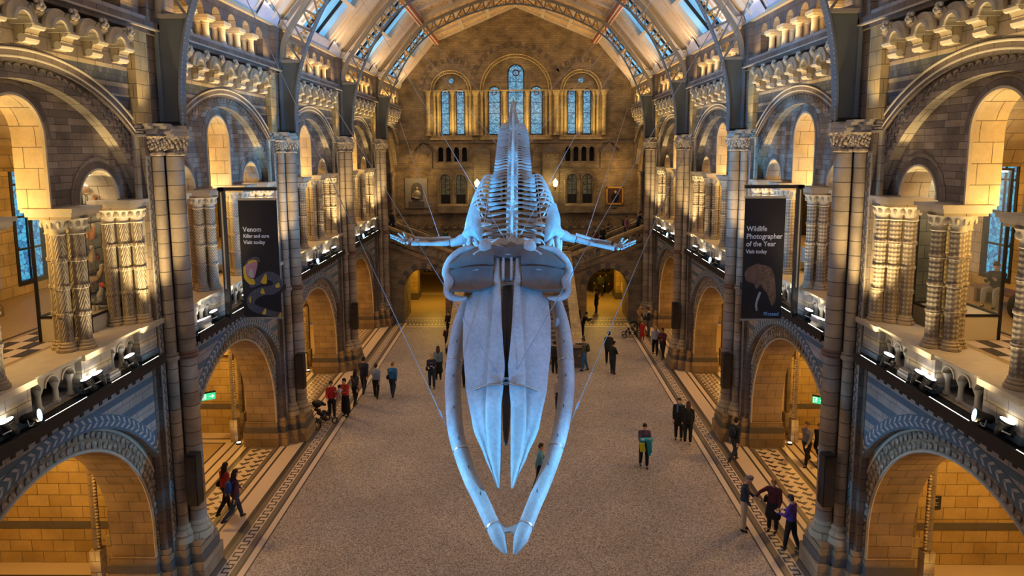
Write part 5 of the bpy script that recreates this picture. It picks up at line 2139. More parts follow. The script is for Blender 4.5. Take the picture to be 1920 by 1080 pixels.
for lab, a, b, t in CAB:
    a, b = Vector(a), Vector(b)
    e = a + (b - a) * t
    mb = MB()
    mb.sweep([tuple(a), tuple(e)], 0.009, 0.009, cablem, 6)
    o = mb.build('suspension_cable')
    tag(o, 'thin steel cable running to the whale\'s ' + lab, 'cable', 'whale suspension cables')
    m2 = MB()
    d = (b - a).normalized()
    m2.sweep([tuple(a + d * 0.25), tuple(a + d * 0.42)], 0.022, 0.022, cablem, 8)
    m2.build('turnbuckle', o)
# ------------------------------------------------------------------ lighting kit on the ledges
def floodlight(colour):
    mb = MB()
    mb.lathe((0, 0, 0), [(0.02, -0.16), (0.075, -0.15), (0.09, -0.05), (0.10, 0.10), (0.125, 0.12), (0.125, 0.16)], blackm, 18, axis='y', cap=True)
    root = mb.build('floodlight', smooth=40)
    m2 = MB()
    m2.lathe((0, 0, 0), [(0.115, 0.161), (0.0, 0.175)], colour, 18, axis='y', cap=False)
    m2.build('lamp_lens', root)
    m2 = MB()
    m2.sweep([(-0.14, 0, 0.0), (-0.14, 0, -0.12), (0, 0, -0.16), (0.14, 0, -0.12), (0.14, 0, 0.0)], 0.014, 0.014, steel, 6)
    m2.lathe((0, 0, 0), [(0.07, -0.20), (0.07, -0.16), (0.02, -0.15)], blackm, 12)
    m2.build('yoke', root)
    return root


FN = ['first', 'second', 'third', 'fourth', 'fifth', 'sixth']
for si in (-1, 1):
    for i, m in enumerate(MIDS[:4]):
        sets = [(-1.45, 'w'), (-0.98, 'b'), (0.78, 'w'), (1.12, 'w'), (2.35, 'w')] if i != 1 else [(-2.0, 'w'), (0.35, 'w'), (0.68, 'w'), (1.9, 'b'), (2.3, 'w')]
        for k, (y, c) in enumerate(sets):
            key = 'flood' + c
            if key in made:
                o = copy_tree(made[key])
            else:
                o = made[key] = floodlight(lampw if c == 'w' else lampb)
            o.location = (si * 8.66, m + y, 6.47)
            if c == 'b':
                v = Vector((0.0, m + y - 4 * 0 + (3.0 if i == 0 else -2.0), 8.2)) - o.location
            else:
                v = Vector((si * 8.95, m + y - 0.25, 7.5)) - o.location
            o.rotation_euler = v.to_track_quat('Y', 'Z').to_euler()
            tag(o, '%s floodlight, %s on the %s ledge, %s' % ('blue' if c == 'b' else 'white', FN[k], SN[si], BAYN[i]), 'floodlight', 'floodlights on the gallery ledges')
        for k, (a, b) in enumerate([(-3.3, -1.9), (-0.72, 0.55), (1.38, 2.15), (2.6, 3.35)] if i != 1 else [(-3.3, -2.3), (-1.4, 0.1), (0.95, 1.7), (2.5, 3.35)]):
            mb = MB()
            mb.box(-0.045, 0.045, 0, b - a, 0, 0.03, blackm)
            o = mb.build('light_bar', smooth=0)
            o.location = (si * 8.56, m + a, 6.262)
            m2 = MB()
            m2.box(-0.028, 0.028, 0.02, b - a - 0.02, 0.03, 0.036, led)
            m2.build('glowing_tube', o, smooth=0)
            tag(o, 'glowing tube lamp, %s on the %s ledge, %s' % (FN[k], SN[si], BAYN[i]), 'lamp', 'linear lamps on the gallery ledges')
    # white box floods beside the first pier
    mb = MB()
    v = [(-0.19, -0.13, 0), (0.19, -0.13, 0), (0.19, 0.13, 0), (-0.19, 0.13, 0)]
    mb.box(-0.16, 0.16, -0.24, 0.24, 0.10, 0.24, pale)
    mb.box(-0.13, 0.13, -0.20, 0.20, 0.0, 0.10, moulding)
    o = mb.build('box_floodlight', smooth=0)
    o.location = (si * 8.72, 18.95, 6.27)
    o.rotation_euler = (0, si * 0.35, 0)
    m2 = MB()
    m2.box(-0.175, 0.175, -0.22, 0.22, 0.241, 0.25, lampw)
    m2.build('lamp_lens', o, smooth=0)
    tag(o, 'white box floodlight beside the nearest %s pier' % SN[si], 'floodlight', kind='thing')
    mb = MB()
    mb.box(-0.10, 0.10, -0.2, 0.2, 0.0, 0.14, pale)
    mb.box(-0.08, 0.08, -0.17, 0.17, 0.14, 0.19, moulding)
    o = mb.build('fuse_box', smooth=20)
    o.location = (si * 8.78, 14.55, 6.27)
    m2 = MB()
    m2.box(-0.11, 0.11, -0.21, 0.21, 0.06, 0.075, dgrey)
    m2.build('lid_seam', o, smooth=0)
    tag(o, 'small pale grey equipment box on the nearest %s ledge' % SN[si], 'equipment box')

# ------------------------------------------------------------------ column loudspeakers
for si in (-1, 1):
    for i, y in enumerate(PIERS[1:4]):
        mb = MB()
        mb.box(-0.15, 0.15, -0.20, 0.12, 0, 1.35, blackm)
        mb.box(-0.13, 0.13, -0.16, 0.10, 1.35, 1.37, dgrey)
        o = mb.build('column_loudspeaker', smooth=0)
        o.location = (si * 8.19, y - 0.42, 2.15)
        m2 = MB()
        m2.box(-0.13, 0.13, -0.215, -0.20, 0.04, 1.31, dgrey)
        m2.build('speaker_grille', o, smooth=0)
        m2 = MB()
        m2.box(-0.05, 0.05, 0.12, 0.24, 0.3, 0.37, dgrey)
        m2.box(-0.05, 0.05, 0.12, 0.24, 1.0, 1.07, dgrey)
        m2.build('wall_bracket', o, smooth=0)
        tag(o, 'tall black loudspeaker on the %s pier %s' % (SN[si], ['nearest the viewer', 'second from the viewer', 'third from the viewer'][i]), 'loudspeaker', 'loudspeakers on the piers')


# ------------------------------------------------------------------ banners
def text(body, size, loc, rot, m, parent, name='lettering', depth=0.002):
    cu = bpy.data.curves.new(name, 'FONT')
    cu.body = body
    cu.size = size
    cu.extrude = depth
    cu.offset = 0.0035 if size > 0.14 else 0.0015
    cu.materials.append(m)
    o = bpy.data.objects.new(name, cu)
    COL.objects.link(o)
    o.location = loc
    o.rotation_euler = rot
    dg = bpy.context.evaluated_depsgraph_get()
    me = bpy.data.meshes.new_from_object(o.evaluated_get(dg))
    bpy.data.objects.remove(o)
    o = bpy.data.objects.new(name, me)
    COL.objects.link(o)
    o.location = loc
    o.rotation_euler = rot
    o.parent = parent
    return o


white_ink = plain('white_print', (0.80, 0.80, 0.80), 0.6, var=0.05)
blue_ink = plain('pale_blue_print', (0.25, 0.50, 0.85), 0.6, var=0.05)
black_cloth = plain('black_banner_cloth', (0.014, 0.012, 0.013), 0.7, var=0.3)


def banner(si, x0, x1, z0, z1, name_label, cat='banner'):
    root = empty('hanging_banner', (si * 8.5, 20.0, 6.28))
    O = Vector((si * 8.5, 20.0, 6.28))
    tag(root, name_label, cat)
    mb = MB()
    w = x1 - x0
    mb.box(x0 - O.x, x1 - O.x, -0.01, 0.01, z0 - O.z, z1 - O.z, black_cloth)
    cl = mb.build('banner_cloth', root, smooth=0)
    for z in (z0, z1):
        m2 = MB()
        m2.box(x0 - O.x - 0.02, x1 - O.x + 0.02, -0.022, 0.022, z - O.z - 0.03, z - O.z + 0.03, steel)
        m2.build('batten', root, smooth=0)
    m2 = MB()
    arm_in = (x0 if si > 0 else x1) - O.x
    m2.box(*sorted((arm_in, si * 0.12)), 0.02, 0.12, 3.84, 3.94, dgrey)
    m2.build('arm', root, smooth=0)
    m2 = MB()
    m2.box(-0.08, 0.08, 0.02, 0.14, -0.02, 3.94, dgrey)
    m2.box(-0.02, 0.02, -0.0, 0.02, 0.9, 3.8, steel)
    m2.build('post', root, smooth=0)
    m2 = MB()
    for x in (x0 + 0.12, x1 - 0.12):
        m2.sweep([(x - O.x, 0.03, z1 - O.z), (x - O.x, 0.05, 3.86)], 0.006, 0.006, steel, 6)
    m2.build('hanger_wires', root, smooth=0)
    return root, cl, O


RX = (pi / 2, 0, 0)
# right-hand banner: photographer of the year with an elephant
br, bc, BO = banner(1, 6.90, 8.08, 6.21, 9.86, 'black banner reading Wildlife Photographer of the Year with an elephant head')
b0 = Vector((6.90, 20.0, 6.21)) - BO
for s_, z, t in ((0.205, 2.66, 'Wildlife'), (0.205, 2.435, 'Photographer'), (0.205, 2.21, 'of the Year'), (0.155, 2.00, 'Visit today')):
    o = text(t, s_ * 1.05, (b0.x + 0.07, -0.012, b0.z + z), RX, white_ink, br)
    o.scale = (0.88, 1, 1)
text('\u00d8rsted', 0.155, (b0.x + 0.66, -0.012, b0.z + 0.12), RX, blue_ink, br)
text('wildlife exhibition', 0.05, (b0.x + 0.07, -0.012, b0.z + 0.10), (pi / 2, -pi / 2, 0), white_ink, br) if False else None
eleph = NT('elephant_print')
_n = eleph.noise(9.0, eleph.obj(), 5)
_w = eleph.n('ShaderNodeTexWave')
_w.inputs['Scale'].default_value = 6.0
_w.inputs['Distortion'].default_value = 5.0
eleph.l(eleph.obj(), _w.inputs['Vector'])
eleph.base(eleph.mix(_w.outputs[0], eleph.ramp(_n, [(0.3, (0.10, 0.055, 0.03)), (0.7, (0.36, 0.22, 0.14))]), (0.16, 0.09, 0.05)), 0.8)
eleph = eleph.m
eleph2 = plain('elephant_ear_print', (0.17, 0.105, 0.07), 0.8, var=0.6, scale=7)


def decal(parent, name, pts, m, lift=-0.013, th=0.002, off=(0, 0)):
    mb = MB()
    P = [(a + off[0], b + off[1]) for a, b in interp(pts + [pts[0]], len(pts) * 6)[:-1]]
    mb.plate(P, [], lift, lift - th, m, FB)
    return mb.build(name, parent, smooth=0)


bz = (b0.x, b0.z)
decal(br, 'elephant_ear', [(0.05, 1.38), (0.14, 1.55), (0.30, 1.64), (0.50, 1.68), (0.60, 1.42), (0.54, 1.12), (0.48, 0.98), (0.40, 0.94), (0.36, 1.08), (0.24, 1.12), (0.12, 1.18)], eleph2, off=bz)
decal(br, 'elephant_head', [(0.44, 1.66), (0.66, 1.64), (0.82, 1.56), (0.92, 1.36), (0.98, 1.05), (1.00, 0.74), (0.98, 0.52), (0.90, 0.42), (0.84, 0.56), (0.74, 0.80), (0.62, 0.94), (0.52, 1.10), (0.46, 1.36)], eleph, -0.016, off=bz)
decal(br, 'elephant_tusk', [(0.50, 0.84), (0.56, 0.82), (0.50, 0.62), (0.46, 0.45), (0.48, 0.30), (0.44, 0.27), (0.40, 0.44), (0.44, 0.66)], palep, -0.019, off=bz)
mb = MB()
mb.ball((bz[0] + 0.59, -0.018, bz[1] + 1.47), (0.03, 0.004, 0.018), blackm, 8, 6)
mb.build('elephant_eye', br)
# left-hand banner: venom with a gaping black and yellow snake
vl, vc, VO = banner(-1, -8.0, -6.86, 6.29, 9.87, 'black banner reading Venom with a gaping black and yellow snake')
v0 = Vector((-8.0, 20.0, 6.29)) - VO
for s_, z, t, w in ((0.20, 2.62, 'Venom', 0.95), (0.150, 2.44, 'Killer and cure', 0.86), (0.158, 2.25, 'Visit today', 0.95)):
    o = text(t, s_, (v0.x + 0.10, -0.012, v0.z + z), RX, white_ink, vl)
    o.scale = (w, 1, 1)
snakeb = NT('black_snake_scales_print')
_v = snakeb.n('ShaderNodeTexVoronoi', feature='DISTANCE_TO_EDGE')
_v.inputs['Scale'].default_value = 26
snakeb.l(snakeb.obj(), _v.inputs['Vector'])
snakeb.base(snakeb.ramp(_v.outputs['Distance'], [(0.0, (0.22, 0.22, 0.26)), (0.08, (0.05, 0.05, 0.07))]), 0.5)
snakeb = snakeb.m
yel = plain('yellow_print', (0.72, 0.46, 0.03), 0.6, var=0.25, scale=20)
pinkm = plain('pink_mouth_print', (0.50, 0.24, 0.30), 0.6, var=0.3, scale=10)
vz = (v0.x, v0.z)


def flat_tube(parent, name, path, rad, m, lift, off):
    mb = MB()
    pts = interp(path, len(path) * 8)
    P = [(p[0] + off[0], lift, p[1] + off[1]) for p in pts]
    n_ = len(P)
    R = [lerp(rad, i / (n_ - 1)) for i in range(n_)]
    L_, R2 = [], []
    for i in range(n_):
        a, b = P[max(i - 1, 0)], P[min(i + 1, n_ - 1)]
        dx, dz = b[0] - a[0], b[2] - a[2]
        l = sqrt(dx * dx + dz * dz) or 1
        L_.append((P[i][0] - dz / l * R[i], P[i][2] + dx / l * R[i]))
        R2.append((P[i][0] + dz / l * R[i], P[i][2] - dx / l * R[i]))
    vs = []
    for k in (lift, lift - 0.002):
        for q in (L_, R2):
            vs += [(a, k, b) for a, b in q]
    fs = []
    for i in range(n_ - 1):
        fs.append((2 * n_ + i, 2 * n_ + i + 1, 3 * n_ + i + 1, 3 * n_ + i))
    mb.add(vs, fs, m)
    return mb.build(name, parent, smooth=0)


flat_tube(vl, 'snake_body', [(0.20, 1.02), (0.45, 1.10), (0.75, 1.28), (0.98, 1.22), (1.06, 1.02), (0.90, 0.86), (0.60, 0.82), (0.34, 0.70), (0.22, 0.50), (0.30, 0.32), (0.60, 0.20), (0.90, 0.12), (1.12, 0.10)], [(0, 0.10), (0.3, 0.14), (0.6, 0.13), (0.85, 0.10), (1, 0.08)], snakeb, -0.013, vz)
for q in ([(0.55, 1.10), (0.72, 1.36), (0.74, 1.08), (0.64, 1.04)], [(0.98, 1.0), (1.10, 1.08), (1.12, 0.96), (1.02, 0.92)], [(0.52, 0.76), (0.60, 0.92), (0.66, 0.74)], [(0.16, 0.58), (0.24, 0.66), (0.22, 0.46)], [(0.54, 0.12), (0.66, 0.30), (0.66, 0.12)], [(1.02, 0.02), (1.12, 0.18), (1.12, 0.02)]):
    decal(vl, 'yellow_blotch', q, yel, -0.017, off=vz)
decal(vl, 'snake_upper_jaw', [(0.10, 1.62), (0.18, 1.76), (0.36, 1.86), (0.52, 1.84), (0.56, 1.72), (0.46, 1.70), (0.28, 1.72), (0.16, 1.60)], snakeb, -0.017, off=vz)
decal(vl, 'snake_mouth', [(0.12, 1.60), (0.26, 1.72), (0.48, 1.70), (0.44, 1.44), (0.36, 1.22), (0.24, 1.24), (0.14, 1.38)], pinkm, -0.020, off=vz)
decal(vl, 'snake_lower_jaw', [(0.06, 1.56), (0.13, 1.60), (0.14, 1.36), (0.24, 1.22), (0.36, 1.18), (0.38, 1.04), (0.22, 1.04), (0.08, 1.20), (0.05, 1.40)], yel, -0.022, off=vz)
decal(vl, 'snake_teeth', [(0.18, 1.62), (0.24, 1.66), (0.32, 1.69), (0.40, 1.70), (0.46, 1.69), (0.46, 1.76), (0.34, 1.77), (0.22, 1.72)], yel, -0.023, off=vz)
decal(vl, 'snake_tongue', [(0.20, 1.34), (0.26, 1.50), (0.34, 1.44), (0.34, 1.28), (0.26, 1.24)], palep, -0.024, off=vz)

# ------------------------------------------------------------------ signs
def exit_sign(x, y, z, rz, label):
    mb = MB()
    mb.box(-0.24, 0.24, -0.025, 0.025, 0, 0.26, exitg)
    mb.box(-0.26, 0.26, -0.035, 0.035, 0.26, 0.31, blackm)
    o = mb.build('exit_sign', smooth=0)
    o.location = (x, y, z)
    o.rotation_euler = (0, 0, rz)
    m2 = MB()
    # running figure, doorway and arrow
    m2.box(-0.21, -0.19, -0.028, -0.025, 0.03, 0.23, exitw)
    m2.box(-0.21, -0.09, -0.028, -0.025, 0.21, 0.23, exitw)
    m2.lathe((-0.10, -0.0265, 0.185), [(0.022, -0.0015), (0.022, 0.0015)], exitw, 10, axis='y')
    for a, b in (((-0.11, 0.16), (-0.13, 0.10)), ((-0.13, 0.10), (-0.10, 0.07)), ((-0.10, 0.07), (-0.11, 0.03)), ((-0.13, 0.10), (-0.165, 0.05)), ((-0.11, 0.15), (-0.07, 0.12)), ((-0.115, 0.15), (-0.155, 0.14))):
        m2.bar((a[0], -0.0265, a[1]), (b[0], -0.0265, b[1]), 0.018, 0.003, exitw, up=(0, 1, 0))
    m2.build('running_figure', o, smooth=0)
    m2 = MB()
    m2.box(0.02, 0.14, -0.028, -0.025, 0.115, 0.145, exitw)
    m2.add([(0.12, -0.0275, 0.06), (0.21, -0.0275, 0.13), (0.12, -0.0275, 0.20)], [(0, 1, 2)], exitw)
    m2.build('arrow', o, smooth=0)
    m2 = MB()
    m2.sweep([(0.0, 0, 0.31), (0.0, 0, 1.5)], 0.006, 0.006, steel, 6)
    m2.build('hanger_rod', o, smooth=0)
    tag(o, label, 'sign')


exit_sign(-11.40, 24.5, 2.02, 0.55, 'hanging green exit sign in the left arch of the banner bay')
exit_sign(11.40, 24.5, 1.85, -0.55, 'hanging green exit sign in the right arch of the banner bay')
mb = MB()
mb.box(-0.17, 0.17, -0.03, 0, 0, 0.38, dgrey)
o = mb.build('wall_plaque', smooth=0)
o.location = (11.43, 17.46, 1.62)
tag(o, 'small dark notice on the golden wall inside the nearest right arch', 'plaque')
m2 = MB()
for k, w in enumerate((0.20, 0.0, 0.14, 0.22, 0.18, 0.22, 0.12)):
    if w:
        m2.box(-0.12, -0.12 + w, -0.033, -0.03, 0.31 - k * 0.04, 0.322 - k * 0.04, palep)
m2.build('printed_lines', o, smooth=0)
for s, t in ((-1, 'left'), (1, 'right')):
    mb = MB()
    mb.box(-0.75, 0.75, -0.05, 0.05, 0, 0.30, blackm)
    o = mb.build('direction_sign', smooth=0)
    o.location = (s * 6.0 + (0.25 if s < 0 else -0.2), 47.2, 2.75)
    m2 = MB()
    for k in range(4):
        m2.box(-0.62 + 0.32 * k, -0.44 + 0.32 * k, -0.055, -0.05, 0.07, 0.23, exitw if False else white_ink)
        m2.box(-0.57 + 0.32 * k, -0.49 + 0.32 * k, -0.058, -0.055, 0.11, 0.19, blackm)
    m2.build('pictogram', o, smooth=0)
    m2 = MB()
    for x in (-0.6, 0.6):
        m2.sweep([(x, 0, 0.3), (x, 0, 0.58)], 0.012, 0.012, blackm, 6)
    m2.build('hanger_rod', o, smooth=0)
    tag(o, 'dark direction sign hanging inside the arch under the %s stair flight' % t, 'sign')

# ------------------------------------------------------------------ end wall furnishings
mb = MB()
mb.box(-0.85, 0.85, -0.10, 0, 0, 2.25, plain('weathered_grey_marble', (0.27, 0.25, 0.21), 0.7))
o = mb.build('memorial_relief', smooth=0)
o.location = (-7.62, EY - 0.02, 6.86)
tag(o, 'grey stone memorial with a dark bust in a niche, left end of the back wall', 'memorial')
m2 = MB()
m2.plate(arch_hole(0.05, 0.46, 1.45, 0.62, 14), [], -0.112, -0.10, darkst, FB)
m2.build('niche', o, smooth=0)
m2 = MB()
bronze = plain('pale_bronze', (0.40, 0.35, 0.26), 0.4, 0.5)
m2.ball((0.08, -0.20, 1.48), (0.11, 0.10, 0.15), bronze, 12, 8)
m2.ball((0.06, -0.18, 1.05), (0.30, 0.12, 0.34), bronze, 12, 8)
m2.sweep([(-0.2, -0.2, 1.1), (-0.28, -0.24, 0.85), (0.0, -0.30, 0.76), (0.3, -0.26, 0.74)], [0.09, 0.07, 0.07, 0.05], [0.09, 0.07, 0.07, 0.05], bronze, 8)
m2.build('bust', o)
m2 = MB()
m2.box(-0.6, 0.6, -0.14, -0.10, 0.10, 0.50, darkst)
m2.build('inscription_panel', o, smooth=0)

mb = MB()
mb.box(-0.58, 0.58, -0.03, 0, 0, 1.25, plain('dark_umber_canvas', (0.075, 0.035, 0.02), 0.6, var=0.4, scale=3))
o = mb.build('portrait_painting', smooth=0)
o.location = (7.48, EY - 0.02, 7.08)
tag(o, 'gilt framed dark portrait of a seated figure, right end of the back wall', 'painting')
m2 = MB()
for a in ((-0.66, -0.54, 0, 1.3), (0.54, 0.66, 0, 1.3), (-0.66, 0.66, -0.05, 0.08), (-0.66, 0.66, 1.2, 1.33)):
    m2.box(a[0], a[1], -0.09, 0, a[2], a[3], gilt)
m2.build('gilt_frame', o, smooth=0)
m2 = MB()
m2.ball((0.05, -0.03, 0.92), (0.085, 0.012, 0.12), SKIN[0], 10, 8)
m2.build('painted_face', o)
m2 = MB()
m2.ball((0.03, -0.028, 0.5), (0.32, 0.01, 0.40), blackm, 12, 8)
m2.build('painted_coat', o)
m2 = MB()
m2.box(-0.2, 0.2, -0.06, 0, -0.28, -0.10, darkst)
m2.build('name_plate', o, smooth=0)
for s in (-1, 1):
    mb = MB()
    mb.lathe((0, 0, 0), [(0.03, -0.05), (0.14, 0.0), (0.19, 0.30), (0.17, 0.36), (0.05, 0.48), (0.02, 0.56)], lanternm, 8)
    o = mb.build('wall_lantern', smooth=20)
    o.location = (s * 2.95, EY - 0.55, 8.5)
    m2 = MB()
    for k in range(8):
        a = 2 * pi * k / 8
        m2.sweep([(0.145 * cos(a), 0.145 * sin(a), 0), (0.195 * cos(a), 0.195 * sin(a), 0.30)], 0.01, 0.01, blackm, 5)
    m2.sweep([(0, 0, -0.05), (0, 0.2, -0.25), (0, 0.4, -0.2)], 0.025, 0.025, blackm, 6)
    m2.build('iron_bracket', o)
    tag(o, 'glowing iron lantern on the end wall to the %s of the whale' % SN[s], 'lantern')
    lamp('lantern_glow', 'POINT', (s * 2.95, EY - 0.9, 8.7), 60, (1.0, 0.75, 0.3), size=0.15)

# brass handrail up the side flights
for s in (-1, 1):
    mb = MB()
    mb.sweep([(s * 2.7, 46.3, 4.45), (s * 3.4, 46.3, 4.55), (s * 8.7, 46.3, 6.72)], 0.03, 0.03, gold, 8)
    o = mb.build('brass_handrail')
    m2 = MB()
    for k in range(7):
        x = 2.9 + 0.95 * k
        m2.sweep([(s * x, 46.3, 3.5 + max(0, x - 3.4) * 0.40), (s * x, 46.3, 4.5 + max(0, x - 3.4) * 0.41)], 0.015, 0.015, gold, 6)
    m2.build('stanchions', o)
    tag(o, 'brass handrail along the %s stair flight' % SN[s], 'handrail')

# ------------------------------------------------------------------ floor uplights
for si in (-1, 1):
    for i, m in enumerate(MIDS[:4]):
        mb = MB()
        mb.lathe((0, 0, 0), [(0.10, 0), (0.10, 0.06), (0.08, 0.07)], blackm, 14)
        o = mb.build('floor_uplighter')
        o.location = (si * 10.62, m + 3.55, 0.003)
        m2 = MB()
        m2.lathe((0, 0, 0), [(0.075, 0.072), (0.0, 0.076)], lampw, 14, cap=False)
        m2.build('lamp_lens', o)
        tag(o, 'bright uplighter on the chapel floor, %s side, %s' % (SN[si], BAYN[i]), 'uplighter', 'uplighters in the chapels')

# ------------------------------------------------------------------ gallery displays
white_plinth = plain('cream_display_plinth', (0.60, 0.54, 0.42), 0.6, var=0.06)


def bird(root_label, loc, rz, body, head, beak, size=1.0, neck=0.12, legs=0.14, wing=None):
    mb = MB()
    mb.ball((0, 0, 0), (0.09, 0.16, 0.095), body, 12, 8)
    mb.sweep([(0, 0.10, 0.03), (0, 0.16, 0.06 + neck * 0.6), (0, 0.17, 0.08 + neck)], [0.06, 0.035, 0.035], [0.06, 0.035, 0.035], body, 8)
    mb.ball((0, 0.185, 0.10 + neck), (0.042, 0.055, 0.042), head, 10, 8)
    mb.sweep([(0, -0.10, 0.02), (0, -0.22, 0.0), (0, -0.34, -0.06)], [0.06, 0.045, 0.02], [0.035, 0.02, 0.01], body, 8)
    o = mb.build('mounted_bird')
    o.location = loc
    o.rotation_euler = (0, 0, rz)
    o.scale = (size,) * 3
    tag(o, root_label, 'bird')
    m2 = MB()
    m2.sweep([(0, 0.23, 0.10 + neck), (0, 0.30, 0.085 + neck)], [0.018, 0.004], [0.016, 0.004], beak, 8)
    m2.build('beak', o)
    for s in (-1, 1):
        m2 = MB()
        w = wing or body
        m2.ball((s * 0.085, -0.03, 0.01), (0.03, 0.16, 0.075), w, 10, 6)
        m2.build('wing', o)
        m2 = MB()
        m2.sweep([(s * 0.035, 0.0, -0.07), (s * 0.035, 0.02, -0.08 - legs * 0.5), (s * 0.035, 0.0, -0.08 - legs)], 0.009, 0.009, beak, 6)
        for a in (-0.5, 0, 0.5):
            m2.sweep([(s * 0.035, 0, -0.08 - legs), (s * 0.035 + 0.05 * sin(a), 0.05 * cos(a), -0.085 - legs)], 0.007, 0.007, beak, 5)
        m2.build('leg', o)
        m2 = MB()
        m2.ball((s * 0.036, 0.20, 0.11 + neck), (0.008, 0.010, 0.010), eyem, 6, 5)
        m2.build('eye', o)
    return o


brownf = plain('brown_feathers', (0.26, 0.15, 0.07), 0.9, var=0.4, scale=20)
greyf = plain('grey_feathers', (0.42, 0.40, 0.36), 0.9, var=0.35, scale=20)
redf = plain('scarlet_feathers', (0.55, 0.08, 0.03), 0.9, var=0.3, scale=20)
rustf = plain('rust_feathers', (0.45, 0.18, 0.06), 0.9, var=0.4, scale=20)
palef = plain('buff_feathers', (0.56, 0.42, 0.26), 0.9, var=0.3, scale=20)


def display_case(x, y, w, d, h, label):
    root = empty('display_case', (x, y, 6.925))
    tag(root, label, 'display case')
    mb = MB()
    mb.box(-d / 2, d / 2, -w / 2, w / 2, 0, 0.55, white_plinth)
    mb.build('plinth', root, smooth=0)
    mb = MB()
    for sx in (-1, 1):
        for sy in (-1, 1):
            mb.box(sx * d / 2 - 0.03, sx * d / 2 + 0.03, sy * w / 2 - 0.03, sy * w / 2 + 0.03, 0.0, h, blackm)
    for z in (0.55, h - 0.05):
        for sx in (-1, 1):
            mb.box(sx * d / 2 - 0.025, sx * d / 2 + 0.025, -w / 2, w / 2, z, z + 0.05, blackm)
        for sy in (-1, 1):
            mb.box(-d / 2, d / 2, sy * w / 2 - 0.025, sy * w / 2 + 0.025, z, z + 0.05, blackm)
    mb.build('frame', root, smooth=0)
    for sx in (-1, 1):
        mb = MB()
        mb.box(sx * d / 2 - 0.006, sx * d / 2 + 0.006, -w / 2, w / 2, 0.6, h - 0.05, clear)
        mb.build('glass_pane', root, smooth=0)
    for sy in (-1, 1):
        mb = MB()
        mb.box(-d / 2, d / 2, sy * w / 2 - 0.006, sy * w / 2 + 0.006, 0.6, h - 0.05, clear)
        mb.build('glass_pane', root, smooth=0)
    mb = MB()
    mb.box(-d / 2 + 0.05, d / 2 - 0.05, -w / 2 + 0.05, w / 2 - 0.05, h - 0.09, h - 0.06, led)
    mb.build('case_light', root, smooth=0)
    return root


display_case(-10.2, 15.95, 1.35, 1.2, 3.9, 'tall glass case of mounted birds in the left gallery')
BR = [('grey mounted guineafowl with a red face standing low in the left gallery case', (-9.92, 16.02, 7.80), -2.0, greyf, redf, 1.5, greyf), ('scarlet winged mounted bird on a perch half way up the left gallery case', (-9.95, 16.08, 8.75), -2.6, palef, palef, 1.3, redf),
      ('white bodied long legged mounted bird below the scarlet one in the left gallery case', (-9.95, 15.98, 8.28), -1.2, palef, greyf, 1.3, palef), ('rust coloured mounted bird near the top of the left gallery case', (-9.95, 16.05, 9.95), -1.8, rustf, brownf, 1.3, rustf),
      ('pale brown mounted bird topmost in the left gallery case', (-9.95, 16.0, 10.4), -1.4, palef, brownf, 1.3, brownf), ('long tailed orange mounted bird in the middle of the left gallery case', (-9.95, 16.05, 9.3), -2.2, rustf, palef, 1.2, palef)]
for lab, loc, rz, bd, hd, sz, wg in BR:
    bird(lab, loc, rz, bd, hd, brownf, sz, wing=wg, legs=0.16)
    mb = MB()
    mb.box(loc[0] - 0.1 - loc[0], 0.12, -0.35, 0.35, -0.02, 0.0, dgrey)
    mb.box(-0.02, 0.02, 0.0, 0.03, -0.30, -0.02, steel)
    o = mb.build('bird_perch', smooth=0)
    o.location = (loc[0], loc[1], loc[2] - 0.245 * sz)
    tag(o, 'steel perch under the ' + lab.split(' in the')[0].split(' on a')[0].split(' near')[0].split(' topmost')[0].split(' standing')[0].split(' below')[0], 'perch')
display_case(10.6, 15.95, 1.35, 1.2, 3.9, 'tall glass case of pinned specimens in the right gallery')
specm = plain('pink_stone_specimen', (0.46, 0.24, 0.16), 0.7, var=0.4, scale=15)
random.seed(21)
for k in range(10):
    mb = MB()
    z = 7.95 + (k % 5) * 0.52 + 0.12 * (k // 5)
    y = 15.62 + (k // 5) * 0.6 + random.uniform(-0.08, 0.08)
    pts = [(random.uniform(0.8, 1.1) * 0.16 * cos(2 * pi * j / 7), random.uniform(0.8, 1.1) * 0.12 * sin(2 * pi * j / 7)) for j in range(7)]
    mb.plate(pts, [], -0.03, 0.03, specm, lambda a, b, kk: (kk * 0.6 + b * 0.4, a, b * 0.9))
    o = mb.build('rock_specimen', smooth=0)
    o.location = (10.22, y, z)
    m2 = MB()
    m2.sweep([(0.03, 0, -0.02), (0.5, 0, -0.06)], 0.008, 0.008, steel, 6)
    m2.build('mounting_pin', o)
    tag(o, 'pinkish stone slab, %s of the %s column in the right gallery case' % (['lowest', 'second from the bottom', 'third from the bottom', 'second from the top', 'topmost'][k % 5], ['nearer', 'farther'][k // 5]), 'rock specimen', 'slabs in the right gallery case')
for x, y, w, d, h, lab in ((-11.0, 23.9, 1.4, 0.8, 0.8, 'cream display plinth in the left gallery behind the Venom banner'), (11.0, 24.0, 1.5, 0.9, 0.8, 'cream display plinth in the right gallery behind the elephant banner')):
    mb = MB()
    mb.box(-d / 2, d / 2, -w / 2, w / 2, 0.04, h, white_plinth)
    mb.box(-d / 2 + 0.06, d / 2 - 0.06, -w / 2 + 0.06, w / 2 - 0.06, 0, 0.04, blackm)
    o = mb.build('display_plinth', smooth=0)
    o.location = (x, y, 6.925)
    m2 = MB()
    m2.box(-d / 2 + 0.1, d / 2 - 0.1, -w / 2 + 0.1, w / 2 - 0.1, h, h + 0.02, palep)
    m2.build('caption_panel', o, smooth=0)
    tag(o, lab, 'plinth')
mb = MB()
random.seed(4)
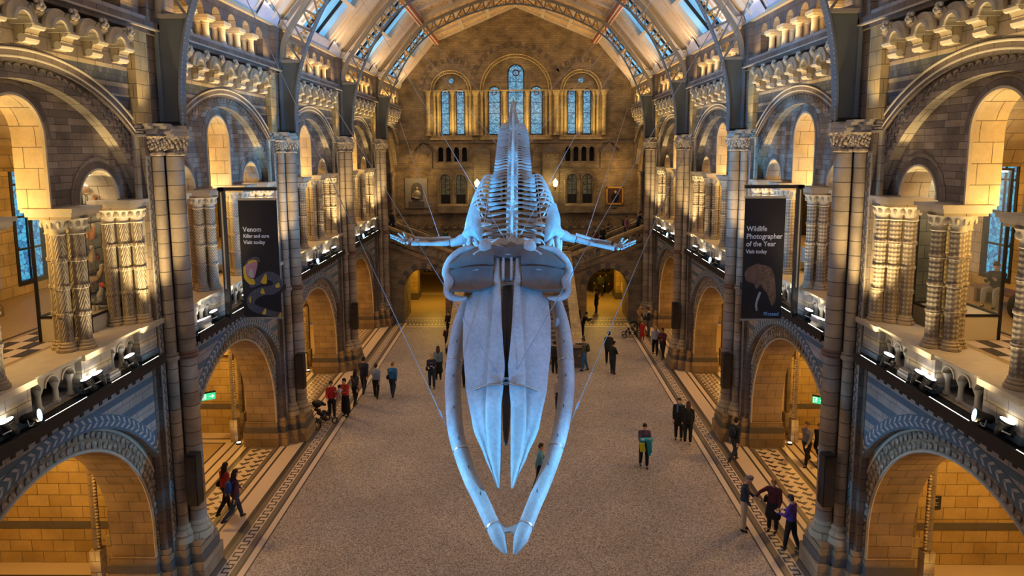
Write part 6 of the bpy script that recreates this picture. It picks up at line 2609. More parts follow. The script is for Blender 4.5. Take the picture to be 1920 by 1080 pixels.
for k in range(40):
    a, b = random.uniform(0, 2 * pi), random.uniform(-0.9, 0.9)
    mb.ball((0.28 * cos(a) * sqrt(1 - b * b), 0.42 * sin(a) * sqrt(1 - b * b), 0.30 + 0.26 * b), (0.16, 0.16, 0.14), specm, 7, 5)
o = mb.build('rock_specimen')
o.location = (11.0, 24.0, 7.75)
tag(o, 'big mottled orange rock on the plinth behind the elephant banner', 'rock specimen')
# ------------------------------------------------------------------ people
DG = None


def remesh_build(name, prims, m, voxel, parent=None, smooth_it=2, decorate=None, fat=1.0):
    """weld overlapping limbs into one continuous skin"""
    mb = MB()
    for p in prims:
        if p[0] == 'c':
            mb.cone(p[1], p[2] * fat, p[3], p[4] * fat, m, 12)
        else:
            mb.ball(p[1], p[2], m, 14, 10)
    me = bpy.data.meshes.new(name)
    me.from_pydata(mb.v, [], mb.f)
    o = bpy.data.objects.new(name, me)
    COL.objects.link(o)
    md = o.modifiers.new('weld', 'REMESH')
    md.mode = 'VOXEL'
    md.voxel_size = voxel
    sm = o.modifiers.new('smooth', 'SMOOTH')
    sm.iterations = smooth_it
    sm.factor = 0.5
    dg = bpy.context.evaluated_depsgraph_get()
    me2 = bpy.data.meshes.new_from_object(o.evaluated_get(dg))
    bpy.data.objects.remove(o)
    bpy.data.meshes.remove(me)
    me2.name = name
    me2.materials.clear()
    me2.materials.append(m)
    if decorate:
        decorate(me2)
    for p in me2.polygons:
        p.use_smooth = True
    o = bpy.data.objects.new(name, me2)
    COL.objects.link(o)
    if parent is not None:
        o.parent = parent
    return o


def person(loc, face, h=1.70, top=(0.05, 0.05, 0.06), legs=(0.02, 0.02, 0.03), hair=(0.03, 0.02, 0.015), skin=0, label='', group=None, stride=0.0, lean=0.0,
           arms=((0.1, 0.12, 0.25), (0.1, 0.12, 0.25)), coat=0.0, skirt=0.0, hairlen=0, cap=None, pack=None, bag=None, shoes=(0.015, 0.015, 0.015), nod=0.15, wide=1.0, headturn=0.0, sleeve=True, seat=False, extra=None, scarf=None, print_=None):
    """face: heading in degrees (0 looks down the hall, +y).  arms: (swing forward, spread, elbow bend) left, right"""
    k = h / 1.75
    root = None
    V = lambda x, y, z: Vector((x * k, y * k, z * k))
    hipz = 0.93 if not seat else 0.50
    drop = 0.0
    J = {}
    for s, sg in (('l', -1), ('r', 1)):
        a = stride * (1 if s == 'l' else -1)
        hip = Vector((sg * 0.095, 0, hipz))
        if seat:
            kn = hip + Vector((sg * 0.05, 0.42, 0.02))
            an = kn + Vector((0, 0.02, -0.42))
        else:
            kn = hip + Vector((sg * 0.01, 0.44 * sin(a), -0.44 * cos(a)))
            b = a - abs(a) * (1.5 if a < 0 else 0.35)
            an = kn + Vector((0, 0.42 * sin(b), -0.42 * cos(b)))
        J[s] = [hip, kn, an]
    low = min(J['l'][2].z, J['r'][2].z)
    off = 0.075 - low
    for s in 'lr':
        for p in J[s]:
            p.z += off
    pz = hipz + off
    up = lambda y, z: Vector((0, y + sin(lean) * (z - hipz), pz + cos(lean) * (z - hipz)))
    waist, chest, neck = up(0, 1.10 - (0.43 if seat else 0)), up(0.0, 1.30 - (0.43 if seat else 0)), up(0.01, 1.47 - (0.43 if seat else 0))
    pel = Vector((0, 0, pz + 0.02))
    head = neck + Vector((sin(headturn) * 0.03, 0.035 + 0.10 * sin(nod + lean * 0.5), 0.155 - 0.02 * nod))
    fw = Vector((sin(headturn), cos(headturn) * cos(nod), -sin(nod))).normalized()
    side = Vector((cos(headturn), -sin(headturn), 0))
    upv = side.cross(fw)
    H = lambda a, b, c: (head + side * a + fw * b + upv * c) * k
    S_ = []
    # head with jaw, nose, ears
    S_ += [('b', H(0, -0.005, 0.02), (0.078 * k, 0.095 * k, 0.105 * k)), ('c', H(0, 0.03, -0.02), 0.062 * k, H(0, 0.045, -0.075), 0.042 * k), ('c', H(0, 0.088, 0.01), 0.010 * k, H(0, 0.108, -0.025), 0.016 * k),
           ('c', H(-0.078, -0.005, 0.02), 0.014 * k, H(-0.082, -0.012, -0.02), 0.010 * k), ('c', H(0.078, -0.005, 0.02), 0.014 * k, H(0.082, -0.012, -0.02), 0.010 * k),
           ('c', neck * k, 0.055 * k, (head + Vector((0, -0.015, -0.04))) * k, 0.052 * k)]
    T = []
    # arms
    hands = []
    shs = []
    for i, (s, sg) in enumerate((('l', -1), ('r', 1))):
        sw, sp_, el = arms[i]
        sh = up(0.0, 1.415 - (0.43 if seat else 0)) + Vector((sg * 0.172 * wide, 0, -0.025))
        shs.append(sh)
        d = Vector((sg * sin(sp_), sin(sw) * cos(sp_), -cos(sw) * cos(sp_)))
        eb = sh + d * 0.29
        d2 = Vector((sg * (sin(sp_) * 0.5 - 0.25 * sin(el)), sin(sw + el) * cos(sp_ * 0.5), -cos(sw + el) * cos(sp_ * 0.5))).normalized()
        wr = eb + d2 * 0.245
        T += [('c', sh * k, 0.062 * k, eb * k, 0.050 * k)]
        if sleeve:
            T += [('c', eb * k, 0.050 * k, (wr - d2 * 0.02) * k, 0.038 * k)]
        S_ += [('c', sh * k, 0.045 * k, eb * k, 0.038 * k), ('c', eb * k, 0.038 * k, wr * k, 0.027 * k)]
        # hand: palm, four bent fingers, thumb from the side of the palm
        pn = d2.cross(Vector((sg, 0, 0)))
        pn = pn.normalized() if pn.length > 0.2 else Vector((0, 1, 0))
        sdv = d2.cross(pn).normalized()
        pc = wr + d2 * 0.05
        S_ += [('b', (wr + d2 * 0.055) * k, (0.036 * k, 0.030 * k, 0.042 * k))]
        for q in range(4):
            o_ = sdv * ((q - 1.5) * 0.021)
            L = (0.062, 0.074, 0.070, 0.055)[q]
            b0 = pc + o_ + d2 * 0.03
            b1 = b0 + d2 * L * 0.6 + pn * 0.006
            b2 = b1 + (d2 * 0.7 + pn * 0.55).normalized() * L * 0.55
            S_ += [('c', b0 * k, 0.0098 * k, b1 * k, 0.0092 * k), ('c', b1 * k, 0.0092 * k, b2 * k, 0.0082 * k)]
        th0 = pc - d2 * 0.02 + sdv * 0.03
        S_ += [('c', th0 * k, 0.012 * k, (th0 + sdv * 0.03 + d2 * 0.035 + pn * 0.015) * k, 0.010 * k)]
        hands.append(wr + d2 * 0.09)
    # trunk and legs of the body
    S_ += [('c', pel * k, 0.115 * k, waist * k, 0.10 * k), ('c', waist * k, 0.09 * k, chest * k, 0.10 * k), ('c', chest * k, 0.10 * k, neck * k, 0.05 * k)]
    for s in 'lr':
        a, b, c = J[s]
        S_ += [('c', a * k, 0.075 * k, b * k, 0.048 * k), ('c', b * k, 0.048 * k, c * k, 0.034 * k), ('c', c * k, 0.034 * k, (c + Vector((0, 0.075, -0.04))) * k, 0.024 * k)]

    def face_marks(me):
        me.materials.append(eyem)
        me.materials.append(lipm)
        pts = [(H(-0.032, 0.088, 0.022), 0.013 * k, 1), (H(0.032, 0.088, 0.022), 0.013 * k, 1), (H(-0.012, 0.085, -0.058), 0.013 * k, 2), (H(0.012, 0.085, -0.058), 0.013 * k, 2)]
        for p in me.polygons:
            if p.center.z < (head.z - 0.14) * k:
                continue
            for c, r, mi in pts:
                if (p.center - c).length < r:
                    p.material_index = mi

    root = remesh_build('person', S_, SKIN[skin], 0.0125, None, 1, face_marks)
    root.location = loc
    root.rotation_euler = (0, 0, radians(-face))
    tag(root, label, 'person', group)
    # top garment
    T += [('c', chest * k + V(-0.10 * wide, 0, 0), 0.098 * k, chest * k + V(0.10 * wide, 0, 0), 0.098 * k), ('c', waist * k + V(-0.06 * wide, 0, 0), 0.105 * k, waist * k + V(0.06 * wide, 0, 0), 0.105 * k),
          ('c', chest * k + V(-0.06, 0, 0), 0.11 * k, waist * k + V(-0.05, 0, 0), 0.11 * k), ('c', chest * k + V(0.06, 0, 0), 0.11 * k, waist * k + V(0.05, 0, 0), 0.11 * k),
          ('c', pel * k + V(-0.055 * wide, 0, 0.03), 0.115 * k, waist * k + V(-0.05 * wide, 0, 0), 0.105 * k), ('c', pel * k + V(0.055 * wide, 0, 0.03), 0.115 * k, waist * k + V(0.05 * wide, 0, 0), 0.105 * k),
          ('c', chest * k, 0.115 * k, waist * k, 0.108 * k), ('c', waist * k, 0.108 * k, pel * k, 0.115 * k), ('c', chest * k + V(0, 0, 0.03), 0.10 * k, neck * k - V(0, 0, 0.03), 0.062 * k)]
    T += [('c', neck * k - V(0, 0, 0.035), 0.052 * k, s_ * k, 0.054 * k) for s_ in shs]
    if coat > 0:
        for sx in (-0.07, 0, 0.07):
            T.append(('c', pel * k + V(sx * wide, 0, 0.0), 0.12 * k, pel * k + V(sx * 1.3 * wide, 0, -coat), 0.125 * k))
    remesh_build('jacket' if sleeve or coat else 'shirt', T, clo(top), 0.02, root, 2, fat=1.10)
    Lg = []
    for s in 'lr':
        a, b, c = J[s]
        Lg += [('c', a * k, 0.092 * k, b * k, 0.066 * k), ('c', b * k, 0.066 * k, (c + (b - c) * 0.12) * k, 0.052 * k)]
    Lg += [('c', pel * k + V(-0.06, 0, -0.02), 0.112 * k, pel * k + V(0.06, 0, -0.02), 0.112 * k)]
    if skirt > 0:
        for sx in (-0.06, 0, 0.06):
            Lg.append(('c', pel * k + V(sx, 0, -0.02), 0.11 * k, pel * k + V(sx * 1.8, 0, -skirt), 0.12 * k))
    remesh_build('skirt' if skirt else 'trousers', Lg, clo(legs), 0.02, root, 2, fat=1.18)
    for s in 'lr':
        c = J[s][2]
        remesh_build('shoe', [('c', (c + Vector((0, -0.035, -0.03))) * k, 0.040 * k, (c + Vector((0, 0.10, -0.045))) * k, 0.034 * k), ('c', c * k, 0.042 * k, (c + Vector((0, -0.02, -0.03))) * k, 0.042 * k)], clo(shoes), 0.012, root, 1)
    # hair
    if hair:
        Hh = [('b', H(0, -0.018, 0.045), (0.088 * k, 0.098 * k, 0.096 * k)), ('b', H(0, -0.05, 0.0), (0.082 * k, 0.070 * k, 0.085 * k))]
        if hairlen:
            Hh += [('c', H(0, -0.075, -0.02), 0.072 * k, H(0, -0.10, -0.10 - 0.12 * hairlen), 0.055 * k), ('c', H(-0.06, -0.03, 0.0), 0.035 * k, H(-0.075, -0.04, -0.10 - 0.10 * hairlen), 0.03 * k), ('c', H(0.06, -0.03, 0.0), 0.035 * k, H(0.075, -0.04, -0.10 - 0.10 * hairlen), 0.03 * k)]
        if hairlen < 0:
            Hh += [('b', H(0, -0.09, 0.09), (0.045 * k, 0.045 * k, 0.045 * k))]
        remesh_build('hair', Hh, clo(hair), 0.014, root, 1)
    if cap:
        remesh_build('flat_cap', [('b', H(0, -0.01, 0.085), (0.105 * k, 0.125 * k, 0.055 * k)), ('c', H(-0.04, 0.09, 0.062), 0.02 * k, H(0.04, 0.09, 0.062), 0.02 * k)], clo(cap), 0.012, root, 1)
    if scarf:
        remesh_build('scarf', [('c', neck * k + V(-0.06, 0.02, 0), 0.05 * k, neck * k + V(0.06, 0.02, 0), 0.05 * k), ('c', neck * k + V(0.05, 0.07, -0.02), 0.04 * k, chest * k + V(0.06, 0.13, -0.10), 0.035 * k), ('c', neck * k + V(-0.06, -0.05, 0), 0.045 * k, neck * k + V(0.06, -0.05, 0), 0.045 * k)], clo(scarf), 0.014, root, 1)
    if pack:
        c = (chest + waist) * 0.5 * k
        p = remesh_build('backpack', [('b', c + V(0, -0.19, 0.02), (0.15 * k, 0.10 * k, 0.22 * k)), ('b', c + V(0, -0.26, -0.07), (0.11 * k, 0.05 * k, 0.10 * k))], clo(pack), 0.016, root, 1)
        remesh_build('strap', [('c', chest * k + V(sx, 0.11, -0.08), 0.016 * k, chest * k + V(sx, 0.03, 0.16), 0.016 * k) for sx in (-0.11, 0.11)] + [('c', chest * k + V(sx, 0.03, 0.16), 0.016 * k, chest * k + V(sx, -0.12, 0.08), 0.016 * k) for sx in (-0.11, 0.11)], clo(pack), 0.01, root, 0)
    if bag:
        colr, sg = bag
        c = pel * k + V(sg * 0.24, -0.02, 0.05)
        remesh_build('shoulder_bag', [('b', c, (0.06 * k, 0.14 * k, 0.12 * k))], clo(colr), 0.014, root, 1)
        m2 = MB()
        m2.sweep([tuple(c + V(0, 0.08, 0.08)), tuple(chest * k + V(sg * 0.05, 0.13, -0.02)), tuple(chest * k + V(-sg * 0.13, 0.02, 0.165)), tuple(chest * k + V(-sg * 0.02, -0.13, 0.0)), tuple(c + V(0, -0.08, 0.08))], 0.012 * k, 0.007, clo(colr), 6)
        m2.build('bag_strap', root)
    if print_:
        m2 = MB()
        for z, w, c in print_:
            m2.box(-w * k, w * k, 0.128 * k + 0.0, 0.134 * k, z * k, (z + 0.045) * k, clo(c))
        m2.build('shirt_print', root, smooth=0)
    return root


def at_floor(px, py, z=0.0):
    """where a sight line meets a level floor"""
    d = R_ @ Vector(((px - 960) / 1280, -(py - 440) / 1280, -1.0))
    t = (z - CH) / d.z
    return Vector((CX + d.x * t, d.y * t, z))


NAVY, BLACK, JEAN, GREY, RED = (0.02, 0.04, 0.10), (0.008, 0.008, 0.010), (0.05, 0.11, 0.24), (0.12, 0.12, 0.13), (0.50, 0.025, 0.02)
BROWN_H, GREY_H, BLOND, GINGER, BLACK_H = (0.05, 0.03, 0.018), (0.30, 0.29, 0.28), (0.38, 0.26, 0.12), (0.36, 0.14, 0.04), (0.012, 0.010, 0.010)
STD = (0.08, 0.12, 0.2)
WALK = ((0.45, 0.12, 0.35), (-0.35, 0.12, 0.25))
PEOPLE = [
    # foreground right
    dict(loc=at_floor(1394, 994), face=115, h=1.74, top=(0.018, 0.035, 0.085), legs=(0.52, 0.46, 0.42), hair=GREY_H, cap=(0.14, 0.13, 0.14), wide=1.12, nod=0.45, arms=((0.25, 0.1, 0.9), (0.15, 0.1, 0.5)), label='man in a grey flat cap, navy jacket and pale trousers, head bowed'),
    dict(loc=at_floor(1448, 996), face=215, h=1.66, top=(0.085, 0.015, 0.022), legs=(0.012, 0.014, 0.022), hair=GINGER, arms=((0.2, 0.2, 0.6), (0.95, 0.75, 0.2)), skirt=0.42, bag=((0.008, 0.008, 0.01), 1), label='woman in a dark maroon jumper, one arm out, a dark coat on her hip', nod=0.3),
    dict(loc=at_floor(1481, 1030), face=320, h=1.63, top=(0.085, 0.035, 0.24), legs=BLACK, hair=BROWN_H, stride=0.16, arms=((0.3, 0.08, 1.2), (0.3, 0.08, 1.2)), label='person in a purple hooded top and black trousers', nod=0.2),
    dict(loc=at_floor(1377, 866), face=55, h=1.70, top=(0.022, 0.026, 0.022), legs=(0.02, 0.03, 0.06), hair=BLACK_H, stride=0.34, pack=(0.015, 0.02, 0.035), arms=WALK, label='person in a dark green jacket with a navy backpack striding to the right wall', shoes=(0.07, 0.05, 0.035)),
    dict(loc=at_floor(1272, 824), face=195, h=1.70, top=(0.012, 0.013, 0.016), legs=BLACK, hair=BROWN_H, coat=0.25, arms=(STD, STD), scarf=(0.10, 0.16, 0.30), label='woman in a long black coat open over a blue shirt'),
    dict(loc=at_floor(1289, 832), face=10, h=1.68, top=(0.010, 0.012, 0.014), legs=(0.012, 0.012, 0.016), hair=(0.07, 0.03, 0.02), hairlen=1, pack=(0.008, 0.009, 0.011), shoes=(0.55, 0.52, 0.52), arms=(STD, STD), label='person with a black backpack, long brown hair and white shoes'),
    dict(loc=at_floor(1207, 876), face=180, h=1.66, top=(0.075, 0.05, 0.11), legs=BLACK, hair=BLACK_H, stride=0.10, arms=((0.5, 0.08, 1.5), (0.5, 0.08, 1.5)), label='person in a purple top carrying a turquoise and yellow coat', nod=0.35),
    dict(loc=at_floor(1511, 872), face=235, h=1.66, top=(0.15, 0.15, 0.17), legs=BLACK, hair=BROWN_H, stride=0.28, arms=WALK, label='person in a pale grey top walking out of the banner bay on the right'),
    dict(loc=at_floor(1534, 872), face=235, h=1.58, top=(0.02, 0.02, 0.024), legs=BLACK, hair=BROWN_H, stride=0.22, coat=0.22, arms=WALK, label='person in a dark coat following the one in the pale grey top'),
    # right, middle distance
    dict(loc=at_floor(1095, 695), face=285, h=1.74, top=(0.085, 0.075, 0.06), legs=(0.04, 0.15, 0.38), hair=BROWN_H, stride=0.12, pack=(0.03, 0.045, 0.045), arms=((0.2, 0.1, 0.3), (1.35, 0.25, 0.15)), label='man in a tan jacket and bright blue jeans pointing with one arm'),
    dict(loc=at_floor(1141, 682), face=15, h=1.74, top=(0.016, 0.017, 0.022), legs=BLACK, hair=BLACK_H, arms=(STD, STD), coat=0.15, label='man in a dark coat standing behind the one in black'),
    dict(loc=at_floor(1149, 701), face=60, h=1.70, top=(0.008, 0.012, 0.016), legs=(0.014, 0.024, 0.045), hair=BLACK_H, arms=(STD, (0.4, 0.1, 1.2)), sleeve=False, label='person in a black short sleeved shirt in the middle of the right floor'),
    dict(loc=at_floor(1197, 622), face=150, h=1.70, top=(0.18, 0.12, 0.075), legs=(0.03, 0.03, 0.03), hair=BROWN_H, coat=0.3, arms=((0.6, 0.1, 0.5), (0.6, 0.1, 0.5)), label='woman in a tan coat behind the pushchair at the far right'),
    dict(loc=at_floor(1216, 630), face=270, h=1.76, top=(0.012, 0.015, 0.022), legs=(0.09, 0.11, 0.15), hair=BLACK_H, scarf=(0.55, 0.55, 0.56), arms=((0.5, 0.1, 0.6), (0.4, 0.1, 0.8)), label='man in a black jacket with a white scarf beside the pushchair'),
    dict(loc=at_floor(1204, 638), face=200, h=1.16, top=RED, legs=RED, hair=BLACK_H, skirt=0.45, sleeve=False, arms=(STD, STD), label='small child in a red dress beside the pushchair'),
    dict(loc=at_floor(1228, 666), face=190, h=1.66, top=(0.36, 0.38, 0.44), legs=BLACK, hair=BLOND, hairlen=1, stride=0.14, bag=((0.01, 0.01, 0.012), -1), arms=(STD, STD), label='fair haired woman in a pale blue shirt with a black bag'),
    dict(loc=at_floor(1242, 672), face=220, h=1.70, top=(0.10, 0.018, 0.03), legs=(0.02, 0.018, 0.02), hair=BLACK_H, skin=1, stride=0.22, arms=((0.5, 0.15, 1.3), (0.5, 0.15, 1.3)), label='person in a maroon shirt walking, against the right piers'),
    dict(loc=at_floor(1082, 622), face=200, h=1.68, top=(0.012, 0.012, 0.014), legs=BLACK, hair=GREY_H, arms=(STD, STD), label='grey haired person in black beside the right arch under the stairs'),
    dict(loc=at_floor(1093, 632), face=100, h=1.58, top=(0.010, 0.010, 0.012), legs=BLACK, hair=BLACK_H, arms=((0.8, 0.1, 1.2), (0.8, 0.1, 1.2)), lean=0.3, label='person in black stooping beside the stair foot on the right'),
    dict(loc=at_floor(1048, 772), face=180, h=1.62, top=(0.42, 0.36, 0.36), legs=NAVY, hair=BROWN_H, arms=(STD, STD), label='person in a pale checked top half hidden behind the right jawbone'),
    # under the right arch
    dict(loc=at_floor(1118, 586), face=290, h=1.66, top=(0.018, 0.014, 0.012), legs=BLACK, hair=BLACK_H, coat=0.35, bag=((0.30, 0.16, 0.06), 1), arms=(STD, STD), label='woman in a dark coat with a tan bag in the right arch under the stairs'),
    dict(loc=at_floor(1109, 548), face=10, h=1.72, top=(0.012, 0.012, 0.014), legs=BLACK, hair=BLACK_H, stride=0.2, arms=WALK, label='leftmost dark figure walking away through the right arch'),
    dict(loc=at_floor(1125, 555), face=0, h=1.80, top=(0.030, 0.034, 0.020), legs=BLACK, hair=BLACK_H, wide=1.15, stride=0.2, arms=WALK, label='broad person in an olive jacket walking away through the right arch'),
    dict(loc=at_floor(1136, 550), face=0, h=1.70, top=(0.02, 0.02, 0.022), legs=BLACK, hair=BLACK_H, stride=0.2, arms=WALK, label='figure in black right of the olive jacket in the right arch'),
    dict(loc=at_floor(1160, 560), face=0, h=1.66, top=(0.42, 0.42, 0.22), legs=BLACK, hair=BLACK_H, hairlen=1, arms=(STD, STD), label='person in a pale yellow top at the right of the right arch'),
    dict(loc=at_floor(1170, 562), face=340, h=1.66, top=(0.55, 0.42, 0.12), legs=BLACK, hair=BROWN_H, coat=0.3, arms=(STD, STD), label='person in a yellow coat at the right edge of the right arch'),
    # left floor
    dict(loc=at_floor(425, 962), face=30, h=1.68, top=(0.34, 0.03, 0.03), legs=BLACK, hair=(0.03, 0.016, 0.012), hairlen=2, stride=0.3, arms=WALK, bag=((0.01, 0.01, 0.01), -1), label='long haired woman in a red top walking by the nearest left pier'),
    dict(loc=at_floor(443, 976), face=40, h=1.68, top=(0.085, 0.022, 0.05), legs=(0.03, 0.05, 0.11), hair=(0.04, 0.02, 0.015), hairlen=1, stride=0.36, pack=(0.02, 0.08, 0.38), arms=WALK, label='person in maroon with a bright blue backpack by the nearest left pier'),
    dict(loc=at_floor(623, 784), face=165, h=1.64, top=RED, legs=(0.02, 0.02, 0.03), hair=BLACK_H, hairlen=-1, stride=0.12, arms=((0.6, 0.12, 0.7), (0.6, 0.12, 0.7)), label='woman in a red top with dark hair tied up, at the left pushchair'),
    dict(loc=at_floor(649, 780), face=215, h=1.68, top=(0.42, 0.03, 0.025), legs=BLACK, hair=BLACK_H, skirt=0.7, arms=((0.5, 0.1, 1.4), (0.5, 0.1, 1.4)), label='woman in a red top and long black skirt holding a baby'),
    dict(loc=at_floor(667, 760), face=20, h=1.64, top=(0.045, 0.043, 0.045), legs=BLACK, hair=BLACK_H, hairlen=1, stride=0.2, arms=WALK, bag=((0.42, 0.20, 0.24), 1), label='woman in a dark grey jacket with a pink bag walking away'),
    dict(loc=at_floor(683, 738), face=10, h=1.78, top=(0.018, 0.026, 0.050), legs=(0.016, 0.02, 0.035), hair=BLACK_H, stride=0.26, wide=1.1, arms=WALK, label='tall man in a navy coat walking away beside the left piers'),
    dict(loc=at_floor(706, 746), face=5, h=1.62, top=(0.24, 0.30, 0.42), legs=BLACK, hair=BROWN_H, hairlen=-1, stride=0.16, arms=WALK, label='woman in a pale blue shirt and black trousers walking away'),
    dict(loc=at_floor(737, 744), face=8, h=1.66, top=(0.03, 0.15, 0.34), legs=(0.02, 0.035, 0.07), hair=GINGER, stride=0.26, wide=1.08, arms=WALK, bag=((0.012, 0.012, 0.014), -1), label='ginger haired woman in a bright blue jacket walking away'),
    dict(loc=at_floor(810, 728), face=176, h=1.70, top=(0.012, 0.028, 0.06), legs=(0.015, 0.035, 0.07), hair=BLOND, sleeve=True, stride=0.08, arms=((0.4, 0.06, 1.3), (0.4, 0.06, 1.3)), bag=((0.01, 0.012, 0.02), 1), print_=((1.30, 0.10, (0.50, 0.05, 0.06)), (1.14, 0.07, (0.6, 0.6, 0.62))), label='person in a navy sports top with red and white lettering facing the viewer', shoes=(0.01, 0.01, 0.012)),
    dict(loc=at_floor(822, 712), face=0, h=1.70, top=(0.16, 0.22, 0.32), legs=BLACK, hair=BROWN_H, hairlen=1, skirt=0.5, arms=(STD, STD), label='person in a denim jacket and black skirt behind the navy sports top'),
    dict(loc=at_floor(838, 662), face=100, h=1.62, top=(0.012, 0.012, 0.015), legs=BLACK, hair=BLACK_H, skin=0, lean=0.3, pack=(0.10, 0.015, 0.02), arms=((0.6, 0.1, 0.9), (0.6, 0.1, 0.9)), label='person in black with a dark red backpack, left of the skull'),
    dict(loc=at_floor(842, 632), face=190, h=1.60, top=(0.010, 0.010, 0.012), legs=BLACK, hair=BLACK_H, arms=((0.4, 0.1, 1.0), (0.4, 0.1, 1.0)), label='dark figure by the stair foot, left of the skull'),
    dict(loc=at_floor(866, 726), face=10, h=1.72, top=(0.014, 0.018, 0.026), legs=BLACK, hair=BROWN_H, arms=(STD, STD), label='dark figure half hidden behind the left jawbone'),
    dict(loc=at_floor(1012, 916), face=95, h=1.60, top=(0.10, 0.30, 0.46), legs=(0.012, 0.014, 0.02), hair=BROWN_H, stride=0.14, arms=WALK, label='child in a light blue top walking under the beak'),
    dict(loc=at_floor(1040, 700), face=30, h=1.68, top=(0.016, 0.016, 0.02), legs=BLACK, hair=BLACK_H, arms=(STD, STD), label='dark figure between the beak and the right jawbone'),
]
for d in PEOPLE:
    person(**d)
# on the stairs and in the galleries
k_st = (5.75 - 3.45) / 5.8
st = lambda x: 3.45 + (abs(x) - 3.4) * k_st + 0.14
for d in (dict(loc=(-8.3, 45.4, st(8.3)), face=120, h=1.72, top=(0.010, 0.010, 0.012), legs=BLACK, hair=BLACK_H, arms=(STD, STD), coat=0.2, label='dark figure at the top of the left stair flight'),
          dict(loc=(-5.3, 50.5, 3.7), face=20, h=1.66, top=(0.02, 0.10, 0.06), legs=BLACK, hair=BLACK_H, arms=(STD, STD), label='person in dark green behind the left stair flight'),
          dict(loc=(7.35, 45.4, st(7.35)), face=110, h=1.68, top=(0.42, 0.18, 0.20), legs=(0.03, 0.03, 0.05), hair=BROWN_H, arms=((0.6, 0.1, 0.8), STD), pack=(0.03, 0.04, 0.03), label='person in a pink jacket on the right stair flight'),
          dict(loc=(8.15, 45.3, st(8.15)), face=120, h=1.66, top=(0.03, 0.045, 0.08), legs=BLACK, hair=BLACK_H, arms=((0.6, 0.1, 0.9), STD), lean=0.2, label='person in dark blue leaning on the rail at the top right'),
          dict(loc=(6.4, 47.2, 4.4), face=90, h=1.72, top=(0.014, 0.014, 0.012), legs=BLACK, hair=BROWN_H, stride=0.2, arms=((0.6, 0.1, 1.2), (0.3, 0.1, 0.6)), label='figure in black with a white paper on the upper right stairs'),
          dict(loc=(5.35, 45.6, st(5.35)), face=180, h=1.60, top=(0.10, 0.03, 0.025), legs=BLACK, hair=BLACK_H, arms=((0.5, 0.1, 0.8), (0.5, 0.1, 0.8)), label='person in dark red low on the right stair flight'),
          dict(loc=(5.8, 45.4, st(5.8)), face=180, h=1.62, top=(0.012, 0.012, 0.014), legs=BLACK, hair=BLACK_H, arms=((0.5, 0.1, 0.8), (0.5, 0.1, 0.8)), label='person in black beside the one in dark red on the right flight'),
          dict(loc=(13.4, 18.6, 6.93), face=235, h=1.70, top=(0.012, 0.013, 0.018), legs=(0.34, 0.32, 0.30), hair=BROWN_H, arms=((0.7, 0.05, 1.3), (0.7, 0.05, 1.3)), nod=0.5, seat=True, label='person in a black top sitting with a phone under the right gallery window'),
          dict(loc=(9.98, 15.25, 6.93), face=275, h=1.25, top=(0.05, 0.06, 0.11), legs=JEAN, hair=(0.16, 0.03, 0.05), arms=((0.6, 0.1, 1.2), (0.6, 0.1, 1.2)), label='child with a red hat reading in the right gallery', cap=(0.20, 0.03, 0.06))):
    person(**d)
mb = MB()
mb.box(-0.3, 0.3, -0.9, 0.9, 0.40, 0.47, wood)
o = mb.build('gallery_bench', smooth=0)
o.location = (13.55, 18.55, 6.925)
m2 = MB()
m2.box(-0.24, 0.24, -0.8, -0.7, 0, 0.40, wood)
m2.build('leg', o, smooth=0)
m2 = MB()
m2.box(-0.24, 0.24, 0.7, 0.8, 0, 0.40, wood)
m2.build('leg', o, smooth=0)
tag(o, 'wooden bench under the right gallery window', 'bench')
# a rucksack heap beside the bench
o = remesh_build('rucksack', [('b', (0, 0, 0.32), (0.24, 0.22, 0.34)), ('b', (0.05, -0.1, 0.6), (0.16, 0.14, 0.12)), ('b', (0.0, -0.22, 0.22), (0.16, 0.08, 0.16))], clo((0.03, 0.034, 0.03)), 0.02)
o.location = (13.0, 17.2, 6.925)
tag(o, 'dark rucksack on the right gallery floor by the bench', 'rucksack')
m2 = MB()
m2.sweep([(-0.1, -0.2, 0.5), (-0.12, -0.27, 0.3), (-0.1, -0.2, 0.1)], 0.02, 0.012, clo((0.35, 0.30, 0.03)), 6)
m2.build('strap', o)

# things people carry
o = remesh_build('folded_coat', [('c', (-0.16, 0.0, 0.14), 0.08, (0.16, 0.02, 0.14), 0.08), ('c', (-0.14, 0, 0.05), 0.07, (-0.16, 0.02, -0.20), 0.06), ('c', (0.06, 0.0, 0.1), 0.08, (0.12, 0.03, -0.42), 0.05), ('c', (0.12, 0.0, 0.1), 0.08, (0.16, 0.0, -0.30), 0.05)], clo((0.02, 0.34, 0.48)), 0.018)
p = at_floor(1207, 876)
o.location = p + Vector((0.02, -0.32, 1.02))
tag(o, 'turquoise coat with a yellow panel carried over two forearms', 'coat')
m2 = MB()
m2.obox((-0.15, -0.06, -0.10), (1, 0, 0.15), (0, 1, 0), (-0.15, 0, 1), 0.09, 0.035, 0.15, clo((0.62, 0.58, 0.03)))
m2.build('yellow_panel', o)
b = at_floor(649, 780)
o = remesh_build('baby', [('b', (0, 0, 0.38), (0.075, 0.08, 0.085)), ('c', (0, 0, 0.28), 0.05, (0, 0.0, 0.08), 0.085), ('c', (-0.05, 0, 0.05), 0.045, (-0.08, 0.06, -0.16), 0.03), ('c', (0.05, 0, 0.05), 0.045, (0.06, 0.08, -0.14), 0.03), ('c', (-0.08, 0, 0.24), 0.032, (-0.16, 0.06, 0.14), 0.024), ('c', (0.08, 0, 0.24), 0.032, (0.16, 0.06, 0.16), 0.024)], SKIN[0], 0.012)
o.location = b + Vector((-0.16, -0.30, 1.02))
o.rotation_euler = (0, 0, 0.6)
o.name = 'person'
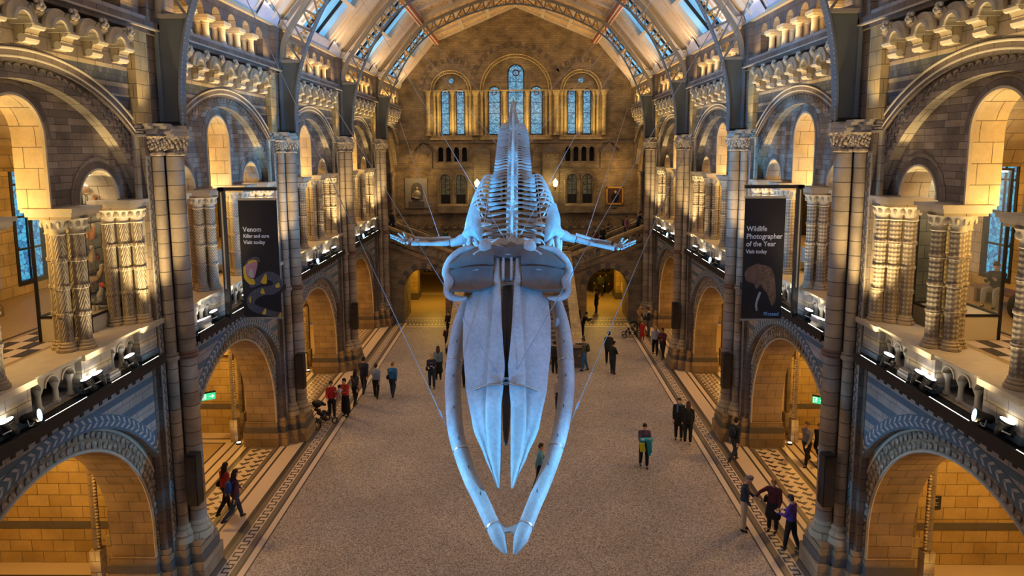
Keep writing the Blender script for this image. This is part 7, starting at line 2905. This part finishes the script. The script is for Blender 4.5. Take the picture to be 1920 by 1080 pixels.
tag(o, 'dark haired baby in white held by the woman in the long black skirt', 'person')
o2 = remesh_build('romper', [('c', (0, 0, 0.26), 0.07, (0, 0, 0.07), 0.10), ('c', (-0.05, 0, 0.05), 0.058, (-0.08, 0.06, -0.13), 0.045), ('c', (0.05, 0, 0.05), 0.058, (0.06, 0.08, -0.11), 0.045), ('c', (-0.08, 0, 0.24), 0.045, (-0.15, 0.05, 0.16), 0.036), ('c', (0.08, 0, 0.24), 0.045, (0.15, 0.05, 0.18), 0.036)], clo((0.50, 0.46, 0.48)), 0.014, o)
o2 = remesh_build('hair', [('b', (0, -0.015, 0.41), (0.082, 0.085, 0.078))], clo(BLACK_H), 0.012, o)


def pushchair(loc, rz, label, hood):
    root = empty('pushchair', loc, rz)
    tag(root, label, 'pushchair')
    mb = MB()
    for s in (-1, 1):
        mb.sweep([(s * 0.24, 0.42, 0.22), (s * 0.24, 0.10, 0.45), (s * 0.24, -0.25, 0.75), (s * 0.22, -0.52, 1.02)], 0.016, 0.016, dgrey, 8)
        mb.sweep([(s * 0.24, -0.42, 0.20), (s * 0.24, -0.05, 0.52), (s * 0.24, 0.10, 0.62)], 0.016, 0.016, dgrey, 8)
        mb.sweep([(s * 0.24, -0.42, 0.20), (s * 0.24, 0.42, 0.24)], 0.014, 0.014, dgrey, 8)
    mb.sweep([(-0.22, -0.52, 1.02), (0.22, -0.52, 1.02)], 0.022, 0.022, blackm, 8)
    mb.sweep([(-0.24, -0.42, 0.20), (0.24, -0.42, 0.20)], 0.014, 0.014, dgrey, 8)
    mb.build('frame', root)
    remesh_build('seat', [('c', (-0.14, 0.18, 0.50), 0.07, (0.14, 0.18, 0.50), 0.07), ('c', (-0.14, -0.05, 0.50), 0.08, (0.14, -0.05, 0.50), 0.08), ('c', (-0.14, -0.18, 0.70), 0.07, (0.14, -0.18, 0.70), 0.07), ('c', (-0.13, -0.28, 0.88), 0.06, (0.13, -0.28, 0.88), 0.06), ('c', (-0.14, 0.30, 0.36), 0.05, (0.14, 0.30, 0.36), 0.05)], clo((0.012, 0.012, 0.014)), 0.02, root)
    remesh_build('hood', [('c', (-0.16, -0.22, 0.98), 0.11, (0.16, -0.22, 0.98), 0.11), ('c', (-0.16, -0.06, 0.98), 0.09, (0.16, -0.06, 0.98), 0.09), ('c', (-0.16, 0.06, 0.90), 0.06, (0.16, 0.06, 0.90), 0.06)], clo(hood), 0.02, root)
    remesh_build('basket', [('c', (-0.16, -0.22, 0.26), 0.10, (0.16, -0.22, 0.26), 0.10), ('c', (-0.16, 0.10, 0.26), 0.08, (0.16, 0.10, 0.26), 0.08)], clo((0.02, 0.02, 0.022)), 0.02, root)
    for x, y, r in ((-0.28, -0.42, 0.19), (0.28, -0.42, 0.19), (-0.26, 0.44, 0.14), (0.26, 0.44, 0.14)):
        mb = MB()
        mb.lathe((x, y, r), [(r - 0.04, -0.02), (r, -0.022), (r, 0.022), (r - 0.04, 0.02), (r - 0.04, -0.02)], blackm, 20, axis='x', cap=False)
        w = mb.build('wheel', root)
        mb = MB()
        for q in range(8):
            a = 2 * pi * q / 8
            mb.bar((x, y, r), (x, y + (r - 0.03) * cos(a), r + (r - 0.03) * sin(a)), 0.012, 0.012, steel)
        mb.lathe((x, y, r), [(0.03, -0.03), (0.03, 0.03)], steel, 10, axis='x')
        mb.build('spokes', w)
    return root


pushchair(at_floor(1184, 632), radians(85), 'black three quarter view pushchair with spoked wheels at the far right', (0.012, 0.012, 0.013))
pushchair(at_floor(604, 797), radians(-40), 'black pushchair pushed by the woman in red on the left', (0.010, 0.010, 0.012))
